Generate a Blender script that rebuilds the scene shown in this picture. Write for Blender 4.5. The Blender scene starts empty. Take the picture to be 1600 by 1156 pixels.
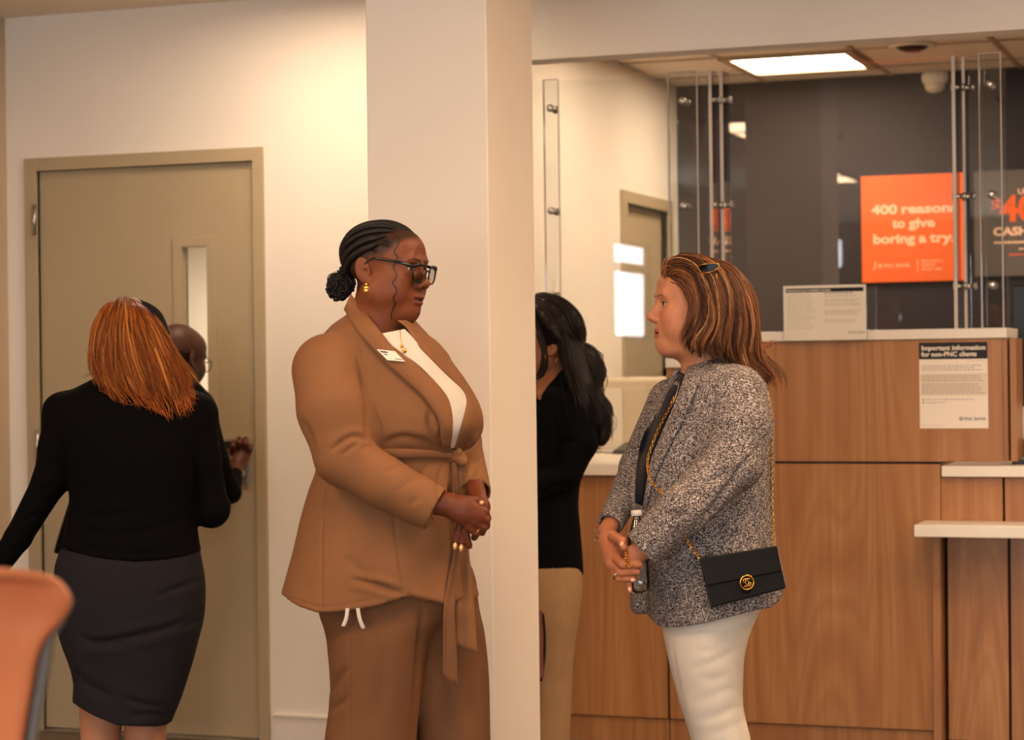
import bpy, bmesh, math, random
import numpy as np
from mathutils import Vector, Matrix
from mathutils.bvhtree import BVHTree

scene = bpy.context.scene
COL = scene.collection
# ------------------------------------------------------------------ camera
F_PX, CX, CY = 3400.0, 800.0, 578.0
YAW, ROLL, HCAM, DVH = math.radians(20.05), 0.0125, 1.385, -8.0
SA, CA = math.sin(YAW), math.cos(YAW)
cam_data = bpy.data.cameras.new('camera')
cam = bpy.data.objects.new('camera', cam_data)
COL.objects.link(cam)
cam_data.sensor_fit = 'HORIZONTAL'; cam_data.sensor_width = 36.0
cam_data.lens = F_PX * 36.0 / 1600.0
cam_data.shift_y = DVH / 1600.0
cam_data.clip_start = 0.05
cam.matrix_world = (Matrix.Translation((0, 0, HCAM)) @ Matrix.Rotation(YAW, 4, 'Z')
                    @ Matrix.Rotation(math.pi / 2, 4, 'X') @ Matrix.Rotation(-ROLL, 4, 'Z'))
cam_data.dof.use_dof = True
cam_data.dof.focus_distance = 5.12
cam_data.dof.aperture_fstop = 4.9
scene.camera = cam

# ------------------------------------------------------------------ world, exposure
world = bpy.data.worlds.new('world'); scene.world = world
world.use_nodes = True
bg = world.node_tree.nodes['Background']
bg.inputs[0].default_value = (0.80, 0.90, 1.0, 1); bg.inputs[1].default_value = 1.2
scene.view_settings.view_transform = 'Standard'
scene.view_settings.look = 'None'
scene.view_settings.exposure = 0.68
scene.view_settings.gamma = 1.0
scene.view_settings.use_curve_mapping = False
scene.cycles.use_denoising = True
scene.cycles.max_bounces = 6; scene.cycles.diffuse_bounces = 4; scene.cycles.glossy_bounces = 3; scene.cycles.transmission_bounces = 5
scene.cycles.transparent_max_bounces = 14
scene.cycles.use_adaptive_sampling = True; scene.cycles.adaptive_threshold = 0.025
scene.cycles.sample_clamp_indirect = 6.0

def area_light(name, loc, direction, sx, sy, power, color):
    d = bpy.data.lights.new(name, 'AREA'); d.shape = 'RECTANGLE'; d.size = sx; d.size_y = sy
    d.energy = power; d.color = color
    o = bpy.data.objects.new(name, d); COL.objects.link(o)
    o.location = loc
    o.rotation_euler = Vector(direction).to_track_quat('-Z', 'Y').to_euler()
    return o
DAY = (0.93, 0.96, 1.0)
# daylight entering through the windows of the left wall and the street front
WIN_LEFT = [(-0.72, 0.26, 1.55, 2.30)]                                              # y range, z range
WIN_REAR = [(-4.66, -4.50, 1.65, 2.10), (-4.66, -4.28, 2.28, 2.62), (-2.35, -0.65, .35, 2.45), (-0.35, 1.35, .35, 2.45), (1.65, 3.35, .35, 2.45), (3.65, 5.35, .35, 2.45)]   # x range, z range
X_LEFT, Y_REAR, X_RIGHT, Z_CEIL = -4.715, -6.0, 7.0, 2.74
for (y0, y1, z0, z1) in WIN_LEFT:
    area_light('window_daylight', (X_LEFT - 0.035, (y0 + y1) / 2, (z0 + z1) / 2), (1, 0, 0), z1 - z0, y1 - y0, 26 * (y1 - y0) * (z1 - z0), DAY)
for (x0, x1, z0, z1) in WIN_REAR:
    area_light('window_daylight', ((x0 + x1) / 2, Y_REAR - 0.16, (z0 + z1) / 2), (0, 1, 0), x1 - x0, z1 - z0, 17 * (x1 - x0) * (z1 - z0), DAY)

# ------------------------------------------------------------------ pixel helpers (1600 x 1156 frame)
def ray_cam(u, v):
    du, dv = u - CX, v - CY
    c, s = math.cos(ROLL), math.sin(ROLL)
    d1 = du * c - dv * s
    d2 = du * s + dv * c
    return d1 / F_PX, -(d2 - DVH) / F_PX          # X/Y , Z/Y
def to_world(X, Y, Z):
    return (X * CA - Y * SA, X * SA + Y * CA, Z)
def on_y(u, v, yw):
    a, b = ray_cam(u, v)
    wx, wy = a * CA - SA, a * SA + CA
    t = yw / wy
    return wx * t, HCAM + b * t                   # world x, z
def on_x(u, v, xw):
    a, b = ray_cam(u, v)
    wx, wy = a * CA - SA, a * SA + CA
    t = xw / wx
    return wy * t, HCAM + b * t                   # world y, z
def on_z(u, v, zw):
    a, b = ray_cam(u, v)
    t = (zw - HCAM) / b
    return (a * CA - SA) * t, (a * SA + CA) * t

# ------------------------------------------------------------------ materials
def lin(c):
    out = []
    for x in c:
        x = x / 255.0
        out.append(x / 12.92 if x <= 0.04045 else ((x + 0.055) / 1.055) ** 2.4)
    return tuple(out) + (1.0,)
class NT:
    def __init__(self, name):
        self.m = bpy.data.materials.new(name); self.m.use_nodes = True
        self.t = self.m.node_tree
        self.b = self.t.nodes['Principled BSDF']
    def n(self, typ, **kw):
        nd = self.t.nodes.new(typ)
        for k, v in kw.items():
            if k.startswith('i_'):
                nd.inputs[int(k[2:])].default_value = v
            else:
                setattr(nd, k, v)
        return nd
    def l(self, a, b):
        self.t.links.new(a, b)
    def coords(self, scale=(1, 1, 1), kind='Object'):
        tc = self.n('ShaderNodeTexCoord'); mp = self.n('ShaderNodeMapping')
        mp.inputs['Scale'].default_value = scale
        self.l(tc.outputs[kind], mp.inputs['Vector'])
        return mp.outputs['Vector']
    def noise(self, vec, scale, detail=3.0, rough=0.5, dist=0.0):
        nd = self.n('ShaderNodeTexNoise')
        nd.inputs['Scale'].default_value = scale; nd.inputs['Detail'].default_value = detail
        nd.inputs['Roughness'].default_value = rough; nd.inputs['Distortion'].default_value = dist
        self.l(vec, nd.inputs['Vector'])
        return nd.outputs[0]
    def ramp(self, fac, stops):
        r = self.n('ShaderNodeValToRGB')
        el = r.color_ramp.elements
        while len(el) < len(stops):
            el.new(0.5)
        for e, (p, c) in zip(el, stops):
            e.position = p; e.color = c
        self.l(fac, r.inputs[0])
        return r.outputs[0]
    def mix(self, fac, a, b, mode='MIX'):
        m = self.n('ShaderNodeMix', data_type='RGBA', blend_type=mode)
        for sock, val in ((m.inputs[0], fac), (m.inputs[6], a), (m.inputs[7], b)):
            if hasattr(val, 'is_output'):
                self.l(val, sock)
            else:
                sock.default_value = val
        return m.outputs[2]
    def math(self, op, a, b=0.0):
        m = self.n('ShaderNodeMath', operation=op)
        for sock, val in ((m.inputs[0], a), (m.inputs[1], b)):
            if hasattr(val, 'is_output'):
                self.l(val, sock)
            else:
                sock.default_value = val
        return m.outputs[0]
    def bump(self, h, strength=0.2, dist=0.01):
        bp = self.n('ShaderNodeBump')
        bp.inputs['Strength'].default_value = strength; bp.inputs['Distance'].default_value = dist
        self.l(h, bp.inputs['Height']); self.l(bp.outputs[0], self.b.inputs['Normal'])
    def set(self, **kw):
        for k, v in kw.items():
            self.b.inputs[k.replace('_', ' ')].default_value = v
        return self
    def color(self, c):
        if hasattr(c, 'is_output'):
            self.l(c, self.b.inputs['Base Color'])
        else:
            self.b.inputs['Base Color'].default_value = c
        return self

def plain(name, rgb, rough=0.6, metal=0.0, var=0.06, vscale=18.0, bump=0.0, bscale=200.0, spec=0.5):
    """a painted / moulded surface: its colour with slight mottling and fine relief"""
    t = NT(name); c = lin(rgb)
    vec = t.coords()
    nz = t.noise(vec, vscale, 3.0)
    dark = tuple(x * (1 - var) for x in c[:3]) + (1,)
    lite = tuple(min(1, x * (1 + var)) for x in c[:3]) + (1,)
    t.color(t.ramp(nz, [(0.3, dark), (0.7, lite)]))
    t.set(Roughness=rough, Metallic=metal)
    t.b.inputs['Specular IOR Level'].default_value = spec
    if bump:
        t.bump(t.noise(vec, bscale, 2.0), bump, 0.002)
    return t.m

def wood_mat(name, light, mid, dark, seed=0.0):
    t = NT(name)
    tc = t.n('ShaderNodeTexCoord')
    mp = t.n('ShaderNodeMapping'); mp.inputs['Scale'].default_value = (1.0, 1.0, 0.085); mp.inputs['Location'].default_value = (seed, seed * .37, seed * .21)
    t.l(tc.outputs['Object'], mp.inputs['Vector'])
    v = mp.outputs['Vector']
    big = t.noise(v, 3.3, 1.5, 0.45, 0.3)
    bands = t.math('FRACT', t.math('MULTIPLY', big, 13.0))
    saw = t.math('ABSOLUTE', t.math('SUBTRACT', bands, 0.5))
    mp2 = t.n('ShaderNodeMapping'); mp2.inputs['Scale'].default_value = (1.0, 1.0, 0.02)
    t.l(tc.outputs['Object'], mp2.inputs['Vector'])
    fine = t.noise(mp2.outputs['Vector'], 190.0, 4.0, 0.65)
    mid1 = t.noise(mp2.outputs['Vector'], 42.0, 3.0, 0.6)
    col = t.ramp(saw, [(0.0, tuple(.30 * a_ + .70 * b_ for a_, b_ in zip(lin(dark), lin(mid)))), (0.14, lin(mid)), (0.36, lin(light)), (0.5, lin(mid))])
    col = t.mix(t.ramp(mid1, [(0.35, (0, 0, 0, 1)), (0.75, (.55, .55, .55, 1))]), col, lin(dark))
    col = t.mix(t.ramp(fine, [(0.40, (0, 0, 0, 1)), (0.72, (.30, .30, .30, 1))]), col, lin(dark))
    t.color(col)
    t.set(Roughness=0.42)
    t.bump(fine, 0.06, 0.001)
    return t.m

def glass_mat(name, tint=(0.97, 0.985, 0.98), rough=0.0, ior=1.49):
    t = NT(name); nt = t.t
    g = t.n('ShaderNodeBsdfGlass'); g.inputs['Color'].default_value = tint + (1,); g.inputs['IOR'].default_value = ior; g.inputs['Roughness'].default_value = rough
    vec = t.coords()
    nz = t.noise(vec, 3.0, 2.0)
    r = t.ramp(nz, [(0.0, tuple(x * .985 for x in tint) + (1,)), (1.0, tint + (1,))])
    t.l(r, g.inputs['Color'])
    t.l(g.outputs[0], nt.nodes['Material Output'].inputs['Surface'])
    return t.m

def thin_pane_mat(name, tint=(0.96, 0.975, 0.97), gloss=0.06):
    """a clear flat sheet: mostly passes light straight through, mirrors a little, more at grazing angles"""
    t = NT(name); nt = t.t
    tr = t.n('ShaderNodeBsdfTransparent'); gl = t.n('ShaderNodeBsdfGlossy'); gl.inputs['Roughness'].default_value = 0.012
    vec = t.coords(); nz = t.noise(vec, 2.0, 2.0)
    t.l(t.ramp(nz, [(0.0, tuple(x * .99 for x in tint) + (1,)), (1.0, tint + (1,))]), tr.inputs['Color'])
    fr = t.n('ShaderNodeFresnel'); fr.inputs['IOR'].default_value = 1.49
    mx = t.n('ShaderNodeMixShader')
    t.l(t.math('MULTIPLY', fr.outputs[0], gloss / 0.038), mx.inputs[0])
    t.l(tr.outputs[0], mx.inputs[1]); t.l(gl.outputs[0], mx.inputs[2])
    t.l(mx.outputs[0], nt.nodes['Material Output'].inputs['Surface'])
    return t.m

def emit_mat(name, rgb, strength, var=0.04):
    t = NT(name)
    vec = t.coords(); nz = t.noise(vec, 6.0, 2.0)
    c = lin(rgb)
    e = t.ramp(nz, [(0.2, tuple(x * (1 - var) for x in c[:3]) + (1,)), (0.8, c)])
    t.l(e, t.b.inputs['Emission Color']); t.b.inputs['Emission Strength'].default_value = strength
    t.color((0.8, 0.8, 0.8, 1)); t.set(Roughness=0.5)
    return t.m

# ------------------------------------------------------------------ object helpers
def obj(name, verts, faces, mat=None, parent=None, smooth=False):
    me = bpy.data.meshes.new(name)
    me.from_pydata([tuple(map(float, v)) for v in verts], [], [tuple(f) for f in faces])
    me.validate(); me.update()
    return obj_mesh(name, me, mat, parent, smooth)
def obj_mesh(name, me, mat=None, parent=None, smooth=False):
    o = bpy.data.objects.new(name, me); COL.objects.link(o)
    if mat is not None:
        me.materials.append(mat)
    if smooth:
        me.polygons.foreach_set('use_smooth', [True] * len(me.polygons)); me.update()
    if parent is not None:
        set_parent(o, parent)
    return o
def set_parent(o, parent):
    o.parent = parent
    o.matrix_parent_inverse = wm(parent).inverted()
def wm(o):
    m = Matrix.LocRotScale(o.location, o.rotation_euler, o.scale)
    if o.parent is not None:
        m = wm(o.parent) @ o.matrix_parent_inverse @ m
    return m
def obj_bm(name, bm, mat=None, parent=None, smooth=False):
    me = bpy.data.meshes.new(name); bm.to_mesh(me); bm.free()
    return obj_mesh(name, me, mat, parent, smooth)
def tag(o, label=None, cat=None, group=None, kind=None):
    if label: o['label'] = label
    if cat: o['category'] = cat
    if group: o['group'] = group
    if kind: o['kind'] = kind
    return o
def empty(name, loc, rz=0.0):
    o = bpy.data.objects.new(name, None); COL.objects.link(o)
    o.location = loc; o.rotation_euler = (0, 0, rz); o.empty_display_size = 0.1
    return o
BF = [(0, 3, 2, 1), (4, 5, 6, 7), (0, 1, 5, 4), (1, 2, 6, 5), (2, 3, 7, 6), (3, 0, 4, 7)]
def bm_box(bm, x0, x1, y0, y1, z0, z1, bevel=0.0, seg=2):
    vs = [bm.verts.new(p) for p in ((x0, y0, z0), (x1, y0, z0), (x1, y1, z0), (x0, y1, z0), (x0, y0, z1), (x1, y0, z1), (x1, y1, z1), (x0, y1, z1))]
    fs = [bm.faces.new([vs[i] for i in f]) for f in BF]
    if bevel > 0:
        es = list({e for f in fs for e in f.edges})
        bmesh.ops.bevel(bm, geom=es, offset=bevel, segments=seg, affect='EDGES', profile=0.5)
def box(name, x0, x1, y0, y1, z0, z1, mat, parent=None, bevel=0.0, seg=2):
    bm = bmesh.new()
    bm_box(bm, min(x0, x1), max(x0, x1), min(y0, y1), max(y0, y1), min(z0, z1), max(z0, z1), bevel, seg)
    return obj_bm(name, bm, mat, parent, smooth=False)
def hexa(name, p8, mat, parent=None, bevel=0.0, seg=2):
    """eight corners, lower four counter-clockwise then upper four"""
    bm = bmesh.new()
    vs = [bm.verts.new(p) for p in p8]
    for f in BF:
        bm.faces.new([vs[i] for i in f])
    if bevel > 0:
        bmesh.ops.bevel(bm, geom=list(bm.edges), offset=bevel, segments=seg, affect='EDGES', profile=0.5)
    bmesh.ops.recalc_face_normals(bm, faces=bm.faces)
    return obj_bm(name, bm, mat, parent)
def lathe_pts(profile, n=24):
    vs, fs = [], []
    for (r, z) in profile:
        for k in range(n):
            a = 2 * math.pi * k / n
            vs.append((r * math.cos(a), r * math.sin(a), z))
    for i in range(len(profile) - 1):
        for k in range(n):
            k2 = (k + 1) % n
            fs.append((i * n + k, i * n + k2, (i + 1) * n + k2, (i + 1) * n + k))
    fs.append(tuple(range(n))[::-1]); fs.append(tuple((len(profile) - 1) * n + k for k in range(n)))
    return vs, fs
def lathe(name, profile, loc, axis, mat, parent=None, n=24, smooth=True):
    vs, fs = lathe_pts(profile, n)
    q = Vector((0, 0, 1)).rotation_difference(Vector(axis).normalized()).to_matrix()
    vs = [q @ Vector(v) + Vector(loc) for v in vs]
    return obj(name, vs, fs, mat, parent, smooth)
def tube_geo(path, radii, n=8, flat=1.0, up=None, closed=False):
    """swept tube (parallel transport frame)"""
    P = [Vector(p) for p in path]
    if not hasattr(radii, '__len__'):
        radii = [radii] * len(P)
    m = len(P); vs, fs = [], []
    nrm = None
    for i in range(m):
        if closed:
            t = (P[(i + 1) % m] - P[i - 1])
        else:
            t = (P[min(i + 1, m - 1)] - P[max(i - 1, 0)])
        if t.length < 1e-9:
            t = Vector((0, 0, 1))
        t.normalize()
        if nrm is None:
            ref = Vector(up) if up is not None else (Vector((0, 0, 1)) if abs(t.z) < 0.9 else Vector((1, 0, 0)))
            nrm = (ref - t * ref.dot(t)).normalized()
        else:
            nrm = (nrm - t * nrm.dot(t))
            nrm = nrm.normalized() if nrm.length > 1e-8 else t.orthogonal().normalized()
        b = t.cross(nrm)
        for k in range(n):
            a = 2 * math.pi * k / n
            vs.append(P[i] + nrm * (math.cos(a) * radii[i]) + b * (math.sin(a) * radii[i] * flat))
    for i in range(m if closed else m - 1):
        j = (i + 1) % m
        for k in range(n):
            k2 = (k + 1) % n
            fs.append((i * n + k, i * n + k2, j * n + k2, j * n + k))
    if not closed:
        fs.append(tuple(range(n))[::-1]); fs.append(tuple((m - 1) * n + k for k in range(n)))
    return vs, fs
def tube(name, path, radii, mat, parent=None, n=8, flat=1.0, up=None, closed=False):
    vs, fs = tube_geo(path, radii, n, flat, up, closed)
    return obj(name, vs, fs, mat, parent, True)
def smooth_path(pts, n):
    """Catmull-Rom resampling"""
    P = np.array(pts, float); m = len(P)
    t = np.linspace(0, m - 1, n)
    i = np.clip(t.astype(int), 0, m - 2); f = (t - i)[:, None]
    p0 = P[np.clip(i - 1, 0, m - 1)]; p1 = P[i]; p2 = P[i + 1]; p3 = P[np.clip(i + 2, 0, m - 1)]
    return 0.5 * ((2 * p1) + (-p0 + p2) * f + (2 * p0 - 5 * p1 + 4 * p2 - p3) * f ** 2 + (-p0 + 3 * p1 - 3 * p2 + p3) * f ** 3)
def text_mesh(body, size, mat, name, parent, origin, right, up, align='LEFT', bold=0.0, width=None, extrude=0.0004, spacing=1.0):
    """flat lettering whose baseline starts at origin, running along right"""
    cu = bpy.data.curves.new(name, 'FONT'); cu.body = body; cu.size = size; cu.align_x = align
    cu.extrude = extrude; cu.offset = bold; cu.space_character = spacing; cu.resolution_u = 3
    to = bpy.data.objects.new(name + '_tmp', cu); COL.objects.link(to)
    dg = bpy.context.evaluated_depsgraph_get()
    me = bpy.data.meshes.new_from_object(to.evaluated_get(dg))
    bpy.data.objects.remove(to)
    R, U = Vector(right).normalized(), Vector(up).normalized(); N = R.cross(U)
    co = np.empty(len(me.vertices) * 3); me.vertices.foreach_get('co', co); co = co.reshape(-1, 3)
    if width:
        w = co[:, 0].max() - co[:, 0].min(); co[:, 0] *= width / w
    new = np.array(origin) + co[:, :1] * np.array(R) + co[:, 1:2] * np.array(U) + co[:, 2:3] * np.array(N)
    me.vertices.foreach_set('co', new.ravel().astype(np.float32)); me.update()
    me.name = name; me.materials.clear()
    return obj_mesh(name, me, mat, parent)
rnd = random.Random(7)
# ================================================================== materials of the place
M = {}
M['wall'] = plain('wall_paint', (236, 226, 212), 0.75, var=0.015, vscale=3, bump=0.05, bscale=350)
M['wall_side'] = plain('wall_paint_taupe', (196, 174, 146), 0.75, var=0.02, vscale=3, bump=0.05, bscale=350)
M['navy'] = plain('wall_paint_dark_plum', (42, 33, 35), 0.7, var=0.04, vscale=4, bump=0.05, bscale=350)
M['ceil'] = plain('ceiling_tile_face', (236, 224, 206), 0.9, var=0.03, vscale=60, bump=0.2, bscale=300)
M['grid'] = plain('ceiling_grid_metal', (172, 150, 124), 0.6, var=0.02)
M['door'] = plain('door_paint_khaki', (176, 158, 126), 0.45, var=0.02, vscale=5, bump=0.03, bscale=300)
M['steel'] = plain('brushed_steel', (190, 186, 178), 0.32, metal=1.0, var=0.05)
M['black'] = plain('black_plastic', (18, 17, 17), 0.4, var=0.1)
M['white'] = plain('white_solid_surface', (232, 222, 206), 0.35, var=0.012, vscale=120)
M['trim'] = plain('baseboard_paint', (236, 226, 210), 0.5, var=0.015)
M['cream'] = plain('cream_laminate', (212, 196, 168), 0.5, var=0.02)
M['paper'] = plain('paper', (240, 228, 210), 0.7, var=0.01)
M['ink'] = plain('black_ink', (24, 22, 22), 0.7, var=0.05)
M['greyink'] = plain('grey_ink', (150, 138, 124), 0.8, var=0.05)
M['paleink'] = plain('pale_ink', (196, 180, 160), 0.8, var=0.05)
M['orange_ink'] = plain('orange_print', (246, 104, 30), 0.55, var=0.02)
M['peach_ink'] = plain('peach_print', (255, 205, 165), 0.6, var=0.02)
M['dark_print'] = plain('charcoal_print', (96, 84, 74), 0.5, var=0.03)
M['wood'] = wood_mat('oak_veneer', (182, 129, 78), (171, 116, 66), (140, 88, 45))
M['wood2'] = wood_mat('oak_veneer_second', (176, 124, 75), (164, 110, 63), (134, 84, 43), 3.7)
M['gap'] = plain('dark_reveal', (26, 18, 14), 0.8)
M['acrylic'] = glass_mat('clear_acrylic')
_t = NT('cut_acrylic_edge')
_tr = _t.n('ShaderNodeBsdfTransparent'); _mx = _t.n('ShaderNodeMixShader'); _t.color(_t.ramp(_t.noise(_t.coords((1, 1, .05)), 40, 3), [(.3, lin((214, 196, 176))), (.7, lin((244, 234, 222)))])); _t.set(Roughness=.15)
_mx.inputs[0].default_value = .62
_t.l(_tr.outputs[0], _mx.inputs[1]); _t.l(_t.b.outputs[0], _mx.inputs[2]); _t.l(_mx.outputs[0], _t.t.nodes['Material Output'].inputs['Surface'])
M['acrylic_edge'] = _t.m  # frosted cut edge; its pale colour also stands in for light channelled there
M['pane'] = thin_pane_mat('clear_sheet', (0.965, 0.975, 0.97), 0.05)
M['holder'] = thin_pane_mat('clear_holder_sheet', (0.995, 0.995, 0.99), 0.012)
M['lamp'] = emit_mat('lamp_diffuser', (255, 226, 194), 16.5)
M['lamp_lobby'] = emit_mat('lamp_diffuser_lobby', (255, 212, 170), 13.5)
M['chair_orange'] = plain('orange_shell', (206, 124, 80), 0.45, var=0.03)
M['chair_grey'] = plain('grey_shell', (112, 112, 110), 0.5, var=0.03)
# carpet
_t = NT('carpet'); _v = _t.coords()
_t.color(_t.ramp(_t.noise(_v, 160, 4, 0.7), [(0.3, lin((70, 62, 52))), (0.55, lin((120, 104, 82))), (0.75, lin((165, 146, 116)))]))
_t.set(Roughness=0.95); _t.bump(_t.noise(_v, 400, 2), 0.5, 0.004)
M['carpet'] = _t.m
# brick building across the street is only a tone outside the glass
M['brick'] = plain('brick_red', (150, 92, 66), 0.85, var=0.2, vscale=30)

YD, YT, YB = 7.244, 7.615, 10.43          # door wall, teller front, back wall of teller area
XS = -2.92                                # side wall of the teller area
ZC = 2.75

# ================================================================== shell
tag(box('floor', X_LEFT - .7, X_RIGHT + .2, Y_REAR - .2, YB + .2, -0.1, 0, M['carpet']), kind='structure')
ceil_lobby = tag(box('ceiling', X_LEFT - .2, X_RIGHT + .2, Y_REAR - .2, 7.425, ZC, ZC + .1, M['ceil']), kind='structure')
# door wall, with its opening
dx0, dx1, dzt = -4.578, -3.652, 2.152
w = tag(empty('wall_back', (-3.8, YD, 0)), kind='structure')
box('wall_panel', X_LEFT - .2, dx0, YD, YD + .14, 0, ZC, M['wall'], w)
box('wall_panel', dx1, XS, YD, YD + .14, 0, ZC, M['wall'], w)
box('wall_panel', dx0, dx1, YD, YD + .14, dzt, ZC, M['wall'], w)
# room behind the door, seen through its narrow glass
tag(box('wall_vestibule', -5.2, XS - .14, YD + 1.5, YD + 1.6, 0, ZC, M['wall']), kind='structure')
tag(box('wall_vestibule_side', -5.3, -5.2, YD, YD + 1.6, 0, ZC, M['wall']), kind='structure')
tag(box('ceiling_vestibule', -5.2, XS - .14, YD + .14, YD + 1.6, ZC, ZC + .1, M['ceil']), kind='structure')
wl = tag(empty('wall_left', (X_LEFT, 0, 0)), kind='structure')
yy = Y_REAR - .2
for (y0, y1, z0, z1) in WIN_LEFT:
    box('wall_panel', X_LEFT - .12, X_LEFT, yy, y0, 0, ZC, M['wall_side'], wl)
    box('wall_panel', X_LEFT - .12, X_LEFT, y0, y1, 0, z0, M['wall_side'], wl)
    box('wall_panel', X_LEFT - .12, X_LEFT, y0, y1, z1, ZC, M['wall_side'], wl)
    yy = y1
box('wall_panel', X_LEFT - .12, X_LEFT, yy, YD, 0, ZC, M['wall_side'], wl)
wr = tag(empty('wall_rear', (0, Y_REAR, 0)), kind='structure')
xs_ = sorted({X_LEFT - .2, X_RIGHT + .2} | {w_[0] for w_ in WIN_REAR} | {w_[1] for w_ in WIN_REAR})
for xa_, xb_ in zip(xs_[:-1], xs_[1:]):
    hs = sorted([(w_[2], w_[3]) for w_ in WIN_REAR if w_[0] <= xa_ + 1e-6 and w_[1] >= xb_ - 1e-6])
    zz_ = 0.0
    for (z0, z1) in hs:
        box('wall_panel', xa_, xb_, Y_REAR - .12, Y_REAR, zz_, z0, M['navy'], wr); zz_ = z1
    box('wall_panel', xa_, xb_, Y_REAR - .12, Y_REAR, zz_, ZC, M['navy'], wr)
tag(box('wall_right', X_RIGHT, X_RIGHT + .12, Y_REAR, YB, 0, ZC + .1, M['wall']), kind='structure')
nwin = 1
for (y0, y1, z0, z1) in WIN_LEFT:
    r = tag(empty('window_%d' % nwin, (X_LEFT, (y0 + y1) / 2, z0)), kind='structure'); nwin += 1
    for (a, b, c, d) in ((y0, y0 + .04, z0, z1), (y1 - .04, y1, z0, z1), (y0 + .04, y1 - .04, z0, z0 + .04), (y0 + .04, y1 - .04, z1 - .04, z1), (y0 + .04, y1 - .04, 2.06, 2.13)):
        box('window_frame', X_LEFT - .03, X_LEFT - .004, a, b, c, d, M['black'], r)
for (x0, x1, z0, z1) in WIN_REAR:
    r = tag(empty('window_%d' % nwin, ((x0 + x1) / 2, Y_REAR, z0)), kind='structure'); nwin += 1
    fw = min(.05, (x1 - x0) * .1)
    for (a, b, c, d) in ((x0, x0 + fw, z0, z1), (x1 - fw, x1, z0, z1), (x0 + fw, x1 - fw, z0, z0 + fw), (x0 + fw, x1 - fw, z1 - fw, z1)):
        box('window_frame', a, b, Y_REAR - .10, Y_REAR - .04, c, d, M['black'], r)

# column: square, its edges read off the photograph
cyw = to_world(*[ray_cam(766, 560)[0] * 5.75, 5.75, 0])
col_x1, col_y0 = cyw[0], cyw[1]
col_x0 = on_y(574, 300, col_y0)[0]
col_y1 = on_x(837.5, 560, col_x1)[0]
tag(box('wall_column', col_x0, col_x1, col_y0, col_y1, 0, ZC, M['wall'], bevel=0.004), kind='structure')
# header over the teller line
zs = 2.467
tag(box('wall_header', XS, X_RIGHT, 7.3, 7.42, zs, ZC - .0005, M['wall'], bevel=0.003), kind='structure')
# teller area: side wall with a door, dark back wall, tiled ceiling
sw0, sw1, swz = 9.53, 10.23, 2.12
ws = tag(empty('wall_side', (XS, 8.8, 0)), kind='structure')
box('wall_panel', XS - .14, XS, YD, sw0, 0, ZC + .1, M['wall'], ws)
box('wall_panel', XS - .14, XS, sw1, YB, 0, ZC + .1, M['wall'], ws)
box('wall_panel', XS - .14, XS, sw0, sw1, swz, ZC + .1, M['wall'], ws)
tag(box('wall_teller_back', XS - .14, X_RIGHT, YB, YB + .12, 0, ZC + .1, M['navy']), kind='structure')
# ceiling above the tellers: lay-in tiles on a grid
ct = tag(empty('ceiling_tiled', (0, 9, ZC)), kind='structure')
box('ceiling_backing', XS, X_RIGHT, 7.42, YB, ZC + .03, ZC + .1, M['ceil'], ct)
gx = [-1.855 + .61 * k for k in range(-2, 15)]
gy = [10.105 - .61 * k for k in range(-1, 6)]
TRO = [(-2.465, -1.855, 9.495, 10.105), (-.025, .585, 9.495, 10.105), (-2.465, -1.855, 8.275, 8.885), (-.025, .585, 8.275, 8.885), (2.415, 3.025, 8.885, 9.495)]
tile_me = None
for x in gx:
    for y in gy:
        x0, x1, y0, y1 = max(x, XS) + .011, min(x + .61, X_RIGHT) - .011, max(y - .61, 7.42) + .011, min(y, YB) - .011
        if x1 - x0 < .05 or y1 - y0 < .05 or any(abs(x - t[0]) < .02 and abs(y - t[3]) < .02 for t in TRO):
            continue
        box('ceiling_tile', x0, x1, y0, y1, ZC + .004, ZC + .03, M['ceil'], ct)
bm = bmesh.new()
for x in gx:
    if x > XS: bm_box(bm, x - .012, x + .012, 7.42, YB, ZC - .002, ZC + .012)
for y in gy:
    if 7.42 < y < YB: bm_box(bm, XS, X_RIGHT, y - .012, y + .012, ZC - .002, ZC + .012)
obj_bm('ceiling_grid', bm, M['grid'], ct)

def troffer(x0, x1, y0, y1, z, label, mat, group=None):
    r = tag(empty('ceiling_light', ((x0 + x1) / 2, (y0 + y1) / 2, z)), label, 'ceiling light', group)
    bm = bmesh.new()
    for (a, b, c, d) in ((x0, x1, y0, y0 + .045), (x0, x1, y1 - .045, y1), (x0, x0 + .045, y0 + .045, y1 - .045), (x1 - .045, x1, y0 + .045, y1 - .045)):
        bm_box(bm, a, b, c, d, z - .012, z + .02)
    obj_bm('frame', bm, M['grid'], r)
    box('diffuser', x0 + .045, x1 - .045, y0 + .045, (y0 + y1) / 2 - .008, z - .004, z + .006, mat, r)
    box('diffuser', x0 + .045, x1 - .045, (y0 + y1) / 2 + .008, y1 - .045, z - .004, z + .006, mat, r)
    box('centre_bar', x0 + .045, x1 - .045, (y0 + y1) / 2 - .008, (y0 + y1) / 2 + .008, z - .010, z + .006, M['grid'], r)
    return r
TL = ['square ceiling light panel glowing above the dark teller wall', 'square ceiling light panel over the right half of the teller area, by the dark wall',
      'square ceiling light panel just behind the header, at the side wall', 'square ceiling light panel just behind the header, over the right half of the teller area',
      'square ceiling light panel farthest to the right over the teller area']
for t_, l_ in zip(TRO, TL):
    troffer(*t_, ZC, l_, M['lamp'], 'ceiling light panels')
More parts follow.
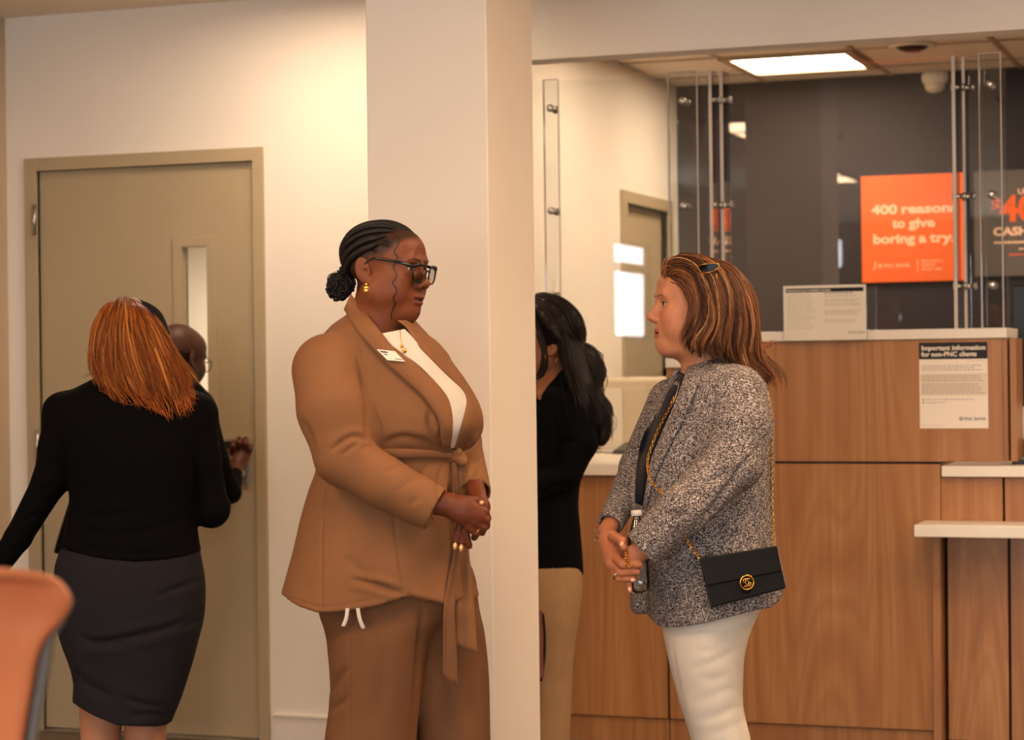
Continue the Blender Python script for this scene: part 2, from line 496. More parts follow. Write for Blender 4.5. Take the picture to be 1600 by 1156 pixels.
LOB = [(-2.9, 2.9, 'lobby ceiling light nearest the khaki door'), (-1.2, 3.2, 'lobby ceiling light between the camera and the column'), (0.9, 5.6, 'lobby ceiling light in front of the teller line'),
       (-3.4, -0.4, 'lobby ceiling light beside the left window'), (1.6, 1.6, 'lobby ceiling light to the right of the camera'), (-1.0, -2.2, 'lobby ceiling light behind the camera'),
       (3.6, 4.2, 'lobby ceiling light at the far right'), (-0.45, 5.0, 'unseen lobby ceiling light right of the column, added to warm its side face')]  # last panel is unseen, added to warm the column's right face
for (x, y, l_) in LOB:
    troffer(x - .3, x + .3, y - .6, y + .6, ZC - .012, 'square ' + l_ if False else l_, M['lamp_lobby'], 'lobby ceiling lights')
troffer(-3.5, -2.9, 6.25, 6.85, ZC - .012, 'square ceiling light panel between the khaki door wall and the column', M['lamp'], 'ceiling light panels')
# recessed downlights washing the door wall
def downlight(x, y, power, label):
    r = tag(empty('downlight', (x, y, ZC)), label, 'ceiling light', 'recessed downlights')
    lathe('trim_ring', [(.052, .012), (.085, .010), (.088, 0.0), (.085, -.006), (.058, -.004)], (x, y, ZC), (0, 0, 1), M['trim'], r, 28)
    lathe('lens', [(.001, .002), (.052, .002), (.052, -.002), (.001, -.002)], (x, y, ZC - .001), (0, 0, 1), M['lamp'], r, 24)
    d = bpy.data.lights.new('downlight_beam', 'SPOT'); d.energy = power; d.color = (1.0, 0.84, 0.66); d.spot_size = math.radians(105); d.spot_blend = 0.9; d.shadow_soft_size = 0.05
    o = bpy.data.objects.new('downlight_beam', d); COL.objects.link(o); o.location = (x, y, ZC - .012); set_parent(o, r)
downlight(-0.9, 6.3, 45, 'small recessed downlight in front of the header')
downlight(-4.1, 7.95, 260, 'small recessed downlight in the room behind the khaki door')

# baseboard of the door wall
zb = 0.112
tag(box('baseboard_back', dx1 + .06, XS, YD - .014, YD, 0, zb - .014, M['trim'], bevel=.003), kind='structure')
tag(box('trim_1', dx1 + .06, XS, YD - .02, YD, zb - .014, zb, M['trim'], bevel=.004), kind='structure')
tag(box('baseboard_left', X_LEFT, X_LEFT + .014, 2.2, YD, 0, zb, M['trim'], bevel=.003), kind='structure')
tag(box('trim_2', X_LEFT + .014, dx0 - .05, YD - .014, YD, 0, zb, M['trim'], bevel=.003), kind='structure')

# ================================================================== khaki door
d = tag(empty('door_1', ((dx0 + dx1) / 2, YD, 0)), kind='structure')
for (a, b, c, e) in ((dx0 - .052, dx0, 0, dzt + .05), (dx1, dx1 + .042, 0, dzt + .05), (dx0, dx1, dzt, dzt + .05)):
    box('frame', a, b, YD - .016, YD + .12, c, e, M['door'], d, bevel=.002)
fx0, fx1, fz0, fz1 = -3.999, -3.82, 1.02, 1.878          # vision panel frame (outer)
gx0, gx1, gz0, gz1 = -3.961, -3.856, 1.06, 1.842
ly0, ly1 = YD + .012, YD + .057
bm = bmesh.new()
lx0, lx1, lz0, lz1 = dx0 + .0015, dx1 - .0015, .014, dzt - .002
bm_box(bm, lx0, gx0, ly0, ly1, lz0, lz1); bm_box(bm, gx1, lx1, ly0, ly1, lz0, lz1)
bm_box(bm, gx0, gx1, ly0, ly1, lz0, gz0); bm_box(bm, gx0, gx1, ly0, ly1, gz1, lz1)
leaf = obj_bm('door_leaf', bm, M['door'], d)
bm = bmesh.new()
for (a, b, c, e) in ((fx0, gx0, fz0, fz1), (gx1, fx1, fz0, fz1), (gx0, gx1, fz0, gz0), (gx0, gx1, gz1, fz1)):
    bm_box(bm, a, b, ly0 - .008, ly0 + .001, c, e, .002)
obj_bm('vision_frame', bm, M['door'], leaf)
box('vision_glass', gx0, gx1, ly0 + .03, ly0 + .036, gz0, gz1, M['pane'], leaf)
for hz in (1.965, 1.10, 0.30):
    lathe('hinge', [(.008, -.06), (.008, .06)], (dx0 - .004, YD - .02, hz), (0, 0, 1), M['steel'], d, 12)
# threshold, lock plate, keypad, lever
box('threshold', dx0, dx1, YD - .03, YD + .1, 0, .010, M['steel'], d, bevel=.003)
lkx, lkz = on_y(372, 722, YD)
box('lock_plate', lkx - .050, lkx + .042, ly0 - .012, ly0, 0.955, 1.125, M['steel'], leaf, bevel=.003)
box('keypad', lkx - .052, lkx + .018, ly0 - .034, ly0 - .012, 1.02, 1.115, M['black'], leaf, bevel=.004)
lathe('lever_rose', [(.026, 0), (.026, .018), (.012, .02), (.011, .045)], (lkx + .0, ly0 - .01, .99), (0, -1, 0), M['steel'], leaf)
tube('lever', smooth_path([(lkx, ly0 - .052, .99), (lkx - .03, ly0 - .055, .99), (lkx - .09, ly0 - .05, .986)], 8), .008, M['steel'], leaf)

# ================================================================== door in the side wall
d2 = tag(empty('door_2', (XS, (sw0 + sw1) / 2, 0)), kind='structure')
for (a, b, c, e) in ((sw0 - .07, sw0, 0, swz + .055), (sw1, sw1 + .06, 0, swz + .055), (sw0, sw1, swz, swz + .055)):
    box('frame', XS - .13, XS + .016, a, b, c, e, M['door'], d2, bevel=.002)
box('door_leaf', XS - .075, XS - .03, sw0 + .004, sw1 - .004, .012, swz - .004, M['door'], d2)

# ================================================================== teller line
def px_x(u, v, y): return on_y(u, v, y)[0]
def px_z(u, v, y): return on_y(u, v, y)[1]
xa = px_x(1045, 1100, YT)      # seam between left unit and the middle pedestal
xb = px_x(1471, 900, YT)       # right end of the pedestal front
xc = px_x(1568, 760, YT)       # seam in the right unit
xR = 1.6
def cabinet(name, label, x0, x1, z0, z1, y0=YT, depth=.55, panels=(), mat='wood'):
    r = tag(empty(name, ((x0 + x1) / 2, y0 + depth / 2, 0)), label, 'cabinet')
    box('carcass', x0, x1, y0 + .029, y0 + depth, .0 if z0 < .2 else z0, z1, M['gap'], r)
    for (a, b, c, e, m_) in panels:
        box('front_panel', a, b, y0, y0 + .018, c, e, M[m_], r, bevel=.0015)
    return r
zt = px_z(905, 742, YT)        # underside of the left counter
lb = .093
r = cabinet('teller_cabinet', 'oak panelled teller cabinet under the white counter, left of the woman in grey tweed', XS + .01, xa - .003, 0, zt,
            panels=[(XS + .01, -2.76, lb, zt - .004, 'wood2'), (-2.756, xa - .005, lb, zt - .004, 'wood')])
box('toe_kick', XS + .01, xa - .003, YT + .010, YT + .028, 0, lb - .004, M['wood2'], r)
zsm = px_z(1210, 722, YT)      # horizontal seam of the pedestal
zl = px_z(1400, 531, YT)       # underside of the ledge
xl = px_x(1041, 590, YT); xm = px_x(1122, 520, YT); xr = px_x(1566, 600, YT)
zlow = px_z(1041, 575, YT)
r = tag(empty('teller_pedestal', ((xa + xr) / 2, YT + .28, 0)), 'tall oak pedestal with privacy screen carrying the two bank notices', 'cabinet')
box('carcass', xa + .002, xb - .004, YT + .029, YT + .55, 0, zsm, M['gap'], r)
box('front_panel', xa + .004, xb, YT, YT + .018, lb, zsm - .005, M['wood'], r, bevel=.0015)
box('toe_kick', xa + .002, xb - .004, YT + .010, YT + .028, 0, lb - .004, M['wood2'], r)
box('side_panel', xb - .004, xb, YT + .019, YT + .55, 0, zsm - .005, M['wood2'], r)
box('screen_panel', xm, xr, YT - .001, YT + .045, zsm + .004, zl, M['wood'], r, bevel=.0015)
box('screen_panel', xl, xm - .002, YT - .001, YT + .045, zsm + .004, zlow, M['wood2'], r, bevel=.0015)
box('screen_return', xr - .001, xr + .016, YT + .006, YT + .2, zsm + .004, zl, M['wood2'], r, bevel=.0015)
box('screen_return', xr + .022, xr + .045, YT + .03, YT + .2, zsm + .004, zl + .0, M['wood'], r, bevel=.0015)
r = tag(box('ledge_cap', xm, xr + .018, YT - .012, YT + .30, zl + .001, zl + .036, M['white'], bevel=.003), 'long white ledge cap on top of the oak privacy screen', 'ledge')
tag(box('ledge_cap', xl, xm - .002, YT - .012, YT + .24, zlow + .001, zlow + .034, M['white'], bevel=.003), 'short lower white ledge cap beside the tweed jacketed woman\'s chin', 'ledge')
# right unit below the accessible shelf
zcr = px_z(1500, 745, YT - .03)
r = tag(empty('teller_cabinet', ((xb + xR) / 2, YT + .3, 0)), 'oak panelled teller cabinet with knee recess under the low shelf at right', 'cabinet')
zsh = px_z(1428, 838, YT - .2)
box('carcass', xb + .022, xR, YT + .075, YT + .55, 0, zcr, M['gap'], r)
box('front_panel', xb + .002, xc - .004, YT + .0, YT + .018, zsh + .03, zcr - .004, M['wood'], r, bevel=.0015)
box('front_panel', xc + .004, xR, YT + .0, YT + .018, zsh + .03, zcr - .004, M['wood2'], r, bevel=.0015)
# recess side cheek and the slightly raked knee panels
ck = px_x(1456, 850, YT - .015)
hexa('side_cheek', [(ck, YT - .03, 0), (xb - .001, YT - .03, 0), (xb - .001, YT - .001, 0), (ck, YT - .001, 0), (ck, YT - .014, zsh - .001), (xb - .001, YT - .014, zsh - .001), (xb - .001, YT - .001, zsh - .001), (ck, YT - .001, zsh - .001)], M['wood2'], r, bevel=.001)
for (a, b, m_) in ((xb + .014, xc + .004, 'wood'), (xc + .014, xR, 'wood2')):
    hexa('knee_panel', [(a, YT + .03, .06), (b, YT + .03, .06), (b, YT + .048, .06), (a, YT + .048, .06), (a, YT + .055, zsh), (b, YT + .055, zsh), (b, YT + .073, zsh), (a, YT + .073, zsh)], M[m_], r, bevel=.001)
# counters and shelf
def slab(label, x0, x1, y0, y1, z0, z1, cat='counter'):
    return tag(box('countertop' if cat == 'counter' else 'shelf', x0, x1, y0, y1, z0, z1, M['white'], bevel=.003), label, cat)
slab('white teller countertop behind the woman in the black blazer', XS + .002, xa - .012, YT - .03, 8.82, zt, zt + .041)
slab('white teller countertop at the right edge, above the low shelf', px_x(1471, 735, YT - .03), xR, YT - .03, YT + .55, zcr, zcr + .038)
xs0 = px_x(1428, 828, YT - .22)
slab('thick white accessible writing shelf projecting from the oak front at right', xs0, xR, YT - .22, YT - .001, zsh, zsh + .041, 'shelf')

# ---------------------------------------------------------------- acrylic guards
ZA = 2.44
def standoff(x, y, z, parent, L=.05, axis=(0, -1, 0)):
    lathe('standoff', [(.004, 0), (.014, .002), (.014, .010), (.008, .012), (.008, L - .012), (.014, L - .010), (.014, L - .002), (.004, L)], (x, y, z), axis, M['steel'], parent, 14)
def guard(label, x0, x1, y, z0, strips, fins, base_z, zst):
    r = tag(empty('sneeze_guard', ((x0 + x1) / 2, y, z0)), label, 'glass screen', 'clear acrylic teller guards')
    box('pane', x0, x1, y, y + .009, z0, ZA, M['pane'], r)
    for (a, b) in strips:
        box('strip', a + .003, b - .003, y - .062, y - .050, base_z, ZA - .003, M['pane'], r)
        for (e0, e1) in ((a, a + .003), (b - .003, b)): box('strip_edge', e0, e1, y - .062, y - .050, base_z, ZA - .003, M['acrylic_edge'], r)
        box('strip_edge', a, b, y - .062, y - .050, ZA - .003, ZA, M['acrylic_edge'], r)
        for z in zst:
            standoff((a + b) / 2, y + .004, z, r, .075)
    for (x, d0, d1, th) in fins:
        box('fin', x - th / 2, x + th / 2, y - d0 + .003, y + d1, base_z, ZA - .003, M['pane'], r)
        box('fin_edge', x - th / 2, x + th / 2, y - d0, y - d0 + .003, base_z, ZA - .003, M['acrylic_edge'], r)
        box('fin_edge', x - th / 2, x + th / 2, y - d0, y + d1, ZA - .003, ZA, M['acrylic_edge'], r)
        for z in zst:
            standoff(x - th, y - d0 * .5, z, r, .05, (1, 0, 0))
    return r
X = lambda u: px_x(u, 300, YT)
zst = [px_z(1063, 158, YT), px_z(1063, 322, YT), 1.64]
guard('wide clear acrylic guard in front of the cream side wall, above the left counter', XS + .02, xl - .004, YT + .06, zt + .042, [(X(850), X(874))], [], zt + .042, zst)
guard('narrow clear acrylic guard just above the auburn hair, left of the double fins', xl, X(1100), YT + .06, zlow + .035, [(X(1045), X(1091))], [], zlow + .035, zst[:2])
guard('clear acrylic guard in front of the orange poster, standing on the white ledge', X(1134), X(1484), YT + .06, zl + .037, [], [(X(1124), .02, .07, .012), (X(1110), .05, .03, .012)], zl + .037, zst)
guard('clear acrylic guard at the right edge, in front of the charcoal poster', X(1511), xr + .016, YT + .06, zl + .037, [(X(1531), X(1566))], [(X(1490), .04, .05, .012), (X(1503), .0, .06, .010)], zl + .037, zst)

# ---------------------------------------------------------------- paper notices
def logo(parent, x, y, z, s, mat, R=(1, 0, 0)):
    """round bank emblem: ring with a triangle inside"""
    n = 20; vs = []; fs = []
    for k in range(n):
        a = 2 * math.pi * k / n
        for rr in (s, s * .78):
            vs.append((x + rr * math.cos(a), y, z + rr * math.sin(a)))
    for k in range(n):
        k2 = (k + 1) % n
        fs.append((2 * k, 2 * k2, 2 * k2 + 1, 2 * k + 1))
    b = len(vs)
    for k in range(3):
        a = math.pi / 2 + 2 * math.pi * k / 3
        for rr in (s * .74, s * .3):
            vs.append((x + rr * math.cos(a), y, z + rr * math.sin(a)))
    for k in range(3):
        k2 = (k + 1) % 3
        fs.append((b + 2 * k, b + 2 * k2, b + 2 * k2 + 1, b + 2 * k + 1))
    obj('emblem', vs, fs, mat, parent)
def rows(parent, x0, x1, y, zs_, h, mat, seed, ragged=.25, name='text_line'):
    rr = random.Random(seed)
    vs, fs = [], []
    for z in zs_:
        xe = x1 - rr.random() * ragged * (x1 - x0)
        x = x0
        while x < xe:
            wd = rr.uniform(.006, .016); xw = min(x + wd, xe)
            b = len(vs); vs += [(x, y, z), (xw, y, z), (xw, y, z + h), (x, y, z + h)]; fs.append((b, b + 1, b + 2, b + 3))
            x = xw + .0028
    obj(name, vs, fs, mat, parent)
# information sheet fixed to the screen
ix0, iz1 = on_y(1436, 535.5, YT); ix1, iz0 = on_y(1544.5, 669, YT)
yf = YT - .0035
r = tag(empty('notice', ((ix0 + ix1) / 2, yf, iz0)), 'portrait paper notice with black heading stuck on the oak screen', 'notice')
box('sheet', ix0, ix1, yf, yf + .002, iz0, iz1, M['paper'], r)
hw = ix1 - ix0
box('heading_band', ix0, ix1, yf - .0006, yf, iz1 - .058, iz1, M['ink'], r)
ty = yf - .0008
text_mesh('Important information', .0228, M['paper'], 'heading_text', r, (ix0 + .008, ty, iz1 - .0265), (1, 0, 0), (0, 0, 1), bold=.0006, width=hw - .016)
text_mesh('for non-PNC clients', .0228, M['paper'], 'heading_text', r, (ix0 + .008, ty, iz1 - .0485), (1, 0, 0), (0, 0, 1), bold=.0006, width=(hw - .016) * .87)
rows(r, ix1 - .07, ix1 - .008, ty, [iz1 - .0655], .0014, M['paleink'], 3, 0)
rows(r, ix0 + .008, ix1 - .012, ty, [iz1 - .082, iz1 - .0895, iz1 - .097], .0022, M['greyink'], 4, .2)
box('shaded_block', ix0 + .004, ix1 - .003, yf - .0004, yf, iz1 - .185, iz1 - .108, plain('tinted_paper', (224, 208, 186), .7, var=.01), r)
rows(r, ix0 + .008, ix1 - .010, ty, [iz1 - .118, iz1 - .126, iz1 - .134], .0022, M['greyink'], 5, .12)
rows(r, ix0 + .008, ix1 - .010, ty, [iz1 - .146 - .0078 * k for k in range(5)], .0022, M['greyink'], 6, .12)
for k, zz in enumerate((iz1 - .199, iz1 - .2095)):
    box('tick_box', ix0 + .010, ix0 + .016, ty - .0002, ty, zz - .002, zz + .004, M['greyink'], r)
    rows(r, ix0 + .021, ix0 + (.19 if k == 0 else .09), ty, [zz], .0022, M['greyink'], 8 + k, .05)
logo(r, ix1 - .093, ty, iz0 + .0335, .0068, M['ink'])
text_mesh('PNC BANK', .0145, M['ink'], 'bank_name', r, (ix1 - .082, ty, iz0 + .028), (1, 0, 0), (0, 0, 1), width=.074)
rows(r, ix0 + .010, ix0 + .085, ty, [iz0 + .010], .0014, M['paleink'], 9, .1)
# landscape schedule in an acrylic holder standing in front of the ledge
YH = YT - .03
hx0, hz1 = on_y(1222, 447, YH); hx1, hz0 = on_y(1355, 532, YH)
r = tag(empty('sign_holder', ((hx0 + hx1) / 2, YH, hz0)), 'clear sign holder with a landscape bank schedule on the white ledge', 'sign')
box('sheet', hx0 + .003, hx1 - .003, YH + .003, YH + .0045, hz0 + .004, hz1, M['paper'], r)
box('holder_pane', hx0, hx1, YH - .0005, YH + .002, hz0, hz1 + .002, M['holder'], r)
box('holder_back', hx0, hx1, YH + .006, YH + .009, hz0, hz1 + .002, M['pane'], r)
box('holder_hook', hx0, hx1, YH + .006, YH + .06, zl + .0375, zl + .040, M['pane'], r)
hy = YH + .0026
wd = hx1 - hx0
box('heading_band', hx0 + .012, hx1 - .012, hy, hy + .0004, hz1 - .024, hz1 - .010, M['ink'], r)
text_mesh('Deposited Funds Availability Schedule', .0105, M['paper'], 'heading_text', r, (hx0 + .016, hy - .0002, hz1 - .0205), (1, 0, 0), (0, 0, 1), bold=.0002, width=wd * .52)
rows(r, hx0 + .5 * wd, hx1 - .05, hy, [hz1 - .030], .0030, M['greyink'], 21, 0)
rows(r, hx0 + .016, hx0 + .45 * wd, hy, [hz1 - .034 - .0085 * k for k in range(15)], .0020, M['paleink'], 22, .3)
rows(r, hx0 + .5 * wd, hx1 - .014, hy, [hz1 - .040, hz1 - .052, hz1 - .058, hz1 - .066, hz1 - .072, hz1 - .092, hz1 - .098, hz1 - .104, hz1 - .124, hz1 - .130], .0022, M['paleink'], 23, .2)
logo(r, hx1 - .062, hy, hz0 + .030, .0050, M['greyink'])
text_mesh('PNC BANK', .0105, M['greyink'], 'bank_name', r, (hx1 - .054, hy, hz0 + .026), (1, 0, 0), (0, 0, 1), width=.046)

# ---------------------------------------------------------------- posters on the dark wall
yp = YB - .022
px0, pz1 = on_y(1345, 276, yp); px1, pz0 = on_y(1509, 438, yp)
r = tag(empty('poster', ((px0 + px1) / 2, yp, pz0)), 'bright orange poster about 400 reasons to give boring a try', 'poster')
box('board', px0, px1, yp, yp + .02, pz0, pz1, M['orange_ink'], r, bevel=.002)
tp = yp - .001
cxp = (px0 + px1) / 2 + .006
for (s, vz, x_off, wdt) in (('400', 333, -.2025, .125), ('reasons', 333, -.062, .265), ('to', 355, -.1025, .062), ('give', 355, -.024, .126), ('boring', 379, -.1975, .2), ('a', 379, .022, .036), ('try.', 379, .075, .12)):
    zz = on_y(1420, vz, yp)[1]
    text_mesh(s, .062, M['peach_ink'], 'slogan', r, (cxp + x_off, tp, zz), (1, 0, 0), (0, 0, 1), bold=.0022, width=wdt)
zz = on_y(1420, 417, yp)[1]
logo(r, px0 + .088, tp, zz + .008, .011, M['peach_ink'])
text_mesh('PNC BANK', .026, M['peach_ink'], 'bank_name', r, (px0 + .105, tp, zz), (1, 0, 0), (0, 0, 1), width=.125)
box('divider', px0 + .265, px0 + .268, tp, tp + .0008, zz - .022, zz + .036, M['peach_ink'], r)
for k, s in enumerate(('BRILLIANTLY', 'BORING', 'SINCE 1865')):
    text_mesh(s, .018, M['peach_ink'], 'tagline', r, (px0 + .285, tp, zz + .020 - .019 * k), (1, 0, 0), (0, 0, 1), width=(.10, .065, .095)[k])
obj('slash', [(px0 + .055, tp, zz - .012), (px0 + .060, tp, zz - .012), (px0 + .070, tp, zz + .03), (px0 + .065, tp, zz + .03)], [(0, 1, 2, 3)], M['peach_ink'], r)
qx0, qz1 = on_y(1521, 268, yp); qz0 = on_y(1560, 432, yp)[1]; qx1 = qx0 + .50
r = tag(empty('poster', ((qx0 + qx1) / 2, yp, qz0)), 'charcoal poster offering $400 cash, cut by the right edge', 'poster')
box('board', qx0, qx1, yp, yp + .02, qz0, qz1, M['dark_print'], r, bevel=.002)
def qpt(u, v): return on_y(u, v, tp)
for (s, u, v, size, m_, bold, wdt) in (('UP', 1590, 303, .034, 'peach_ink', .001, .05), ('$', 1549, 330, .085, 'orange_ink', .003, None), ('400', 1563, 345, .165, 'orange_ink', .006, None),
                                  ('CASH', 1552, 368, .052, 'peach_ink', .0022, .16), ('for a new checking account', 1553, 381, .02, 'peach_ink', .0006, .30), ('with direct deposit', 1592, 390, .018, 'peach_ink', .0004, .16),
                                  ('see a banker today', 1576, 399, .016, 'orange_ink', .0004, .2)):
    x_, z_ = qpt(u, v)
    if s.startswith('for a') or s.startswith('with') or s.startswith('see'):
        rows(r, x_, min(x_ + wdt, qx1 - .03), tp, [z_], .010 if s.startswith('for') else .007, M[m_], hash(len(s)) % 50, 0)
    else:
        text_mesh(s, size, M[m_], 'slogan', r, (x_, tp, z_), (1, 0, 0), (0, 0, 1), bold=bold, width=wdt)
# ---------------------------------------------------------------- ceiling fittings
sx, sy = on_z(1425, 71, ZC)
r = tag(empty('ceiling_speaker', (sx, sy, ZC)), 'round black recessed ceiling fitting with pale rim', 'ceiling fitting')
lathe('rim', [(.075, .004), (.10, .002), (.102, -.004), (.096, -.010), (.078, -.008)], (sx, sy, ZC), (0, 0, 1), M['trim'], r, 28)
lathe('black_dome', [(.002, -.030), (.03, -.027), (.055, -.018), (.075, -.004), (.075, .004), (.002, .004)], (sx, sy, ZC), (0, 0, 1), M['black'], r, 28)
sx, sy = on_z(1466, 118, ZC)
r = tag(empty('security_camera', (sx, sy - .1, ZC)), 'cream dome security camera on the ceiling, behind the acrylic fin', 'camera')
lathe('housing', [(.06, 0), (.065, -.02), (.06, -.045), (.052, -.05)], (sx, sy - .1, ZC), (0, 0, 1), M['trim'], r, 24)
lathe('dome', [(.052, -.05), (.048, -.075), (.032, -.092), (.004, -.098)], (sx, sy - .1, ZC), (0, 0, 1), M['cream'], r, 24)

# ---------------------------------------------------------------- things behind the counters
ym = 8.84
mx0 = on_y(934, 600, ym)[0]; mx1 = on_y(1060, 600, ym)[0]; mz1 = on_y(1000, 590, ym)[1]
r = tag(empty('cash_machine', ((mx0 + mx1) / 2, ym + .3, 0)), 'big cream machine cabinet with rounded top standing behind the left counter', 'machine')
bm = bmesh.new(); bm_box(bm, mx0, mx1, ym, ym + .55, 0, mz1, .022, 4)
obj_bm('housing', bm, M['cream'], r, True)
lx = on_y(973, 650, ym)[0]
box('side_panel', mx0 + .012, lx, ym - .006, ym + .002, .2, mz1 - .045, M['trim'], r, bevel=.002)  # paler colour paints in the machine's brighter-lit left face
box('front_door', lx + .003, mx1 - .012, ym - .004, ym + .002, .2, mz1 - .045, M['cream'], r, bevel=.002)
# black phone handset lying on the left counter
hx, hy_ = on_z(986, 707, zt + .045)
r = tag(empty('desk_phone', (hx, hy_, zt + .041)), 'small black desk phone lying on the left white counter', 'phone')
hexa('body', [(hx - .06, hy_ - .09, zt + .042), (hx + .10, hy_ - .09, zt + .042), (hx + .10, hy_ + .08, zt + .042), (hx - .06, hy_ + .08, zt + .042),
              (hx - .05, hy_ - .08, zt + .058), (hx + .09, hy_ - .08, zt + .058), (hx + .09, hy_ + .07, zt + .085), (hx - .05, hy_ + .07, zt + .085)], M['black'], r, bevel=.006)
tube('cord', smooth_path([(hx - .055, hy_, zt + .046), (hx - .10, hy_ - .02, zt + .045), (hx - .13, hy_ + .03, zt + .045), (hx - .18, hy_ + .0, zt + .045)], 14), .003, M['black'], r, 6)
# right station: monitor, white document tray, keyboard
zq = zcr + .038
yq = YT + .46
ax0, az1 = on_y(1580, 445, yq); az0 = on_y(1590, 628, yq)[1]
r = tag(empty('monitor', (ax0 + .3, yq, zq)), 'black computer monitor behind the right counter', 'monitor')
box('screen', ax0, ax0 + .56, yq, yq + .035, az0, az1, M['black'], r, bevel=.006)
box('stand', ax0 + .24, ax0 + .32, yq + .035, yq + .06, zq + .012, az0 + .1, M['black'], r, bevel=.004)
box('foot', ax0 + .14, ax0 + .42, yq - .04, yq + .12, zq + .0005, zq + .012, M['black'], r, bevel=.004)
yq2 = YT + .22
bx0, bz1 = on_y(1582, 637, yq2); bz0 = on_y(1582, 686, yq2)[1]
r = tag(empty('document_tray', (bx0 + .2, yq2, zq)), 'white tray on an oak riser beside the oak screen at right', 'tray')
box('tray', bx0, bx0 + .36, yq2, yq2 + .16, bz0, bz1, M['white'], r, bevel=.006)
for xx_ in (bx0, bx0 + .34):
    box('riser_leg', xx_, xx_ + .02, yq2 + .01, yq2 + .15, zq + .0005, bz0, M['wood2'], r)
box('riser_back', bx0 + .02, bx0 + .34, yq2 + .135, yq2 + .15, zq + .0005, bz0, M['wood2'], r)
kx0, _ = on_y(1583, 710, yq2 - .1)
r = tag(empty('keyboard', (kx0 + .2, yq2 - .1, zq)), 'dark keyboard lying on the right counter below the white tray', 'keyboard')
box('base', kx0, kx0 + .42, yq2 - .14, yq2 - .01, zq + .0005, zq + .016, M['black'], r, bevel=.004)
kme = None
for i in range(4):
    for j in range(6):
        xk = kx0 + .01 + j * .019; yk = yq2 - .135 + i * .03
        k_ = box('key', xk, xk + .016, yk, yk + .025, zq + .016, zq + .024, M['chair_grey'], r, bevel=.002, seg=1) if kme is None else obj_mesh('key', kme, None, r)
        if kme is None:
            kme = k_.data; base_xy = (xk, yk)
        else:
            k_.location = (xk - base_xy[0], yk - base_xy[1], 0)
# ================================================================== implicit-surface modelling (camera-aligned frame: X right, Y away, Z up)
RZ = Matrix.Rotation(YAW, 4, 'Z')
def cam_parent(o, parent):
    o.parent = parent
    o.matrix_parent_inverse = wm(parent).inverted() @ RZ
    return o
def pt(u, v, Y):
    a, b = ray_cam(u, v)
    return np.array((a * Y, Y, HCAM + b * Y))
def proj(P):
    P = np.asarray(P, float)
    d1 = P[:, 0] / P[:, 1] * F_PX; d2 = -(P[:, 2] - HCAM) / P[:, 1] * F_PX + DVH
    c, s = math.cos(ROLL), math.sin(ROLL)
    return CX + d1 * c + d2 * s, CY - d1 * s + d2 * c
class Prim:
    def __init__(s, f, lo, hi):
        s.f, s.lo, s.hi = f, np.array(lo, float), np.array(hi, float)
def cone(p, q, r1, r2, flat=None):
    """round cone; flat=(axis, k) squeezes it along axis"""
    p, q = np.array(p, float), np.array(q, float)
    d = q - p; L2 = max(float(d @ d), 1e-12); rm = max(r1, r2)
    ax, kf = (np.array(flat[0], float), flat[1]) if flat else (None, 1)
    if ax is not None: ax = ax / np.linalg.norm(ax)
    def f(X, Y, Z):
        a, b, c = X - p[0], Y - p[1], Z - p[2]
        t = np.clip((a * d[0] + b * d[1] + c * d[2]) / L2, 0, 1)
        a, b, c = a - t * d[0], b - t * d[1], c - t * d[2]
        if ax is not None:
            w_ = (a * ax[0] + b * ax[1] + c * ax[2]) * (kf - 1)
            a, b, c = a + w_ * ax[0], b + w_ * ax[1], c + w_ * ax[2]
        return np.sqrt(a * a + b * b + c * c) - (r1 + t * (r2 - r1))
    return Prim(f, np.minimum(p, q) - rm, np.maximum(p, q) + rm)
def ell(c, r, R=None):
    c, r = np.array(c, float), np.array(r, float); rm = r.max()
    Rm = None if R is None else np.array(R, float)
    def f(X, Y, Z):
        a, b, e = X - c[0], Y - c[1], Z - c[2]
        if Rm is not None:
            a, b, e = (Rm[0, 0] * a + Rm[1, 0] * b + Rm[2, 0] * e, Rm[0, 1] * a + Rm[1, 1] * b + Rm[2, 1] * e, Rm[0, 2] * a + Rm[1, 2] * b + Rm[2, 2] * e)
        k0 = np.sqrt((a / r[0]) ** 2 + (b / r[1]) ** 2 + (e / r[2]) ** 2)
        k1 = np.sqrt((a / r[0] ** 2) ** 2 + (b / r[1] ** 2) ** 2 + (e / r[2] ** 2) ** 2) + 1e-9
        return k0 * (k0 - 1.0) / k1
    e_ = rm if R is not None else r
    return Prim(f, c - e_, c + e_)
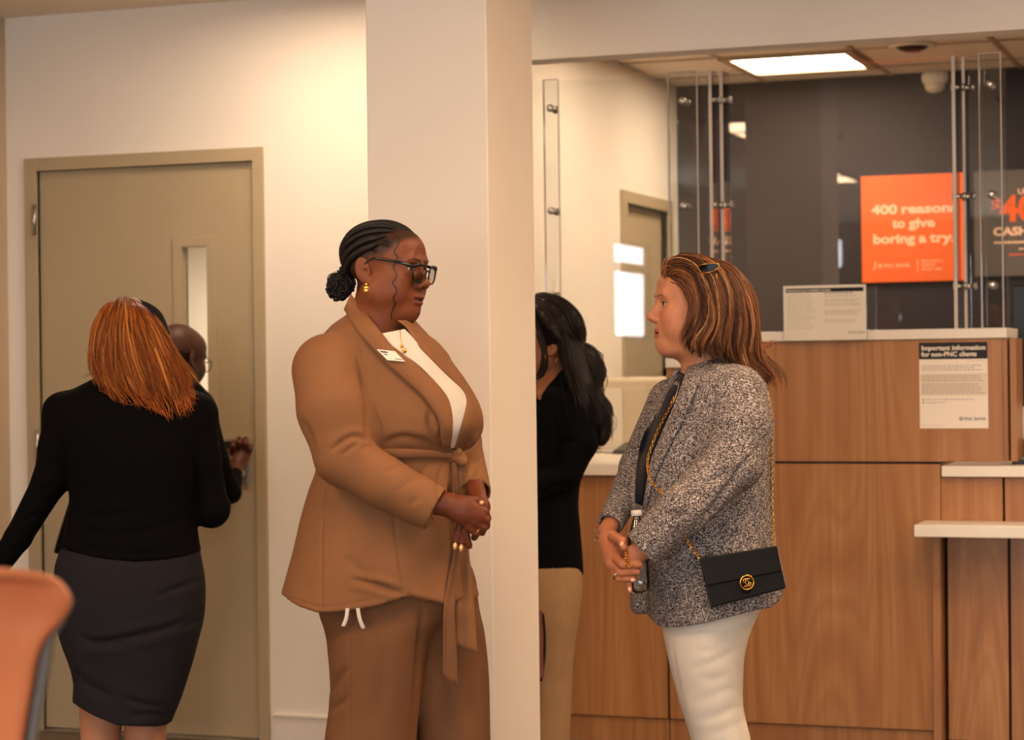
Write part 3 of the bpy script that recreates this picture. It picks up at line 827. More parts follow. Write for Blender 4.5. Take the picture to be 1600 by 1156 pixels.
def loft(rings, n=2.3):
    """rings: (z, cx, cy, rx, ry) stacked by height, superelliptic sections"""
    A = np.array(sorted(rings), float)
    zz = np.linspace(A[0, 0], A[-1, 0], 160)
    cols = []
    for k in range(1, 5):
        # monotone-ish cubic through the rings
        m = np.gradient(A[:, k], A[:, 0])
        i = np.clip(np.searchsorted(A[:, 0], zz) - 1, 0, len(A) - 2)
        h = A[i + 1, 0] - A[i, 0]; t = (zz - A[i, 0]) / h
        y = (2 * t**3 - 3 * t**2 + 1) * A[i, k] + (t**3 - 2 * t**2 + t) * h * m[i] + (-2 * t**3 + 3 * t**2) * A[i + 1, k] + (t**3 - t**2) * h * m[i + 1]
        cols.append(y)
    z0, z1 = A[0, 0], A[-1, 0]
    def f(X, Y, Z):
        zr = Z.ravel() if Z.ndim == 3 and Z.shape[0] == 1 and Z.shape[1] == 1 else None
        if zr is not None:
            cx, cy, rx, ry = [np.interp(zr, zz, c_).reshape(1, 1, -1) for c_ in cols]
        else:
            cx, cy, rx, ry = [np.interp(Z, zz, c_) for c_ in cols]
        q = (np.abs((X - cx) / rx) ** n + np.abs((Y - cy) / ry) ** n) ** (1.0 / n)
        d = (q - 1.0) * np.minimum(rx, ry)
        return np.maximum(d, np.maximum(z0 - Z, Z - z1))
    xs = (cols[0] - cols[2]).min(), (cols[0] + cols[2]).max(); ys = (cols[1] - cols[3]).min(), (cols[1] + cols[3]).max()
    return Prim(f, (xs[0], ys[0], z0), (xs[1], ys[1], z1))
class Field:
    def __init__(s, lo, hi, h):
        s.lo = np.array(lo, float); s.h = h
        n = np.ceil((np.array(hi, float) - s.lo) / h).astype(int) + 1
        s.ax = [(s.lo[i] + h * np.arange(n[i])).astype(np.float32) for i in range(3)]
        s.d = np.full(tuple(n), 1.0, np.float32)
    def _win(s, lo, hi):
        sl = []
        for i in range(3):
            a = int(max(0, math.floor((lo[i] - s.lo[i]) / s.h))); b = int(min(len(s.ax[i]), math.ceil((hi[i] - s.lo[i]) / s.h) + 1))
            if b <= a: return None
            sl.append(slice(a, b))
        return tuple(sl)
    def _grid(s, w):
        return s.ax[0][w[0]][:, None, None], s.ax[1][w[1]][None, :, None], s.ax[2][w[2]][None, None, :]
    def add(s, prim, k=0.0):
        m = k + 3 * s.h
        w = s._win(prim.lo - m, prim.hi + m)
        if w is None: return s
        b = prim.f(*s._grid(w)).astype(np.float32); a = s.d[w]
        if k > 0:
            hh = np.maximum(k - np.abs(a - b), 0.0) / k
            s.d[w] = np.minimum(a, b) - hh * hh * k * 0.25
        else:
            s.d[w] = np.minimum(a, b)
        return s
    def cut(s, prim, k=0.0):
        m = k + 3 * s.h
        w = s._win(prim.lo - m, prim.hi + m)
        if w is None: return s
        b = -prim.f(*s._grid(w)).astype(np.float32); a = s.d[w]
        if k > 0:
            hh = np.maximum(k - np.abs(a - b), 0.0) / k
            s.d[w] = np.maximum(a, b) + hh * hh * k * 0.25
        else:
            s.d[w] = np.maximum(a, b)
        return s
    def clip(s, fn):
        w = (slice(None),) * 3
        s.d = np.maximum(s.d, fn(*s._grid(w)).astype(np.float32)); return s
    def disp(s, fn):
        w = (slice(None),) * 3
        m = np.abs(s.d) < 0.06
        s.d = np.where(m, s.d + fn(*s._grid(w)).astype(np.float32), s.d); return s
    def mesh(s):
        d = s.d; sg = d < 0
        nx, ny, nz = d.shape
        cnt = np.zeros((nx - 1, ny - 1, nz - 1), np.uint8)
        for i in (0, 1):
            for j in (0, 1):
                for k in (0, 1):
                    cnt += sg[i:nx - 1 + i, j:ny - 1 + j, k:nz - 1 + k]
        act = (cnt > 0) & (cnt < 8)
        idx = np.full(act.shape, -1, np.int64)
        cells = np.argwhere(act); idx[act] = np.arange(len(cells))
        corners = [(i, j, k) for i in (0, 1) for j in (0, 1) for k in (0, 1)]
        vals = {c: d[cells[:, 0] + c[0], cells[:, 1] + c[1], cells[:, 2] + c[2]].astype(float) for c in corners}
        acc = np.zeros((len(cells), 3)); num = np.zeros(len(cells))
        for c in corners:
            for a in range(3):
                if c[a] == 0:
                    c2 = list(c); c2[a] = 1; c2 = tuple(c2)
                    va, vb = vals[c], vals[c2]
                    m = (va < 0) != (vb < 0)
                    t = np.where(m, va / np.where(m, va - vb, 1), 0)
                    p = np.tile(np.array(c, float), (len(cells), 1)); p[:, a] = t
                    acc += p * m[:, None]; num += m
        V = s.lo + s.h * (cells + acc / np.maximum(num, 1)[:, None])
        Q = []
        for a in range(3):
            b, c = (a + 1) % 3, (a + 2) % 3
            sl0 = [slice(None)] * 3; sl1 = [slice(None)] * 3
            sl0[a] = slice(0, -1); sl1[a] = slice(1, None)
            s0, s1 = sg[tuple(sl0)], sg[tuple(sl1)]
            e = np.argwhere(s0 != s1)
            e = e[(e[:, b] > 0) & (e[:, c] > 0) & (e[:, b] < d.shape[b] - 1) & (e[:, c] < d.shape[c] - 1)]
            if not len(e): continue
            inside = s0[e[:, 0], e[:, 1], e[:, 2]]
            def at(db, dc):
                q = e.copy(); q[:, b] += db; q[:, c] += dc
                return idx[q[:, 0], q[:, 1], q[:, 2]]
            q = np.stack([at(-1, -1), at(0, -1), at(0, 0), at(-1, 0)], 1)
            q[~inside] = q[~inside][:, ::-1]
            Q.append(q)
        Q = np.concatenate(Q); Q = Q[(Q >= 0).all(1)]
        return V, Q
def relax(V, Q, it=1, f=0.5):
    for _ in range(it):
        acc = np.zeros_like(V); n = np.zeros(len(V))
        for a, b in ((0, 1), (1, 2), (2, 3), (3, 0)):
            np.add.at(acc, Q[:, a], V[Q[:, b]]); np.add.at(acc, Q[:, b], V[Q[:, a]])
            np.add.at(n, Q[:, a], 1); np.add.at(n, Q[:, b], 1)
        V = V + f * (acc / np.maximum(n, 1)[:, None] - V)
    return V
def normals(V, Q):
    n = np.cross(V[Q[:, 2]] - V[Q[:, 0]], V[Q[:, 3]] - V[Q[:, 1]])
    N = np.zeros_like(V)
    for k in range(4):
        np.add.at(N, Q[:, k], n)
    return N / (np.linalg.norm(N, axis=1, keepdims=True) + 1e-12)
def poly_dist(u, v, pts, taper=False):
    best = np.full(len(u), 1e9); par = np.zeros(len(u))
    seg = [math.hypot(b[0] - a[0], b[1] - a[1]) for a, b in zip(pts[:-1], pts[1:])]
    tot = sum(seg) + 1e-9; acc = 0.0
    for (a, b), L in zip(zip(pts[:-1], pts[1:]), seg):
        dx, dy = b[0] - a[0], b[1] - a[1]
        t = np.clip(((u - a[0]) * dx + (v - a[1]) * dy) / (dx * dx + dy * dy + 1e-9), 0, 1)
        d = np.hypot(u - a[0] - t * dx, v - a[1] - t * dy)
        m = d < best
        best = np.where(m, d, best); par = np.where(m, (acc + t * L) / tot, par); acc += L
    return best, par
def folds(V, Q, creases, facing=True):
    """press creases (pixel polylines on the side facing the viewer) into a garment: (points, width px, depth m, ridge)"""
    N = normals(V, Q); u, v = proj(V)
    w = np.clip(-N[:, 1] * 1.6 + 0.15, 0, 1) if facing else np.ones(len(V))
    D = np.zeros(len(V))
    for cr in creases:
        pts, wd, dep = cr[0], cr[1], cr[2]; ridge = cr[3] if len(cr) > 3 else 0.5
        pts = smooth_path(pts, 4 * len(pts)) if len(pts) > 2 else pts
        d, t = poly_dist(u, v, [tuple(p) for p in pts])
        tp = np.clip(4 * t * (1 - t), 0, 1) ** .7 if ridge > 0 else np.clip(12 * t, .2, 1) * np.clip(12 * (1 - t), .2, 1)
        D += tp * (-dep * np.exp(-(d / wd) ** 2) + .6 * ridge * dep * np.exp(-((d - 2.2 * wd) / (1.5 * wd)) ** 2))
    return V + N * (D * w)[:, None]
def mesh_np(name, V, Q, mat, col=None):
    me = bpy.data.meshes.new(name)
    n, f = len(V), len(Q); k = Q.shape[1]
    me.vertices.add(n); me.vertices.foreach_set('co', V.astype(np.float32).ravel())
    me.loops.add(f * k); me.loops.foreach_set('vertex_index', Q.astype(np.int32).ravel())
    me.polygons.add(f); me.polygons.foreach_set('loop_start', np.arange(0, f * k, k, dtype=np.int32))
    try: me.polygons.foreach_set('loop_total', np.full(f, k, np.int32))
    except Exception: pass
    me.polygons.foreach_set('use_smooth', np.ones(f, bool))
    me.update(); me.validate()
    if col is not None:
        at = me.color_attributes.new('Col', 'FLOAT_COLOR', 'POINT')
        c4 = np.ones((n, 4), np.float32); c4[:, :3] = col
        at.data.foreach_set('color', c4.ravel())
    if mat is not None: me.materials.append(mat)
    return me
def part(name, V, Q, mat, parent, col=None):
    me = mesh_np(name, np.asarray(V), np.asarray(Q), mat, col)
    o = bpy.data.objects.new(name, me); COL.objects.link(o)
    return cam_parent(o, parent)
def part_geo(name, vs, fs, mat, parent, smooth=True):
    o = obj(name, vs, fs, mat, None, smooth)
    return cam_parent(o, parent)
class Geo:
    """collects several swept pieces into one mesh (with a colour per piece)"""
    def __init__(s): s.v, s.f, s.c = [], [], []
    def add(s, vs, fs, col=None):
        b = len(s.v); s.v += [tuple(v) for v in vs]; s.f += [tuple(i + b for i in f) for f in fs]
        s.c += [col if col is not None else (1, 1, 1)] * len(vs)
    def make(s, name, mat, parent, use_col=False):
        o = obj(name, s.v, s.f, mat, None, True)
        if use_col:
            at = o.data.color_attributes.new('Col', 'FLOAT_COLOR', 'POINT')
            c4 = np.ones((len(s.v), 4), np.float32); c4[:, :3] = np.array(s.c)
            at.data.foreach_set('color', c4.ravel())
        return cam_parent(o, parent)
def bvh(V, Q):
    return BVHTree.FromPolygons([tuple(v) for v in V], [tuple(map(int, q)) for q in Q])
EYE = Vector((0, 0, HCAM))
def cast(tree, u, v):
    a, b = ray_cam(u, v)
    d = Vector((a, 1, b)).normalized()
    h = tree.ray_cast(EYE, d)
    return (np.array(h[0]), np.array(h[1])) if h[0] is not None else (None, None)
def resample(pts, n):
    return smooth_path(pts, n)
def band(tree, A, B, nA, nB, off, th, name, mat, parent, blur=2, bulge=0.0, Y0=None, keep=False):
    """a piece of cloth laid on a body: strip between two pixel polylines, dropped onto the surface, with thickness"""
    a, b = resample(A, nA), resample(B, nA)
    Ys = np.full((nA, nB), np.nan)
    uv = np.zeros((nA, nB, 2))
    for i in range(nA):
        for j in range(nB):
            t = j / (nB - 1)
            uv[i, j] = a[i] * (1 - t) + b[i] * t
            if tree is not None:
                p, _ = cast(tree, *uv[i, j])
                if p is not None: Ys[i, j] = p[1]
    if tree is None: Ys[:] = Y0
    for _ in range(60):                       # off the silhouette: continue the neighbouring depth
        bad = np.isnan(Ys)
        if not bad.any(): break
        P_ = np.pad(Ys, 1, constant_values=np.nan)
        st = np.stack([P_[1:-1, :-2], P_[1:-1, 2:], P_[:-2, 1:-1], P_[2:, 1:-1]])
        with np.errstate(all='ignore'):
            m = np.nanmean(st, 0)
        Ys = np.where(bad, m, Ys)
    for _ in range(blur):
        P_ = np.pad(Ys, 1, mode='edge')
        Ys = np.minimum(Ys + .0015, (P_[1:-1, :-2] + P_[1:-1, 2:] + P_[:-2, 1:-1] + P_[2:, 1:-1] + 2 * Ys) / 6)
    F_, K_ = [], []
    for i in range(nA):
        for j in range(nB):
            t = j / (nB - 1)
            Y = Ys[i, j] - off - bulge * math.sin(math.pi * t)
            F_.append(pt(uv[i, j, 0], uv[i, j, 1], Y - th)); K_.append(pt(uv[i, j, 0], uv[i, j, 1], Y + .004))
    V = np.array(F_ + K_); m = nA * nB; Q = []
    g = lambda i, j: i * nB + j
    for i in range(nA - 1):
        for j in range(nB - 1):
            Q.append((g(i, j), g(i, j + 1), g(i + 1, j + 1), g(i + 1, j)))
            Q.append((m + g(i, j), m + g(i + 1, j), m + g(i + 1, j + 1), m + g(i, j + 1)))
    for i in range(nA - 1):
        Q.append((g(i, 0), g(i + 1, 0), m + g(i + 1, 0), m + g(i, 0)))
        Q.append((g(i + 1, nB - 1), g(i, nB - 1), m + g(i, nB - 1), m + g(i + 1, nB - 1)))
    for j in range(nB - 1):
        Q.append((g(0, j + 1), g(0, j), m + g(0, j), m + g(0, j + 1)))
        Q.append((g(nA - 1, j), g(nA - 1, j + 1), m + g(nA - 1, j + 1), m + g(nA - 1, j)))
    Q = np.array(Q)
    if keep: return V, Q
    o = part(name, V, Q, mat, parent)
    return o
class Figure:
    def __init__(s, Y): s.Y = Y; s.s = F_PX / Y
    def p(s, u, v, dY=0.0): return pt(u, v, s.Y + dY)
    def m(s, px): return px / s.s
    def cone(s, a, b, r1, r2, flat=None): return cone(s.p(*a), s.p(*b), s.m(r1), s.m(r2), flat)
    def ball(s, a, rx, ry, rz, R=None): return ell(s.p(*a), (s.m(rx), ry, s.m(rz)), R)
    def loft(s, rows, n=2.3):
        rg = []
        for (v, uL, uR, dY, ry) in rows:
            c = s.p((uL + uR) / 2, v, dY)
            rg.append((c[2], c[0], c[1], s.m((uR - uL) / 2), ry))
        return loft(rg, n)
    def zline(s, pts, dY):
        """height of a hem as a function of X"""
        P = np.array([s.p(u, v, dY) for (u, v) in pts]); o = np.argsort(P[:, 0])
        return P[o, 0], P[o, 2]
def noise3(X, Y, Z, f, seed=0):
    """cheap smooth pseudo-noise"""
    r = np.random.RandomState(seed); out = 0
    for k in range(5):
        a = r.uniform(-1, 1, 3); a = a / np.linalg.norm(a) * f * (0.7 + .3 * k)
        out = out + np.sin(X * a[0] + Y * a[1] + Z * a[2] + r.uniform(0, 6.28)) / 5
    return out
def hand(Fd, wrist, d, side, curl=0.5, sc=1.0, wr=0.024):
    """relaxed or gripping hand: wrist point, pointing direction, thumb side; palm side = d x side"""
    d = np.array(d, float); d /= np.linalg.norm(d)
    side = np.array(side, float); side -= d * (side @ d); side /= np.linalg.norm(side)
    nrm = np.cross(d, side)
    w_ = np.array(wrist, float)
    Fd.add(cone(w_ - d * .05 * sc, w_, wr * 1.05 * sc, wr * sc), .01)
    kn = w_ + d * .092 * sc
    Fd.add(cone(w_ + d * .01 * sc, w_ + d * .05 * sc, wr * sc, .034 * sc, (nrm, 1.7)), .012)
    Fd.add(cone(w_ + d * .04 * sc, kn - d * .006 * sc, .037 * sc, .040 * sc, (nrm, 2.5)), .012)
    for off, L, r in ((.029, .072, .0092), (.0095, .080, .0096), (-.0105, .075, .0092), (-.029, .058, .0082)):
        b = kn + side * off * sc - d * .006 * sc
        a = curl * (1.0 + (.03 - off) * 4); p = b.copy(); dd = d + side * off * 1.6; ang = 0.0
        Fd.add(cone(b - d * .03 * sc, b, r * sc, r * 1.08 * sc), .006)
        for k, fr in enumerate((.44, .30, .26)):
            ang += a * (0.8, 1.1, .7)[k]
            q = p + (dd / np.linalg.norm(dd) * math.cos(ang) + nrm * math.sin(ang)) * L * fr * sc
            Fd.add(cone(p, q, r * sc * (1 - .06 * k), r * sc * (.94 - .07 * k)), .0035); p = q
    t0 = w_ + d * .022 * sc + side * .022 * sc
    t1 = t0 + (d * .6 + side * .62 + nrm * .25 * (1 + curl)) * .040 * sc
    t2 = t1 + (d * .9 + side * .18 + nrm * .45 * curl) * .032 * sc
    t3 = t2 + (d * .95 - side * .1 + nrm * .5 * curl) * .026 * sc
    Fd.add(cone(t0, t1, .015 * sc, .0125 * sc), .012); Fd.add(cone(t1, t2, .0118 * sc, .0105 * sc), .004); Fd.add(cone(t2, t3, .0105 * sc, .0085 * sc), .004)
# ================================================================== heads
def attr_mat(name, rough=0.5, spec=0.4, sss=0.0, bump=0.0, bscale=600, tint=1.0, var=0.08, vscale=40):
    t = NT(name)
    a = t.n('ShaderNodeAttribute'); a.attribute_name = 'Col'
    nz = t.noise(t.coords(), vscale, 4)
    g = t.ramp(nz, [(0.25, (1 - var, 1 - var, 1 - var, 1)), (0.75, (1, 1, 1, 1))])
    t.color(t.mix(1.0, a.outputs['Color'], g, 'MULTIPLY'))
    t.set(Roughness=rough); t.b.inputs['Specular IOR Level'].default_value = spec
    if sss:
        t.b.inputs['Subsurface Weight'].default_value = sss; t.b.inputs['Subsurface Radius'].default_value = (1, .35, .2); t.b.inputs['Subsurface Scale'].default_value = .006
    if bump: t.bump(t.noise(t.coords(), bscale, 3), bump, .0006)
    return t.m
M['skin'] = attr_mat('skin', 0.5, 0.3, 0.05, 0.25)
M['hair'] = attr_mat('hair', 0.5, 0.3, 0, 0, var=0.15, vscale=90)
M['sclera'] = plain('eye_white', (176, 160, 148), .25, var=.02)
M['iris'] = plain('eye_iris', (62, 40, 24), .2, var=.2)
M['gold'] = plain('gold', (226, 170, 78), .22, metal=1.0, var=.08)
M['silver'] = plain('silver', (205, 196, 184), .22, metal=1.0, var=.06)
M['frame_black'] = plain('glossy_black_acetate', (14, 12, 12), .18, var=.2)
M['lens'] = thin_pane_mat('clear_lens', (.95, .95, .94), .07)
M['teeth'] = plain('teeth', (226, 214, 196), .3, var=.02)
M['darkhair'] = plain('dark_hair', (24, 17, 14), .4, var=.3, vscale=60)

def rot_cam(t_deg, pitch_deg=0, roll_deg=0, left=False):
    """head axes as columns (forward, left, up); t = turn towards the viewer from a side view"""
    t, p, r = map(math.radians, (t_deg, pitch_deg, roll_deg))
    fwd = np.array((math.cos(t) * (-1 if left else 1), -math.sin(t), 0.0))
    up = np.array((0, 0, 1.0)); lft = np.cross(up, fwd)
    f2 = fwd * math.cos(p) - up * math.sin(p); u2 = up * math.cos(p) + fwd * math.sin(p)
    l3 = lft * math.cos(r) + u2 * math.sin(r); u3 = u2 * math.cos(r) - lft * math.sin(r)
    return np.stack([f2, l3, u3], 1)
class Head:
    def __init__(s, R, anchor_local, anchor_cam, sc=1.0):
        s.R, s.sc = R, sc
        s.t = np.array(anchor_cam) - R @ (np.array(anchor_local) * sc)
    def to(s, P):
        P = np.atleast_2d(np.asarray(P, float))
        return (s.R @ (P * s.sc).T).T + s.t
    def loc(s, P):
        P = np.atleast_2d(np.asarray(P, float))
        return (s.R.T @ (P - s.t).T).T / s.sc
def head_mesh(h=0.0019, full=0.0, nose=1.0, lips=1.0, mouth=0.0, neck=None, male=False, chin=1.0, ears=(1, 1), brow=1.0, double=0.0, crown=1.0, lipx=0.0):
    Fd = Field((-.14, -.125, -.30), (.135, .125, .135), h)
    w = 1 + .10 * full
    Fd.add(ell((-.015, 0, .035), (.097, .076, .083)))
    Fd.add(ell((.043, 0, .038), (.046, .062, .055)), .03)
    Fd.add(ell((.034, 0, -.03), (.056, .060 * w, .075)), .03)
    Fd.add(ell((.012, 0, -.055), (.055, .062 * w, .045)), .03)
    for sg_ in (-1, 1):
        Fd.add(cone((.005, sg_ * .050 * w, -.062), (.062, sg_ * .018 * w, -.097), .020 + .006 * full, .017), .03)
        Fd.add(ell((.052, sg_ * .038 * w, -.034), (.034, .028, .031 + .006 * full)), .02)
        Fd.add(ell((.045, sg_ * .040 * w, -.062), (.030, .022, .024)) if full else ell((.045, sg_ * .036, -.055), (.026, .02, .02)), .02)
    Fd.add(ell((.072, 0, -.097), (.020 * chin, .022, .017)), .018)
    Fd.add(ell((.066, 0, -.063), (.029, .034, .034)), .016)
    Fd.add(cone((.080, -.034, .016), (.080, .034, .016), .010 * brow, .010 * brow), .02)
    if double:
        Fd.add(ell((.030, 0, -.112), (.048, .044, .026 * double)), .025)
    for sg_ in (-1, 1):
        Fd.cut(ell((.098, sg_ * .032, -.001), (.0185, .019, .012)), .016)
    # eyelids
    for sg_ in (-1, 1):
        Fd.add(ell((.0735, sg_ * .0315, -.001), (.0136, .0138, .0128)), .004)
    # nose
    Fd.add(cone((.085, 0, .006), (.103, 0, -.027), .0075, .0092), .010)
    Fd.add(ell((.105 + .004 * (nose - 1), 0, -.0335), (.0118, .0125 * nose, .0105)), .008)
    for sg_ in (-1, 1):
        Fd.add(ell((.0965, sg_ * .0125 * nose, -.0385), (.0115, .0072, .0085)), .004)
        Fd.cut(ell((.103, sg_ * .0062 * nose, -.0465), (.0065, .0038, .0045)), .002)
    # lips
    Fd.add(ell((.0870 + lipx, 0, -.0655), (.0105, .0225, .0058 * lips)), .004)
    Fd.add(ell((.0850 + lipx, 0, -.0780 - mouth), (.0108, .020, .0066 * lips)), .004)
    Fd.cut(ell((.101, 0, -.0718 - mouth * .5), (.016, .0215, .0012 + mouth)), .0015)
    # eye openings
    for sg_ in (-1, 1):
        Fd.cut(ell((.088, sg_ * .0335, -.0015), (.016, .0125, .0038)), .0012)
    # ears
    for sg_, on in ((-1, ears[0]), (1, ears[1])):
        if not on: continue
        a = math.radians(14)
        Ry = np.array(((math.cos(a), 0, -math.sin(a)), (0, 1, 0), (math.sin(a), 0, math.cos(a))))
        fl = -.30 * sg_
        Rz_ = np.array(((math.cos(fl), -math.sin(fl), 0), (math.sin(fl), math.cos(fl), 0), (0, 0, 1)))
        R = Rz_ @ Ry
        c = np.array((-.021, sg_ * .0775, -.011))
        Fd.add(ell(c, (.0185, .0065, .031), R), .004)
        Fd.cut(ell(c + R @ np.array((.003, sg_ * .0075, .004)), (.0115, .0058, .021), R), .003)
        Fd.add(ell(c + R @ np.array((.004, sg_ * .001, .004)), (.0055, .0042, .013), R), .003)
        Fd.add(ell(c + R @ np.array((.007, 0, -.026)), (.0085, .005, .009), R), .005)
        Fd.cut(ell(c + R @ np.array((.008, sg_ * .006, -.004)), (.005, .006, .006), R), .003)
    nk = neck or ((-.018, -.075), (-.05, -.24), .056, .062)
    Fd.add(cone((nk[0][0], 0, nk[0][1]), (nk[1][0], 0, nk[1][1]), nk[2], nk[3]), .025)
    V, Q = Fd.mesh(); V = relax(V, Q, 1, .35)
    if crown != 1.0:
        z = V[:, 2]; V[:, 2] = np.where(z > .025, .025 + (z - .025) * crown, z)
    return V, Q
def head_colors(V, skin, lip, mouth=0.0, blush=None, scalp=None, beard=None):
    skin, lip = np.array(lin(skin)[:3]), np.array(lin(lip)[:3])
    C = np.tile(skin, (len(V), 1))
    x, y, z = V[:, 0], V[:, 1], V[:, 2]
    if blush is not None:
        b = np.array(lin(blush)[:3])
        for sg_ in (-1, 1):
            g = .55 * np.exp(-(((x - .07) / .03) ** 2 + ((y - sg_ * .042) / .022) ** 2 + ((z + .035) / .02) ** 2))
            C = C * (1 - g[:, None]) + b * g[:, None]
        g = .45 * np.exp(-(((x - .11) / .012) ** 2 + (y / .014) ** 2 + ((z + .038) / .012) ** 2)); C = C * (1 - g[:, None]) + b * g[:, None]
    m1 = ((y / .0235) ** 2 + ((z + .0665) / .0066) ** 2 < 1) & (x > .084)
    m2 = ((y / .0210) ** 2 + ((z + .0780 + mouth) / .0072) ** 2 < 1) & (x > .082)
    C[m1 | m2] = lip
    inner = (np.abs(z + .0718 + mouth * .5) < .0012 + mouth * .8) & (np.abs(y) < .020) & (x > .06) & (x < .0945)
    if mouth: C[inner] = lip * .25
    for sg_ in (-1, 1):                                  # upper lid / lash line
        e = (((y - sg_ * .0315) / .0150) ** 2 + ((z - .0030) / .0030) ** 2 < 1) & (x > .07)
        C[e] = C[e] * .45
    if scalp is not None:
        sc_ = np.array(lin(scalp)[:3])
        zb = np.interp(x, [-.12, -.035, -.02, -.008, .025, .045, .058, .074, .1], [-.065, -.06, -.035, .018, .026, .040, .056, .070, .09])
        g = 1 / (1 + np.exp(-(z - zb) / .003))
        g = g * (np.abs(y) < .0772)
        C = C * (1 - g[:, None]) + sc_ * g[:, None]
    if beard is not None:
        b = np.array(lin(beard)[:3])
        g = 1 / (1 + np.exp((z + .045 + .25 * np.maximum(0, x - .06)) / .006)) * (x > -.005) * (z > -.125)
        C = C * (1 - .8 * g[:, None]) + b * .8 * g[:, None]
    return C
def eyes(hd, body, gaze=(1, 0, 0), iris=None):
    g = np.array(gaze, float); g /= np.linalg.norm(g)
    for sg_ in (-1, 1):
        r = .0122; vs, fs = [], []
        nl, nm = 14, 20
        q = Vector((0, 0, 1)).rotation_difference(Vector(g)).to_matrix()
        for i in range(nl + 1):
            th = math.pi * i / nl
            for k in range(nm):
                ph = 2 * math.pi * k / nm
                vs.append(np.array(q @ Vector((r * math.sin(th) * math.cos(ph), r * math.sin(th) * math.sin(ph), r * math.cos(th)))) + np.array((.0735, sg_ * .0315, -.001)))
        for i in range(nl):
            for k in range(nm):
                fs.append((i * nm + k, i * nm + (k + 1) % nm, (i + 1) * nm + (k + 1) % nm, (i + 1) * nm + k))
        o = part_geo('eye', hd.to(vs), fs, M['sclera'], body)
        o.data.materials.append(iris or M['iris']); o.data.materials.append(M['black'])
        for p_ in o.data.polygons:
            i = p_.index // nm
            p_.material_index = 2 if i < 1 else (1 if i < 3 else 0)
def brows(hd, tree, body, mat, th=.0022, lift=0.0, full=(-1, 1)):
    for sg_ in full:
        ctl = [(.011, .0170 + lift), (.022, .0200 + lift), (.036, .0215 + lift), (.049, .0175 + lift)]
        P = []
        for (y, z) in smooth_path(ctl, 14):
            h = tree.ray_cast(Vector((.3, sg_ * y, z)), Vector((-1, 0, 0)))
            if h[0] is not None: P.append(np.array(h[0]) + np.array((.0004, 0, 0)))
        rr = [th * (1.15 - .85 * (i / (len(P) - 1)) ** 1.5) for i in range(len(P))]
        vs, fs = tube_geo(hd.to(P), rr, 6)
        part_geo('eyebrow', vs, fs, mat, body)
def lashes(hd, tree, body, mat, r=.0008):
    for sg_ in (-1, 1):
        P = []
        for a in np.linspace(math.radians(14), math.radians(172), 14):
            y, z = sg_ * (.0335 + .0134 * math.cos(a)), -.0012 + .0050 * math.sin(a)
            h = tree.ray_cast(Vector((.3, y, z)), Vector((-1, 0, 0)))
            if h[0] is not None: P.append(np.array(h[0]) + np.array((.0008, 0, -.0002)))
        vs, fs = tube_geo(hd.to(P), [r * (.5 + .7 * math.sin(math.pi * i / (len(P) - 1))) for i in range(len(P))], 5)
        part_geo('eyelashes', vs, fs, mat, body)
def strand_field(rs, guides, n, spread, jit, seg=14, clump=1):
    """random strands between neighbouring guide curves; guides are (k,3) arrays in camera frame"""
    out = []
    G = [smooth_path(g, seg) for g in guides]
    t = np.linspace(0, 1, seg)
    for _ in range(n):
        a = rs.uniform(0, len(G) - 1.0001); i = int(a); f = a - i
        P = G[i] * (1 - f) + G[i + 1] * f
        off = rs.normal(0, 1, 3) * spread
        ph = rs.uniform(0, 6.28, 3); fr = rs.uniform(2, 7)
        wob = np.stack([np.sin(t * fr + ph[k]) for k in range(3)], 1) * jit * (.2 + t[:, None])
        P = P + off * (.35 + .9 * t[:, None]) + wob
        cut = rs.uniform(.82, 1.0); m = max(5, int(seg * cut))
        out.append(P[:m])
    return out
def hair_geo(strands, rs, r0, cols, geo=None, n=4, tip=.25):
    g = geo or Geo()
    cols = [np.array(lin(c)[:3]) for c in cols]
    for P in strands:
        k = rs.uniform(0, len(cols) - 1.001); i = int(k)
        c = cols[i] * (1 - (k - i)) + cols[i + 1] * (k - i)
        r = r0 * rs.uniform(.6, 1.4); m = len(P)
        rr = [r * (1 - (1 - tip) * (j / (m - 1)) ** 1.5) for j in range(m)]
        vs, fs = tube_geo(P, rr, n)
        g.add(vs, fs, tuple(c))
    return g

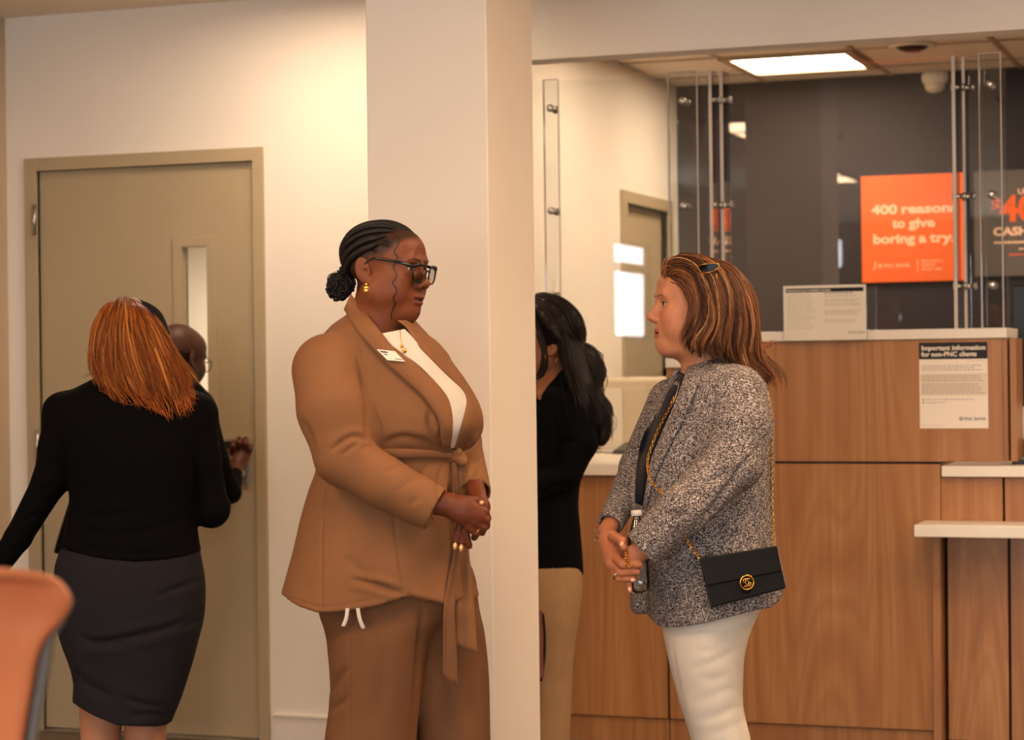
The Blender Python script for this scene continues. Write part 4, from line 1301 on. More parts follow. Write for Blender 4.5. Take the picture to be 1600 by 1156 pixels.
def locks(rs, guides, nclump, per, spread, inner, amp, freq, cols, r0, geo, seg=20, endcurl=.0):
    """wavy locks: strands gathered in clumps that share a wave and a tone"""
    G = [smooth_path(g, seg) for g in guides]; t = np.linspace(0, 1, seg)[:, None]
    cols = [np.array(lin(c)[:3]) for c in cols]
    for _ in range(nclump):
        a = rs.uniform(0, len(G) - 1.0001); i = int(a); f = a - i
        P = G[i] * (1 - f) + G[i + 1] * f
        tg = np.gradient(P, axis=0); tg /= np.linalg.norm(tg, axis=1, keepdims=True) + 1e-9
        lat = np.cross(tg, (0, 1, 0)); ph = rs.uniform(0, 6.28); fr = freq * rs.uniform(.75, 1.3); am = amp * rs.uniform(.4, 1.4)
        P = P + rs.normal(0, 1, 3) * spread * (.3 + .9 * t) + lat * (am * np.sin(fr * t + ph) * t ** .8) + np.array((0, 1, 0)) * (.8 * am * np.cos(fr * t + ph) * t ** .8)
        if endcurl:
            tc_ = np.clip((t - .7) / .3, 0, 1) ** 1.6
            P = P + tc_ * np.array((rs.uniform(-.4, 1.0), rs.uniform(-.5, .3), rs.uniform(-.3, .8))) * endcurl
        k = rs.uniform(0, len(cols) - 1.001); j = int(k); cb = cols[j] * (1 - (k - j)) + cols[j + 1] * (k - j)
        end = rs.uniform(.8, 1.0)
        for _s in range(per):
            m = max(6, int(seg * end * rs.uniform(.9, 1.0)))
            W = (P + rs.normal(0, 1, 3) * inner * (1 - .35 * t))[:m]
            r = r0 * rs.uniform(.6, 1.3)
            vs, fs = tube_geo(W, [r * (1 - .75 * (q / (m - 1)) ** 1.5) for q in range(m)], 4)
            geo.add(vs, fs, tuple(cb * rs.uniform(.5, 1.45)))
    return geo
# ================================================================== woman in the tan belted suit
def cloth_mat(name, rgb, rough=.8, var=.06, weave=900, bump=.25, sheen=.25, spec=.25):
    t = NT(name); c = lin(rgb); v = t.coords()
    nz = t.noise(v, 14, 4, .6)
    col = t.ramp(nz, [(.3, tuple(x * (1 - var) for x in c[:3]) + (1,)), (.7, tuple(min(1, x * (1 + var)) for x in c[:3]) + (1,))])
    t.color(col); t.set(Roughness=rough)
    t.b.inputs['Specular IOR Level'].default_value = spec
    t.b.inputs['Sheen Weight'].default_value = sheen; t.b.inputs['Sheen Roughness'].default_value = .5
    t.b.inputs['Sheen Tint'].default_value = c
    t.bump(t.noise(v, weave, 2), bump, .0008)
    return t.m
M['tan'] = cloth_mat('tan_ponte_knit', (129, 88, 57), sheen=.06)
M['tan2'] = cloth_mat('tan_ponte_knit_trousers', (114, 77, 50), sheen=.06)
M['white_cloth'] = cloth_mat('white_jersey', (206, 198, 188), sheen=.05)

A = Figure(5.05)
A_root = empty('person', to_world(*[float(x) for x in (A.p(630, 900)[0], 5.05, 0)]), YAW)
tag(A_root, 'woman in a belted tan suit and black glasses, hands clasped, in front of the column', 'person')
# ---- trunk of the jacket
tr_rows = [(478, 556, 628, .00, .055), (492, 540, 640, .0, .10), (508, 518, 655, .0, .145), (530, 500, 675, .0, .165), (560, 490, 702, -.005, .175), (595, 486, 725, -.01, .18), (625, 484, 744, -.01, .185),
           (652, 484, 754, -.01, .188), (676, 487, 749, -.01, .182), (700, 493, 727, 0, .170), (718, 495, 722, 0, .166), (735, 493, 722, 0, .168), (760, 484, 724, 0, .178), (800, 472, 726, 0, .19), (860, 458, 731, 0, .205), (900, 447, 739, 0, .212), (940, 436, 751, 0, .218), (970, 430, 757, 0, .22)]
lo = A.p(415, 985, 0); hi = A.p(785, 455, 0)
lo = np.array((lo[0], A.Y - .32, lo[2])); hi = np.array((hi[0], A.Y + .27, hi[2]))
Fc = Field(lo, hi, .008); Fc.add(A.loft(tr_rows, 2.25)); trunkV, trunkQ = Fc.mesh(); A_tree = bvh(trunkV, trunkQ)
Fj = Field(lo, hi, .0042)
Fj.add(A.loft(tr_rows, 2.25))
neck_cut = [A.cone((590, 455, -.03), (608, 520, -.11), 44, 36), A.cone((612, 512, -.10), (640, 540, -.22), 26, 26)]
for c_ in neck_cut[:1]: Fj.cut(c_, .01)
hx, hz = A.zline([(430, 938), (436, 938), (465, 949), (496, 956), (539, 953), (594, 943), (632, 930), (648, 933), (672, 941), (703, 945), (722, 938), (735, 943), (757, 942)], -.17)
Fj.clip(lambda X, Y, Z: (np.interp(X, hx, hz) - Z) * .9)
# near arm (her right)
Fj.add(A.cone((514, 579, -.13), (522, 640, -.18), 57, 54), .02)
Fj.add(A.cone((522, 640, -.18), (538, 712, -.20), 54, 46), .02)
Fj.add(A.cone((538, 714, -.20), (600, 754, -.225), 43, 39), .015)
Fj.add(A.cone((600, 754, -.225), (683, 797, -.235), 39, 34.5), .01)
# far arm (her left)
Fj.add(A.cone((660, 580, .14), (712, 690, .12), 50, 40), .03)
Fj.add(A.cone((716, 694, .10), (741, 772, -.075), 37, 27), .015)
# cuffs: cut square and hollow
def cuff(Fd, P, a, b, r, open_=True, depth=.03, cutlen=.06):
    a, b = np.array(a), np.array(b); d = (b - a) / np.linalg.norm(b - a)
    w = Fd._win(b - .08, b + .08)
    X, Y, Z = Fd._grid(w)
    s_ = (X - b[0]) * d[0] + (Y - b[1]) * d[1] + (Z - b[2]) * d[2]
    rad = np.sqrt(np.maximum((X - b[0]) ** 2 + (Y - b[1]) ** 2 + (Z - b[2]) ** 2 - s_ ** 2, 0))
    near = rad < r * 1.7
    Fd.d[w] = np.where(near, np.maximum(Fd.d[w], s_), Fd.d[w])
    if open_:
        inner = np.maximum(rad - (r - .007), -(s_ + depth))
        Fd.d[w] = np.maximum(Fd.d[w], -inner)
cuff(Fj, A, A.p(600, 754, -.225), A.p(681, 796, -.235), A.m(35))
cuff(Fj, A, A.p(716, 694, .10), A.p(741, 772, -.075), A.m(28), depth=.05)
V, Q = Fj.mesh(); V = relax(V, Q, 3, .5)
V = folds(V, Q, [
    ([(557, 548), (566, 585), (574, 635), (574, 690)], 4.5, .010, .2),             # arm against body
    ([(515, 706), (535, 690), (556, 682), (577, 691)], 4.0, .006, .7), ([(533, 712), (552, 697), (566, 690)], 3.5, .004, .7), ([(560, 705), (574, 697), (590, 703)], 3.5, .004, .6),
    ([(620, 770), (640, 752), (660, 742)], 5, .003, .6), ([(640, 790), (655, 776)], 4, .003, .5), ([(600, 738), (625, 730)], 4, .003, .5),
    ([(508, 738), (504, 800), (502, 870), (502, 955)], 2.0, .0035, .0),            # side seam
    ([(613, 790), (616, 815), (621, 860), (632, 930)], 2.0, .0035, .0),            # front seam
    ([(578, 618), (586, 645), (594, 668), (597, 692)], 2.2, .0035, .25), ([(545, 505), (560, 530), (568, 560), (572, 590)], 3.0, .004, .4),
    ([(600, 692), (625, 683), (650, 686), (672, 692)], 5, .006, .6), ([(672, 640), (670, 660), (680, 690)], 4, .006, .5), ([(685, 690), (690, 672), (700, 660)], 3.5, .005, .4),
    ([(548, 905), (580, 912), (610, 921), (632, 929)], 4.5, .010, .7), ([(632, 929), (660, 940), (690, 944)], 4, .006, .4), ([(545, 868), (560, 890), (590, 905)], 8, .005, .5),
    ([(690, 728), (684, 760), (688, 800)], 3.5, .004, .5), ([(668, 726), (655, 745)], 4, .003, .5),
    ([(735, 745), (745, 730), (756, 728)], 4, .004, .5), ([(738, 722), (750, 712)], 4, .003, .5), ([(500, 520), (520, 512), (540, 505)], 3, .003, .3),
    ([(470, 655), (485, 680), (493, 715)], 4, .004, .4), ([(440, 930), (470, 940), (500, 948), (540, 945), (590, 935)], 1.6, .0018, 0)])
A_jacket = part('jacket', V, Q, M['tan'], A_root)
# ---- shirt, lapels, belt, knot, tie ends
band(A_tree, [(596, 521), (608, 536), (628, 553), (655, 572), (682, 600), (697, 624), (703, 650), (703, 680), (704, 700)], [(632, 514), (642, 524), (656, 540), (682, 566), (708, 592), (728, 612), (732, 630), (722, 668), (710, 700)], 30, 12, .005, .003, 'shirt', M['white_cloth'], A_root, blur=3)
band(A_tree, [(548, 459), (574, 492), (597, 521), (616, 545), (643, 563), (665, 582), (687, 604), (701, 624), (707, 650), (707, 676), (704, 698)],
     [(537, 483), (546, 498), (562, 521), (581, 543), (600, 565), (618, 581), (636, 597), (655, 614), (671, 633), (685, 658), (690, 699)], 44, 9, .006, .007, 'lapel', M['tan'], A_root, blur=4, bulge=.006)
band(A_tree, [(620, 500), (636, 514), (651, 538), (675, 563), (699, 587), (721, 607), (729, 624), (726, 645), (719, 671), (710, 699)],
     [(636, 500), (660, 517), (687, 537), (706, 564), (728, 594), (747, 626), (755, 652), (753, 677), (738, 698), (718, 706)], 40, 8, .006, .007, 'lapel', M['tan'], A_root, blur=4, bulge=.006)
band(A_tree, [(497, 724), (540, 712), (590, 702), (640, 701), (680, 704), (706, 708)], [(498, 739), (540, 729), (590, 719), (640, 717), (680, 716), (707, 718)], 40, 5, .004, .005, 'belt', M['tan'], A_root, blur=3, bulge=.004)
kp = cast(A_tree, 712, 713)[0][1]
Fk = Field(pt(690, 745, kp - .06) - .01, pt(735, 690, kp + .04) + .01, .002)
Fk.lo  # knot of two crossing folds
Fk.add(cone(pt(703, 707, kp - .014), pt(722, 721, kp - .016), .011, .012))
Fk.add(cone(pt(704, 717, kp - .016), pt(716, 706, kp - .02), .009, .010), .003)
Fk.add(cone(pt(716, 706, kp - .018), pt(724, 716, kp - .012), .008, .009), .003)
Vk, Qk = Fk.mesh(); part('belt_knot', relax(Vk, Qk, 2), Qk, M['tan'], A_root)
def ribbon(name, L, R_, Ys, th, mat, root, n=26, nb=6, wav=.004):
    a, b = smooth_path(L, n), smooth_path(R_, n); yy_ = np.interp(np.linspace(0, 1, n), np.linspace(0, 1, len(Ys)), Ys)
    Vr, Qr = [], []
    for side in (0, 1):
        for i in range(n):
            for j in range(nb):
                t = j / (nb - 1); uv = a[i] * (1 - t) + b[i] * t
                Vr.append(pt(uv[0], uv[1], yy_[i] + wav * math.sin(3 * t * math.pi + i * .25) + side * th))
    g = lambda s_, i, j: s_ * n * nb + i * nb + j
    for i in range(n - 1):
        for j in range(nb - 1):
            Qr.append((g(0, i, j), g(0, i, j + 1), g(0, i + 1, j + 1), g(0, i + 1, j))); Qr.append((g(1, i, j), g(1, i + 1, j), g(1, i + 1, j + 1), g(1, i, j + 1)))
        Qr.append((g(0, i, 0), g(0, i + 1, 0), g(1, i + 1, 0), g(1, i, 0))); Qr.append((g(0, i + 1, nb - 1), g(0, i, nb - 1), g(1, i, nb - 1), g(1, i + 1, nb - 1)))
    for j in range(nb - 1):
        Qr.append((g(0, 0, j + 1), g(0, 0, j), g(1, 0, j), g(1, 0, j + 1))); Qr.append((g(0, n - 1, j), g(0, n - 1, j + 1), g(1, n - 1, j + 1), g(1, n - 1, j)))
    return part(name, Vr, Qr, mat, root)
kY = kp - .012
def drop(pts, off, lim=9):
    out = []
    for (u, v) in pts:
        p, _ = cast(A_tree, u, v)
        y = p[1] - off if p is not None else (out[-1] if out else kY)
        out.append(min(y, out[-1] + .012) if out else min(y, kY))
    return out
ribbon('belt_end', [(711, 722), (712, 780), (713, 840), (711, 900), (712, 950), (713, 1009)], [(726, 722), (730, 790), (733, 862), (738, 905), (742, 960), (746, 1021)], drop([(716, 722), (716, 780), (718, 840), (722, 890), (724, 940), (726, 960)], .010), .004, M['tan'], A_root)
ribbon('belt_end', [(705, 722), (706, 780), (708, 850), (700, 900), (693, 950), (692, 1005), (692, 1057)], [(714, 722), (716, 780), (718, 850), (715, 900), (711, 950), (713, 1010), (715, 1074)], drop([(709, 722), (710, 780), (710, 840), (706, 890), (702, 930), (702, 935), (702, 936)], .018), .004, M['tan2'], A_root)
# ---- trousers
Ft = Field(np.array((A.p(480, 0)[0], A.Y - .3, .03)), np.array((A.p(800, 0)[0], A.Y + .3, A.p(600, 890)[2])), .0055)
near_leg = [(880, 520, 735, .0, .17), (930, 497, 738, -.0, .175), (955, 499, 715, -.02, .16), (985, 509, 680, -.05, .14), (1025, 514, 664, -.06, .13), (1064, 517, 659, -.06, .125), (1100, 515, 655, -.06, .12), (1156, 508, 650, -.06, .12), (1300, 500, 650, -.06, .12), (1490, 496, 655, -.06, .125)]
far_leg = [(880, 560, 730, .03, .15), (930, 585, 746, .03, .15), (955, 610, 750, .04, .15), (985, 632, 757, .06, .14), (1025, 640, 762, .07, .13), (1064, 642, 765, .07, .125), (1100, 645, 766, .07, .12), (1156, 648, 767, .07, .12), (1300, 652, 770, .07, .12), (1490, 655, 776, .07, .125)]
Ft.add(A.loft(near_leg, 2.2)); Ft.add(A.loft(far_leg, 2.2), .02)
V, Q = Ft.mesh(); V = relax(V, Q, 1, .4)
V = folds(V, Q, [([(660, 946), (655, 1010), (650, 1080), (646, 1160)], 4.5, .012, .2), ([(545, 958), (546, 1020), (545, 1100), (545, 1160)], 1.8, .003, 0),
                 ([(512, 1005), (530, 985), (545, 975)], 5, .005, .5), ([(515, 1085), (530, 1060), (545, 1040)], 6, .006, .5), ([(513, 1110), (535, 1098), (545, 1085)], 5, .005, .5),
                 ([(560, 970), (590, 1000), (600, 1060), (590, 1130)], 12, .006, .5), ([(700, 960), (690, 1040), (685, 1140)], 14, .006, .5), ([(745, 990), (738, 1060), (742, 1140)], 9, .005, .5)])
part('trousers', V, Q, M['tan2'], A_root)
for L, R_ in (([(540, 950), (538, 965), (533, 978)], [(546, 950), (544, 966), (539, 979)]), ([(556, 950), (559, 968), (565, 983)], [(562, 950), (565, 967), (571, 981)])):
    ribbon('drawstring', L, R_, [A.Y - .215, A.Y - .222, A.Y - .222], .003, M['white_cloth'], A_root, 10, 3, .0005)
M['shoe_tan'] = plain('tan_leather', (120, 76, 44), .4)
for (ux, dy) in ((590, -.06), (720, .07)):
    c = A.p(ux, 1488, dy); c[2] = 0
    Fs = Field(c + (-.14, -.06, -.005), c + (.20, .06, .10), .004)
    Fs.add(cone(c + (-.06, 0, .045), c + (.10, -.01, .03), .036, .034)); Fs.add(cone(c + (.10, -.01, .03), c + (.15, -.015, .022), .034, .022), .02)
    Fs.clip(lambda X, Y, Z: .002 - Z)
    Vs, Qs = Fs.mesh(); part('shoe', relax(Vs, Qs), Qs, M['shoe_tan'], A_root)
# ---- body: head, neck, hands
SKA, LIPA = (120, 66, 39), (112, 54, 44)
RA = rot_cam(25, 4, -2)
hA = Head(RA, (.111, 0, -.0345), pt(667, 444, 4.955), .965)
HV, HQ = head_mesh(full=1.0, nose=1.25, lips=1.3, mouth=.0012, double=1.0, crown=.87, lipx=.0045, neck=((-.006, -.075), (-.030, -.26), .064, .074), ears=(1, 1))
HC = head_colors(HV, SKA, LIPA, .0012, blush=(124, 66, 40), scalp=(58, 36, 25))
A_htree_local = bvh(HV, HQ)
HVc = hA.to(HV)
A_htree = bvh(HVc, HQ)
Fh = Field(A.p(675, 870, -.33), A.p(785, 745, 0) + (0, .1, 0), .0021)
hy_ = -.235
def hp(u, v, d=0.0): return A.p(u, v, hy_ + d)
# near hand over the far one
Fh.add(cone(hp(668, 787), hp(699, 788), A.m(16.5), A.m(16)))
Fh.add(cone(hp(699, 788, -.004), hp(727, 799, -.008), A.m(17), A.m(20), ((0, 1, 0), 1.35)), .012)
Fh.add(cone(hp(722, 797, -.010), hp(741, 806, -.006), A.m(20), A.m(18), ((0, 1, 0), 1.4)), .012)
for (k0, k1, k2, r) in (((738, 792, -.012), (757, 799, -.002), (762, 810, .035), 6.6), ((742, 803, -.014), (759, 812, -.004), (760, 822, .035), 6.8), ((739, 815, -.012), (755, 824, -.004), (753, 832, .032), 6.5), ((732, 822, -.010), (744, 833, -.004), (741, 840, .028), 6.0)):
    Fh.add(cone(hp(*k0), hp(*k1), A.m(r + .8), A.m(r)), .005); Fh.add(cone(hp(*k1), hp(*k2), A.m(r), A.m(r - 1)), .003)
Fh.add(cone(hp(726, 828, .004), hp(733, 853, .012), A.m(6.2), A.m(5)), .004)
Fh.add(cone(hp(728, 783, -.012), hp(742, 782, -.006), A.m(8), A.m(6.5)), .006); Fh.add(cone(hp(742, 782, -.006), hp(753, 787, .004), A.m(6.3), A.m(5.2)), .003)
# far hand: wrist from the sleeve, fingers reaching down behind the near palm
Fh.add(cone(A.p(742, 762, -.10), hp(750, 792, .05), A.m(15), A.m(14)), .006)
Fh.add(cone(hp(750, 792, .05), hp(730, 815, .03), A.m(15), A.m(17)), .008)
for (k0, k1, k2) in (((720, 815, .02), (714, 833, .012), (711, 853, .012)), ((728, 818, .02), (723, 835, .010), (720.5, 856, .010))):
    Fh.add(cone(hp(*k0), hp(*k1), A.m(6), A.m(5.4)), .003); Fh.add(cone(hp(*k1), hp(*k2), A.m(5.4), A.m(4)), .002)
hv, hq = Fh.mesh(); hv = relax(hv, hq, 1, .3)
# hidden trunk joins everything into one body
Fb = Field(A.p(500, 990, -.2) , A.p(740, 480, 0) + (0, .2, 0), .012)
Fb.add(cone(A.p(590, 500, .0), A.p(590, 560, 0), .07, .09)); Fb.add(cone(A.p(590, 560), A.p(610, 900), .10, .12), .05)
Fb.add(cone(A.p(530, 600, -.10), A.p(540, 715, -.19), .05, .045), .04); Fb.add(cone(A.p(540, 715, -.19), A.p(680, 790, -.235), .042, .026), .02)
Fb.add(cone(A.p(680, 600, .10), A.p(716, 694, .10), .05, .045), .04); Fb.add(cone(A.p(716, 694, .10), A.p(741, 764, -.075), .03, .018), .01)
bv, bq = Fb.mesh()
def join(parts):
    Vs, Qs, Cs, o_ = [], [], [], 0
    for (v, q, c) in parts:
        Vs.append(v); Qs.append(q + o_); Cs.append(c if np.ndim(c) == 2 else np.tile(np.array(lin(c)[:3]), (len(v), 1))); o_ += len(v)
    return np.concatenate(Vs), np.concatenate(Qs), np.concatenate(Cs)
V, Q, C = join([(HVc, HQ, HC), (hv, hq, (104, 52, 30)), (bv, bq, SKA)])
A_body = part('body', V, Q, M['skin'], A_root, C)
eyes(hA, A_body, gaze=(1, -.02, -.06))
brows(hA, A_htree_local, A_body, M['darkhair'], .0015, .001); lashes(hA, A_htree_local, A_body, M['darkhair'])
part_geo('teeth', hA.to([(.0900, y, z) if k % 2 == 0 else (.0885 , y, z) for k, (y, z) in enumerate(((-.012, -.0708), (-.012, -.0722), (.0, -.0706), (.0, -.0722), (.012, -.0708), (.012, -.0722)))]), [(0, 1, 3, 2), (2, 3, 5, 4)], M['teeth'], A_body)
M['nail_gold'] = plain('gold_nail_polish', (214, 168, 112), .25, metal=.35, var=.1)
for (u, v, d, du, dv, L) in ((711, 853, .006, -.1, 1, 9), (720.5, 856, .004, -.12, 1, 9), (752.5, 785.5, -.006, 1, .2, 6)):
    c = hp(u, v, d - .006); ax_ = np.array((du, 0, -dv)); ax_ /= np.linalg.norm(ax_); sd = np.array((ax_[2], 0, -ax_[0]))
    vs, fs = lathe_pts([(.0002, -1), (.6, -.85), (1, -.3), (.95, .3), (.55, .85), (.02, 1.0)], 12)
    vs = [c + ax_ * z * A.m(L) * .62 + sd * x * A.m(3.4) + np.array((0, 1, 0)) * y * .0022 for (x, y, z) in vs]
    part_geo('fingernail', vs, fs, M['nail_gold'], A_body)
def ring_at(c, axis, R_, r_, name, mat, root, n=20):
    q = Vector((0, 0, 1)).rotation_difference(Vector(axis).normalized()).to_matrix()
    path = [Vector(c) + q @ Vector((R_ * math.cos(2 * math.pi * k / n), R_ * math.sin(2 * math.pi * k / n), 0)) for k in range(n)]
    vs, fs = tube_geo(path, r_, 6, closed=True)
    return part_geo(name, vs, fs, mat, root)
ring_at(hp(750, 819, -.006), (.9, .1, -.5), .0105, .0012, 'ring', M['gold'], A_root)
ring_at(hp(746, 829, -.005), (.8, .1, -.6), .0100, .0011, 'ring', M['gold'], A_root)
# ---- hair: cornrows, bun, loose curls
rs = np.random.RandomState(3)
def ell_hit(base, d, c=(-.015, 0, .035), r=(.0985, .0775, .0845)):
    b = (np.array(base) - c) / r; e = np.array(d) / r
    A_, B_, C_ = e @ e, 2 * b @ e, b @ b - 1
    return np.array(base) + np.array(d) * ((-B_ + math.sqrt(max(B_ * B_ - 4 * A_ * C_, 0))) / (2 * A_))
pa, pb = np.array((.084, 0, .064)), np.array((-.108, 0, -.034))
ax_e = (pb - pa) / np.linalg.norm(pb - pa); up_w = np.array((-ax_e[2], 0, ax_e[0])); up_w = up_w if up_w[2] > 0 else -up_w
g = Geo()
for phi in (-72, -58, -43, -28, -14, 0, 14, 28, 43, 58, 72):
    f = math.radians(phi); dirv = up_w * math.cos(f) + np.array((0, 1, 0)) * math.sin(f)
    s0 = .015 + .30 * (abs(phi) / 72.0) ** 1.7; s1 = .98
    n = 170; P = np.array([ell_hit(pa + (pb - pa) * s_, dirv) for s_ in np.linspace(s0, s1, n)])
    ctr = np.array((-.015, 0, .035)); out = (P - ctr); out /= np.linalg.norm(out, axis=1, keepdims=True)
    tg = np.gradient(P, axis=0); tg /= np.linalg.norm(tg, axis=1, keepdims=True); sd = np.cross(tg, out)
    wdt = .0064 * np.interp(np.linspace(0, 1, n), [0, .15, .6, 1], [.35, .85, 1.0, .75])
    for k in range(3):
        ph = np.linspace(0, 2 * math.pi * 17, n) + k * 2 * math.pi / 3
        W = P + sd * (np.sin(ph) * wdt)[:, None] + out * (.0005 + .0042 * np.cos(ph) ** 2)[:, None]
        W[:, 2] = np.where(W[:, 2] > .025, .025 + (W[:, 2] - .025) * .87, W[:, 2])
        vs, fs = tube_geo(hA.to(W), list(.0045 * np.interp(np.linspace(0, 1, n), [0, .12, 1], [.35, .9, 1.0])), 6)
        c = rs.uniform(.8, 1.2); g.add(vs, fs, (.010 * c, .0075 * c, .006 * c))
# bun of curls
bc = hA.loc(pt(531, 447, 5.03))[0]
vs, fs = lathe_pts([(.001, -.024), (.013, -.020), (.021, -.008), (.022, .005), (.016, .016), (.001, .022)], 16)
g.add(hA.to([np.array(v) + bc for v in vs]), fs, (.006, .005, .004))
for _ in range(240):
    d = rs.normal(0, 1, 3); d /= np.linalg.norm(d); b = bc + d * rs.uniform(.017, .027) + np.array((.006, 0, .004)) * rs.rand()
    e1 = np.cross(d, rs.normal(0, 1, 3)); e1 /= np.linalg.norm(e1); e2 = np.cross(d, e1)
    R_ = rs.uniform(.006, .013); tt = np.linspace(0, rs.uniform(5, 10), 16)
    W = b + np.outer(np.cos(tt) * R_, e1) + np.outer(np.sin(tt) * R_, e2 * .6 + d * .6) + np.outer(tt * .0006, d)
    vs, fs = tube_geo(hA.to(W), rs.uniform(.0012, .0024), 5); g.add(vs, fs, (.009, .007, .006))
# soft edges at the temple
for _ in range(70):
    y0 = -.070; x0 = rs.uniform(.004, .048); z0 = .040 + (x0 - .02) * .5 + rs.uniform(-.008, .010)
    h_ = A_htree_local.ray_cast(Vector((x0, -.2, z0)), Vector((0, 1, 0)))
    if h_[0] is None: continue
    p0 = np.array(h_[0]) + (0, -.0006, 0)
    W = [p0, p0 + (-.006, -.0014, .004), p0 + (-.014, -.0022, .007)]
    vs, fs = tube_geo(hA.to(W), [.0002, .0004, .0005], 4); g.add(vs, fs, (.012, .009, .007))
A_hair = g.make('hair', M['hair'], A_root, True)
def curl_strand(pts, dep, r):
    P = []
    for (u, v) in smooth_path(pts, 60):
        p, _ = cast(A_htree, u, v)
        y = p[1] if p is not None else np.nan
        P.append([u, v, y])
    P = np.array(P); ok = ~np.isnan(P[:, 2])
    P[:, 2] = np.interp(np.arange(len(P)), np.where(ok)[0], P[ok, 2])
    ker = np.ones(9) / 9; yy2 = np.convolve(np.pad(P[:, 2], 4, mode='edge'), ker, 'valid')
    vs, fs = tube_geo([pt(a, b, y - dep) for (a, b), y in zip(P[:, :2], yy2)], r, 6)
    part_geo('loose_curl', vs, fs, M['darkhair'], A_root)
curl_strand([(619, 366), (624, 373), (623, 381), (617, 389), (616, 395), (621, 401), (617, 409), (614, 417), (619, 425), (618, 434), (613, 441), (618, 449), (619, 457), (614, 465), (618, 474), (614, 482), (611, 491), (612, 498)], .004, .0011)
# ---- glasses
g = Geo()
def rim(cy, w_, h_, x0, tilt):
    P = []
    for k in range(28):
        a = 2 * math.pi * k / 28; c, s_ = math.cos(a), math.sin(a)
        e = .78
        y = math.copysign(abs(c) ** e, c) * w_; z = math.copysign(abs(s_) ** e, s_) * h_
        if z > 0: y *= 1.06
        P.append((x0 - abs(cy + y) * .18 + tilt * z, cy + y, -.0125 + z))
    return P
for sg_ in (-1, 1):
    P = rim(sg_ * .0325, .0235, .0200, .1120, .10)
    vs, fs = tube_geo(hA.to(P), .0022, 6, closed=True); g.add(vs, fs)
    n = len(P); c = np.mean(P, 0)
    part_geo('lens', hA.to(P + [tuple(c)]), [(k, (k + 1) % n, n) for k in range(n)], M['lens'], A_root)
    # browline thickening and temple
    vs, fs = tube_geo(hA.to([(.1025, sg_ * .057, .0035), (.1055, sg_ * .049, .0080), (.1085, sg_ * .033, .0090), (.111, sg_ * .014, .0060)]), [.0045, .0042, .0034, .0024], 6); g.add(vs, fs)
    vs, fs = tube_geo(hA.to(smooth_path([(.102, sg_ * .059, .0045), (.075, sg_ * .073, .010), (.035, sg_ * .0775, .0155), (.004, sg_ * .0790, .017), (-.018, sg_ * .079, .000), (-.028, sg_ * .076, -.014)], 20)), [.0036] * 5 + [.0030] * 6 + [.0020] * 9, 6, .6); g.add(vs, fs)
vs, fs = tube_geo(hA.to([(.112, -.0095, -.0055), (.1145, 0, -.003), (.112, .0095, -.0055)]), .0022, 6); g.add(vs, fs)
g.make('eyeglasses', M['frame_black'], A_root)
# ---- earring, necklace, badge
ec = hA.to([(-.006, -.0835, -.042)])[0]
for k, (dz, rx, rz) in enumerate(((-.004, .0045, .006), (-.016, .0078, .0125))):
    vs, fs = lathe_pts([(.0002, -1), (.5, -.86), (.9, -.4), (1, 0), (.9, .4), (.5, .86), (.0002, 1)], 16)
    part_geo('earring', [ec + np.array((x * rx, y * .005, z * rz + dz)) for (x, y, z) in vs], fs, M['gold'], A_root)
neckp = []
for (u, v) in smooth_path([(598, 522), (606, 536), (620, 546), (630, 552), (627, 535), (625, 514)], 50):
    p, _ = cast(A_tree, u, v); neckp.append(pt(u, v, (p[1] if p is not None else A.Y - .15) - .012))
vs, fs = tube_geo(neckp, .0008, 5); part_geo('necklace', vs, fs, M['gold'], A_root)
for (u, v, r_) in ((628, 541, 2.6), (632, 548, 3.4)):
    p, _ = cast(A_tree, u, v); c = pt(u, v, p[1] - .013)
    vs, fs = lathe_pts([(.0002, -1), (.7, -.7), (1, 0), (.7, .7), (.0002, 1)], 12)
    part_geo('pendant', [c + np.array((x * A.m(r_), z * .0022, y * A.m(r_) * 1.1)) for (x, y, z) in vs], fs, M['gold'], A_root)
# badge, tilted on the lapel
bq_ = [(588.5, 545.5), (617, 548.5), (633, 565), (605, 562.5)]
yb = [(cast(A_tree, u, v)[0][1] - .030) for (u, v) in bq_]; ybm = [yb[0], yb[1], yb[1] , yb[0]]
F4 = [pt(u, v, y) for (u, v), y in zip(bq_, ybm)]; K4 = [p + np.array((0, .003, 0)) for p in F4]
bad = part_geo('name_badge', F4 + K4, [(0, 3, 2, 1), (4, 5, 6, 7), (0, 1, 5, 4), (1, 2, 6, 5), (2, 3, 7, 6), (3, 0, 4, 7)], M['paper'], A_root, False)
def bpt(a, b): return (F4[0] * (1 - a) + F4[1] * a) * (1 - b) + (F4[3] * (1 - a) + F4[2] * a) * b + np.array((0, -.0008, 0))
vs, fs = [], []
for (a0, a1, b0, b1) in ((.1, .20, .10, .28), (.21, .30, .13, .28), (.31, .38, .10, .28), (.39, .47, .13, .28), (.13, .34, .40, .48), (.55, .62, .76, .84), (.64, .95, .78, .84)):
    k = len(vs); vs += [bpt(a0, b0), bpt(a1, b0), bpt(a1, b1), bpt(a0, b1)]; fs.append((k, k + 3, k + 2, k + 1))
part_geo('badge_print', vs, fs, M['ink'], bad, False)
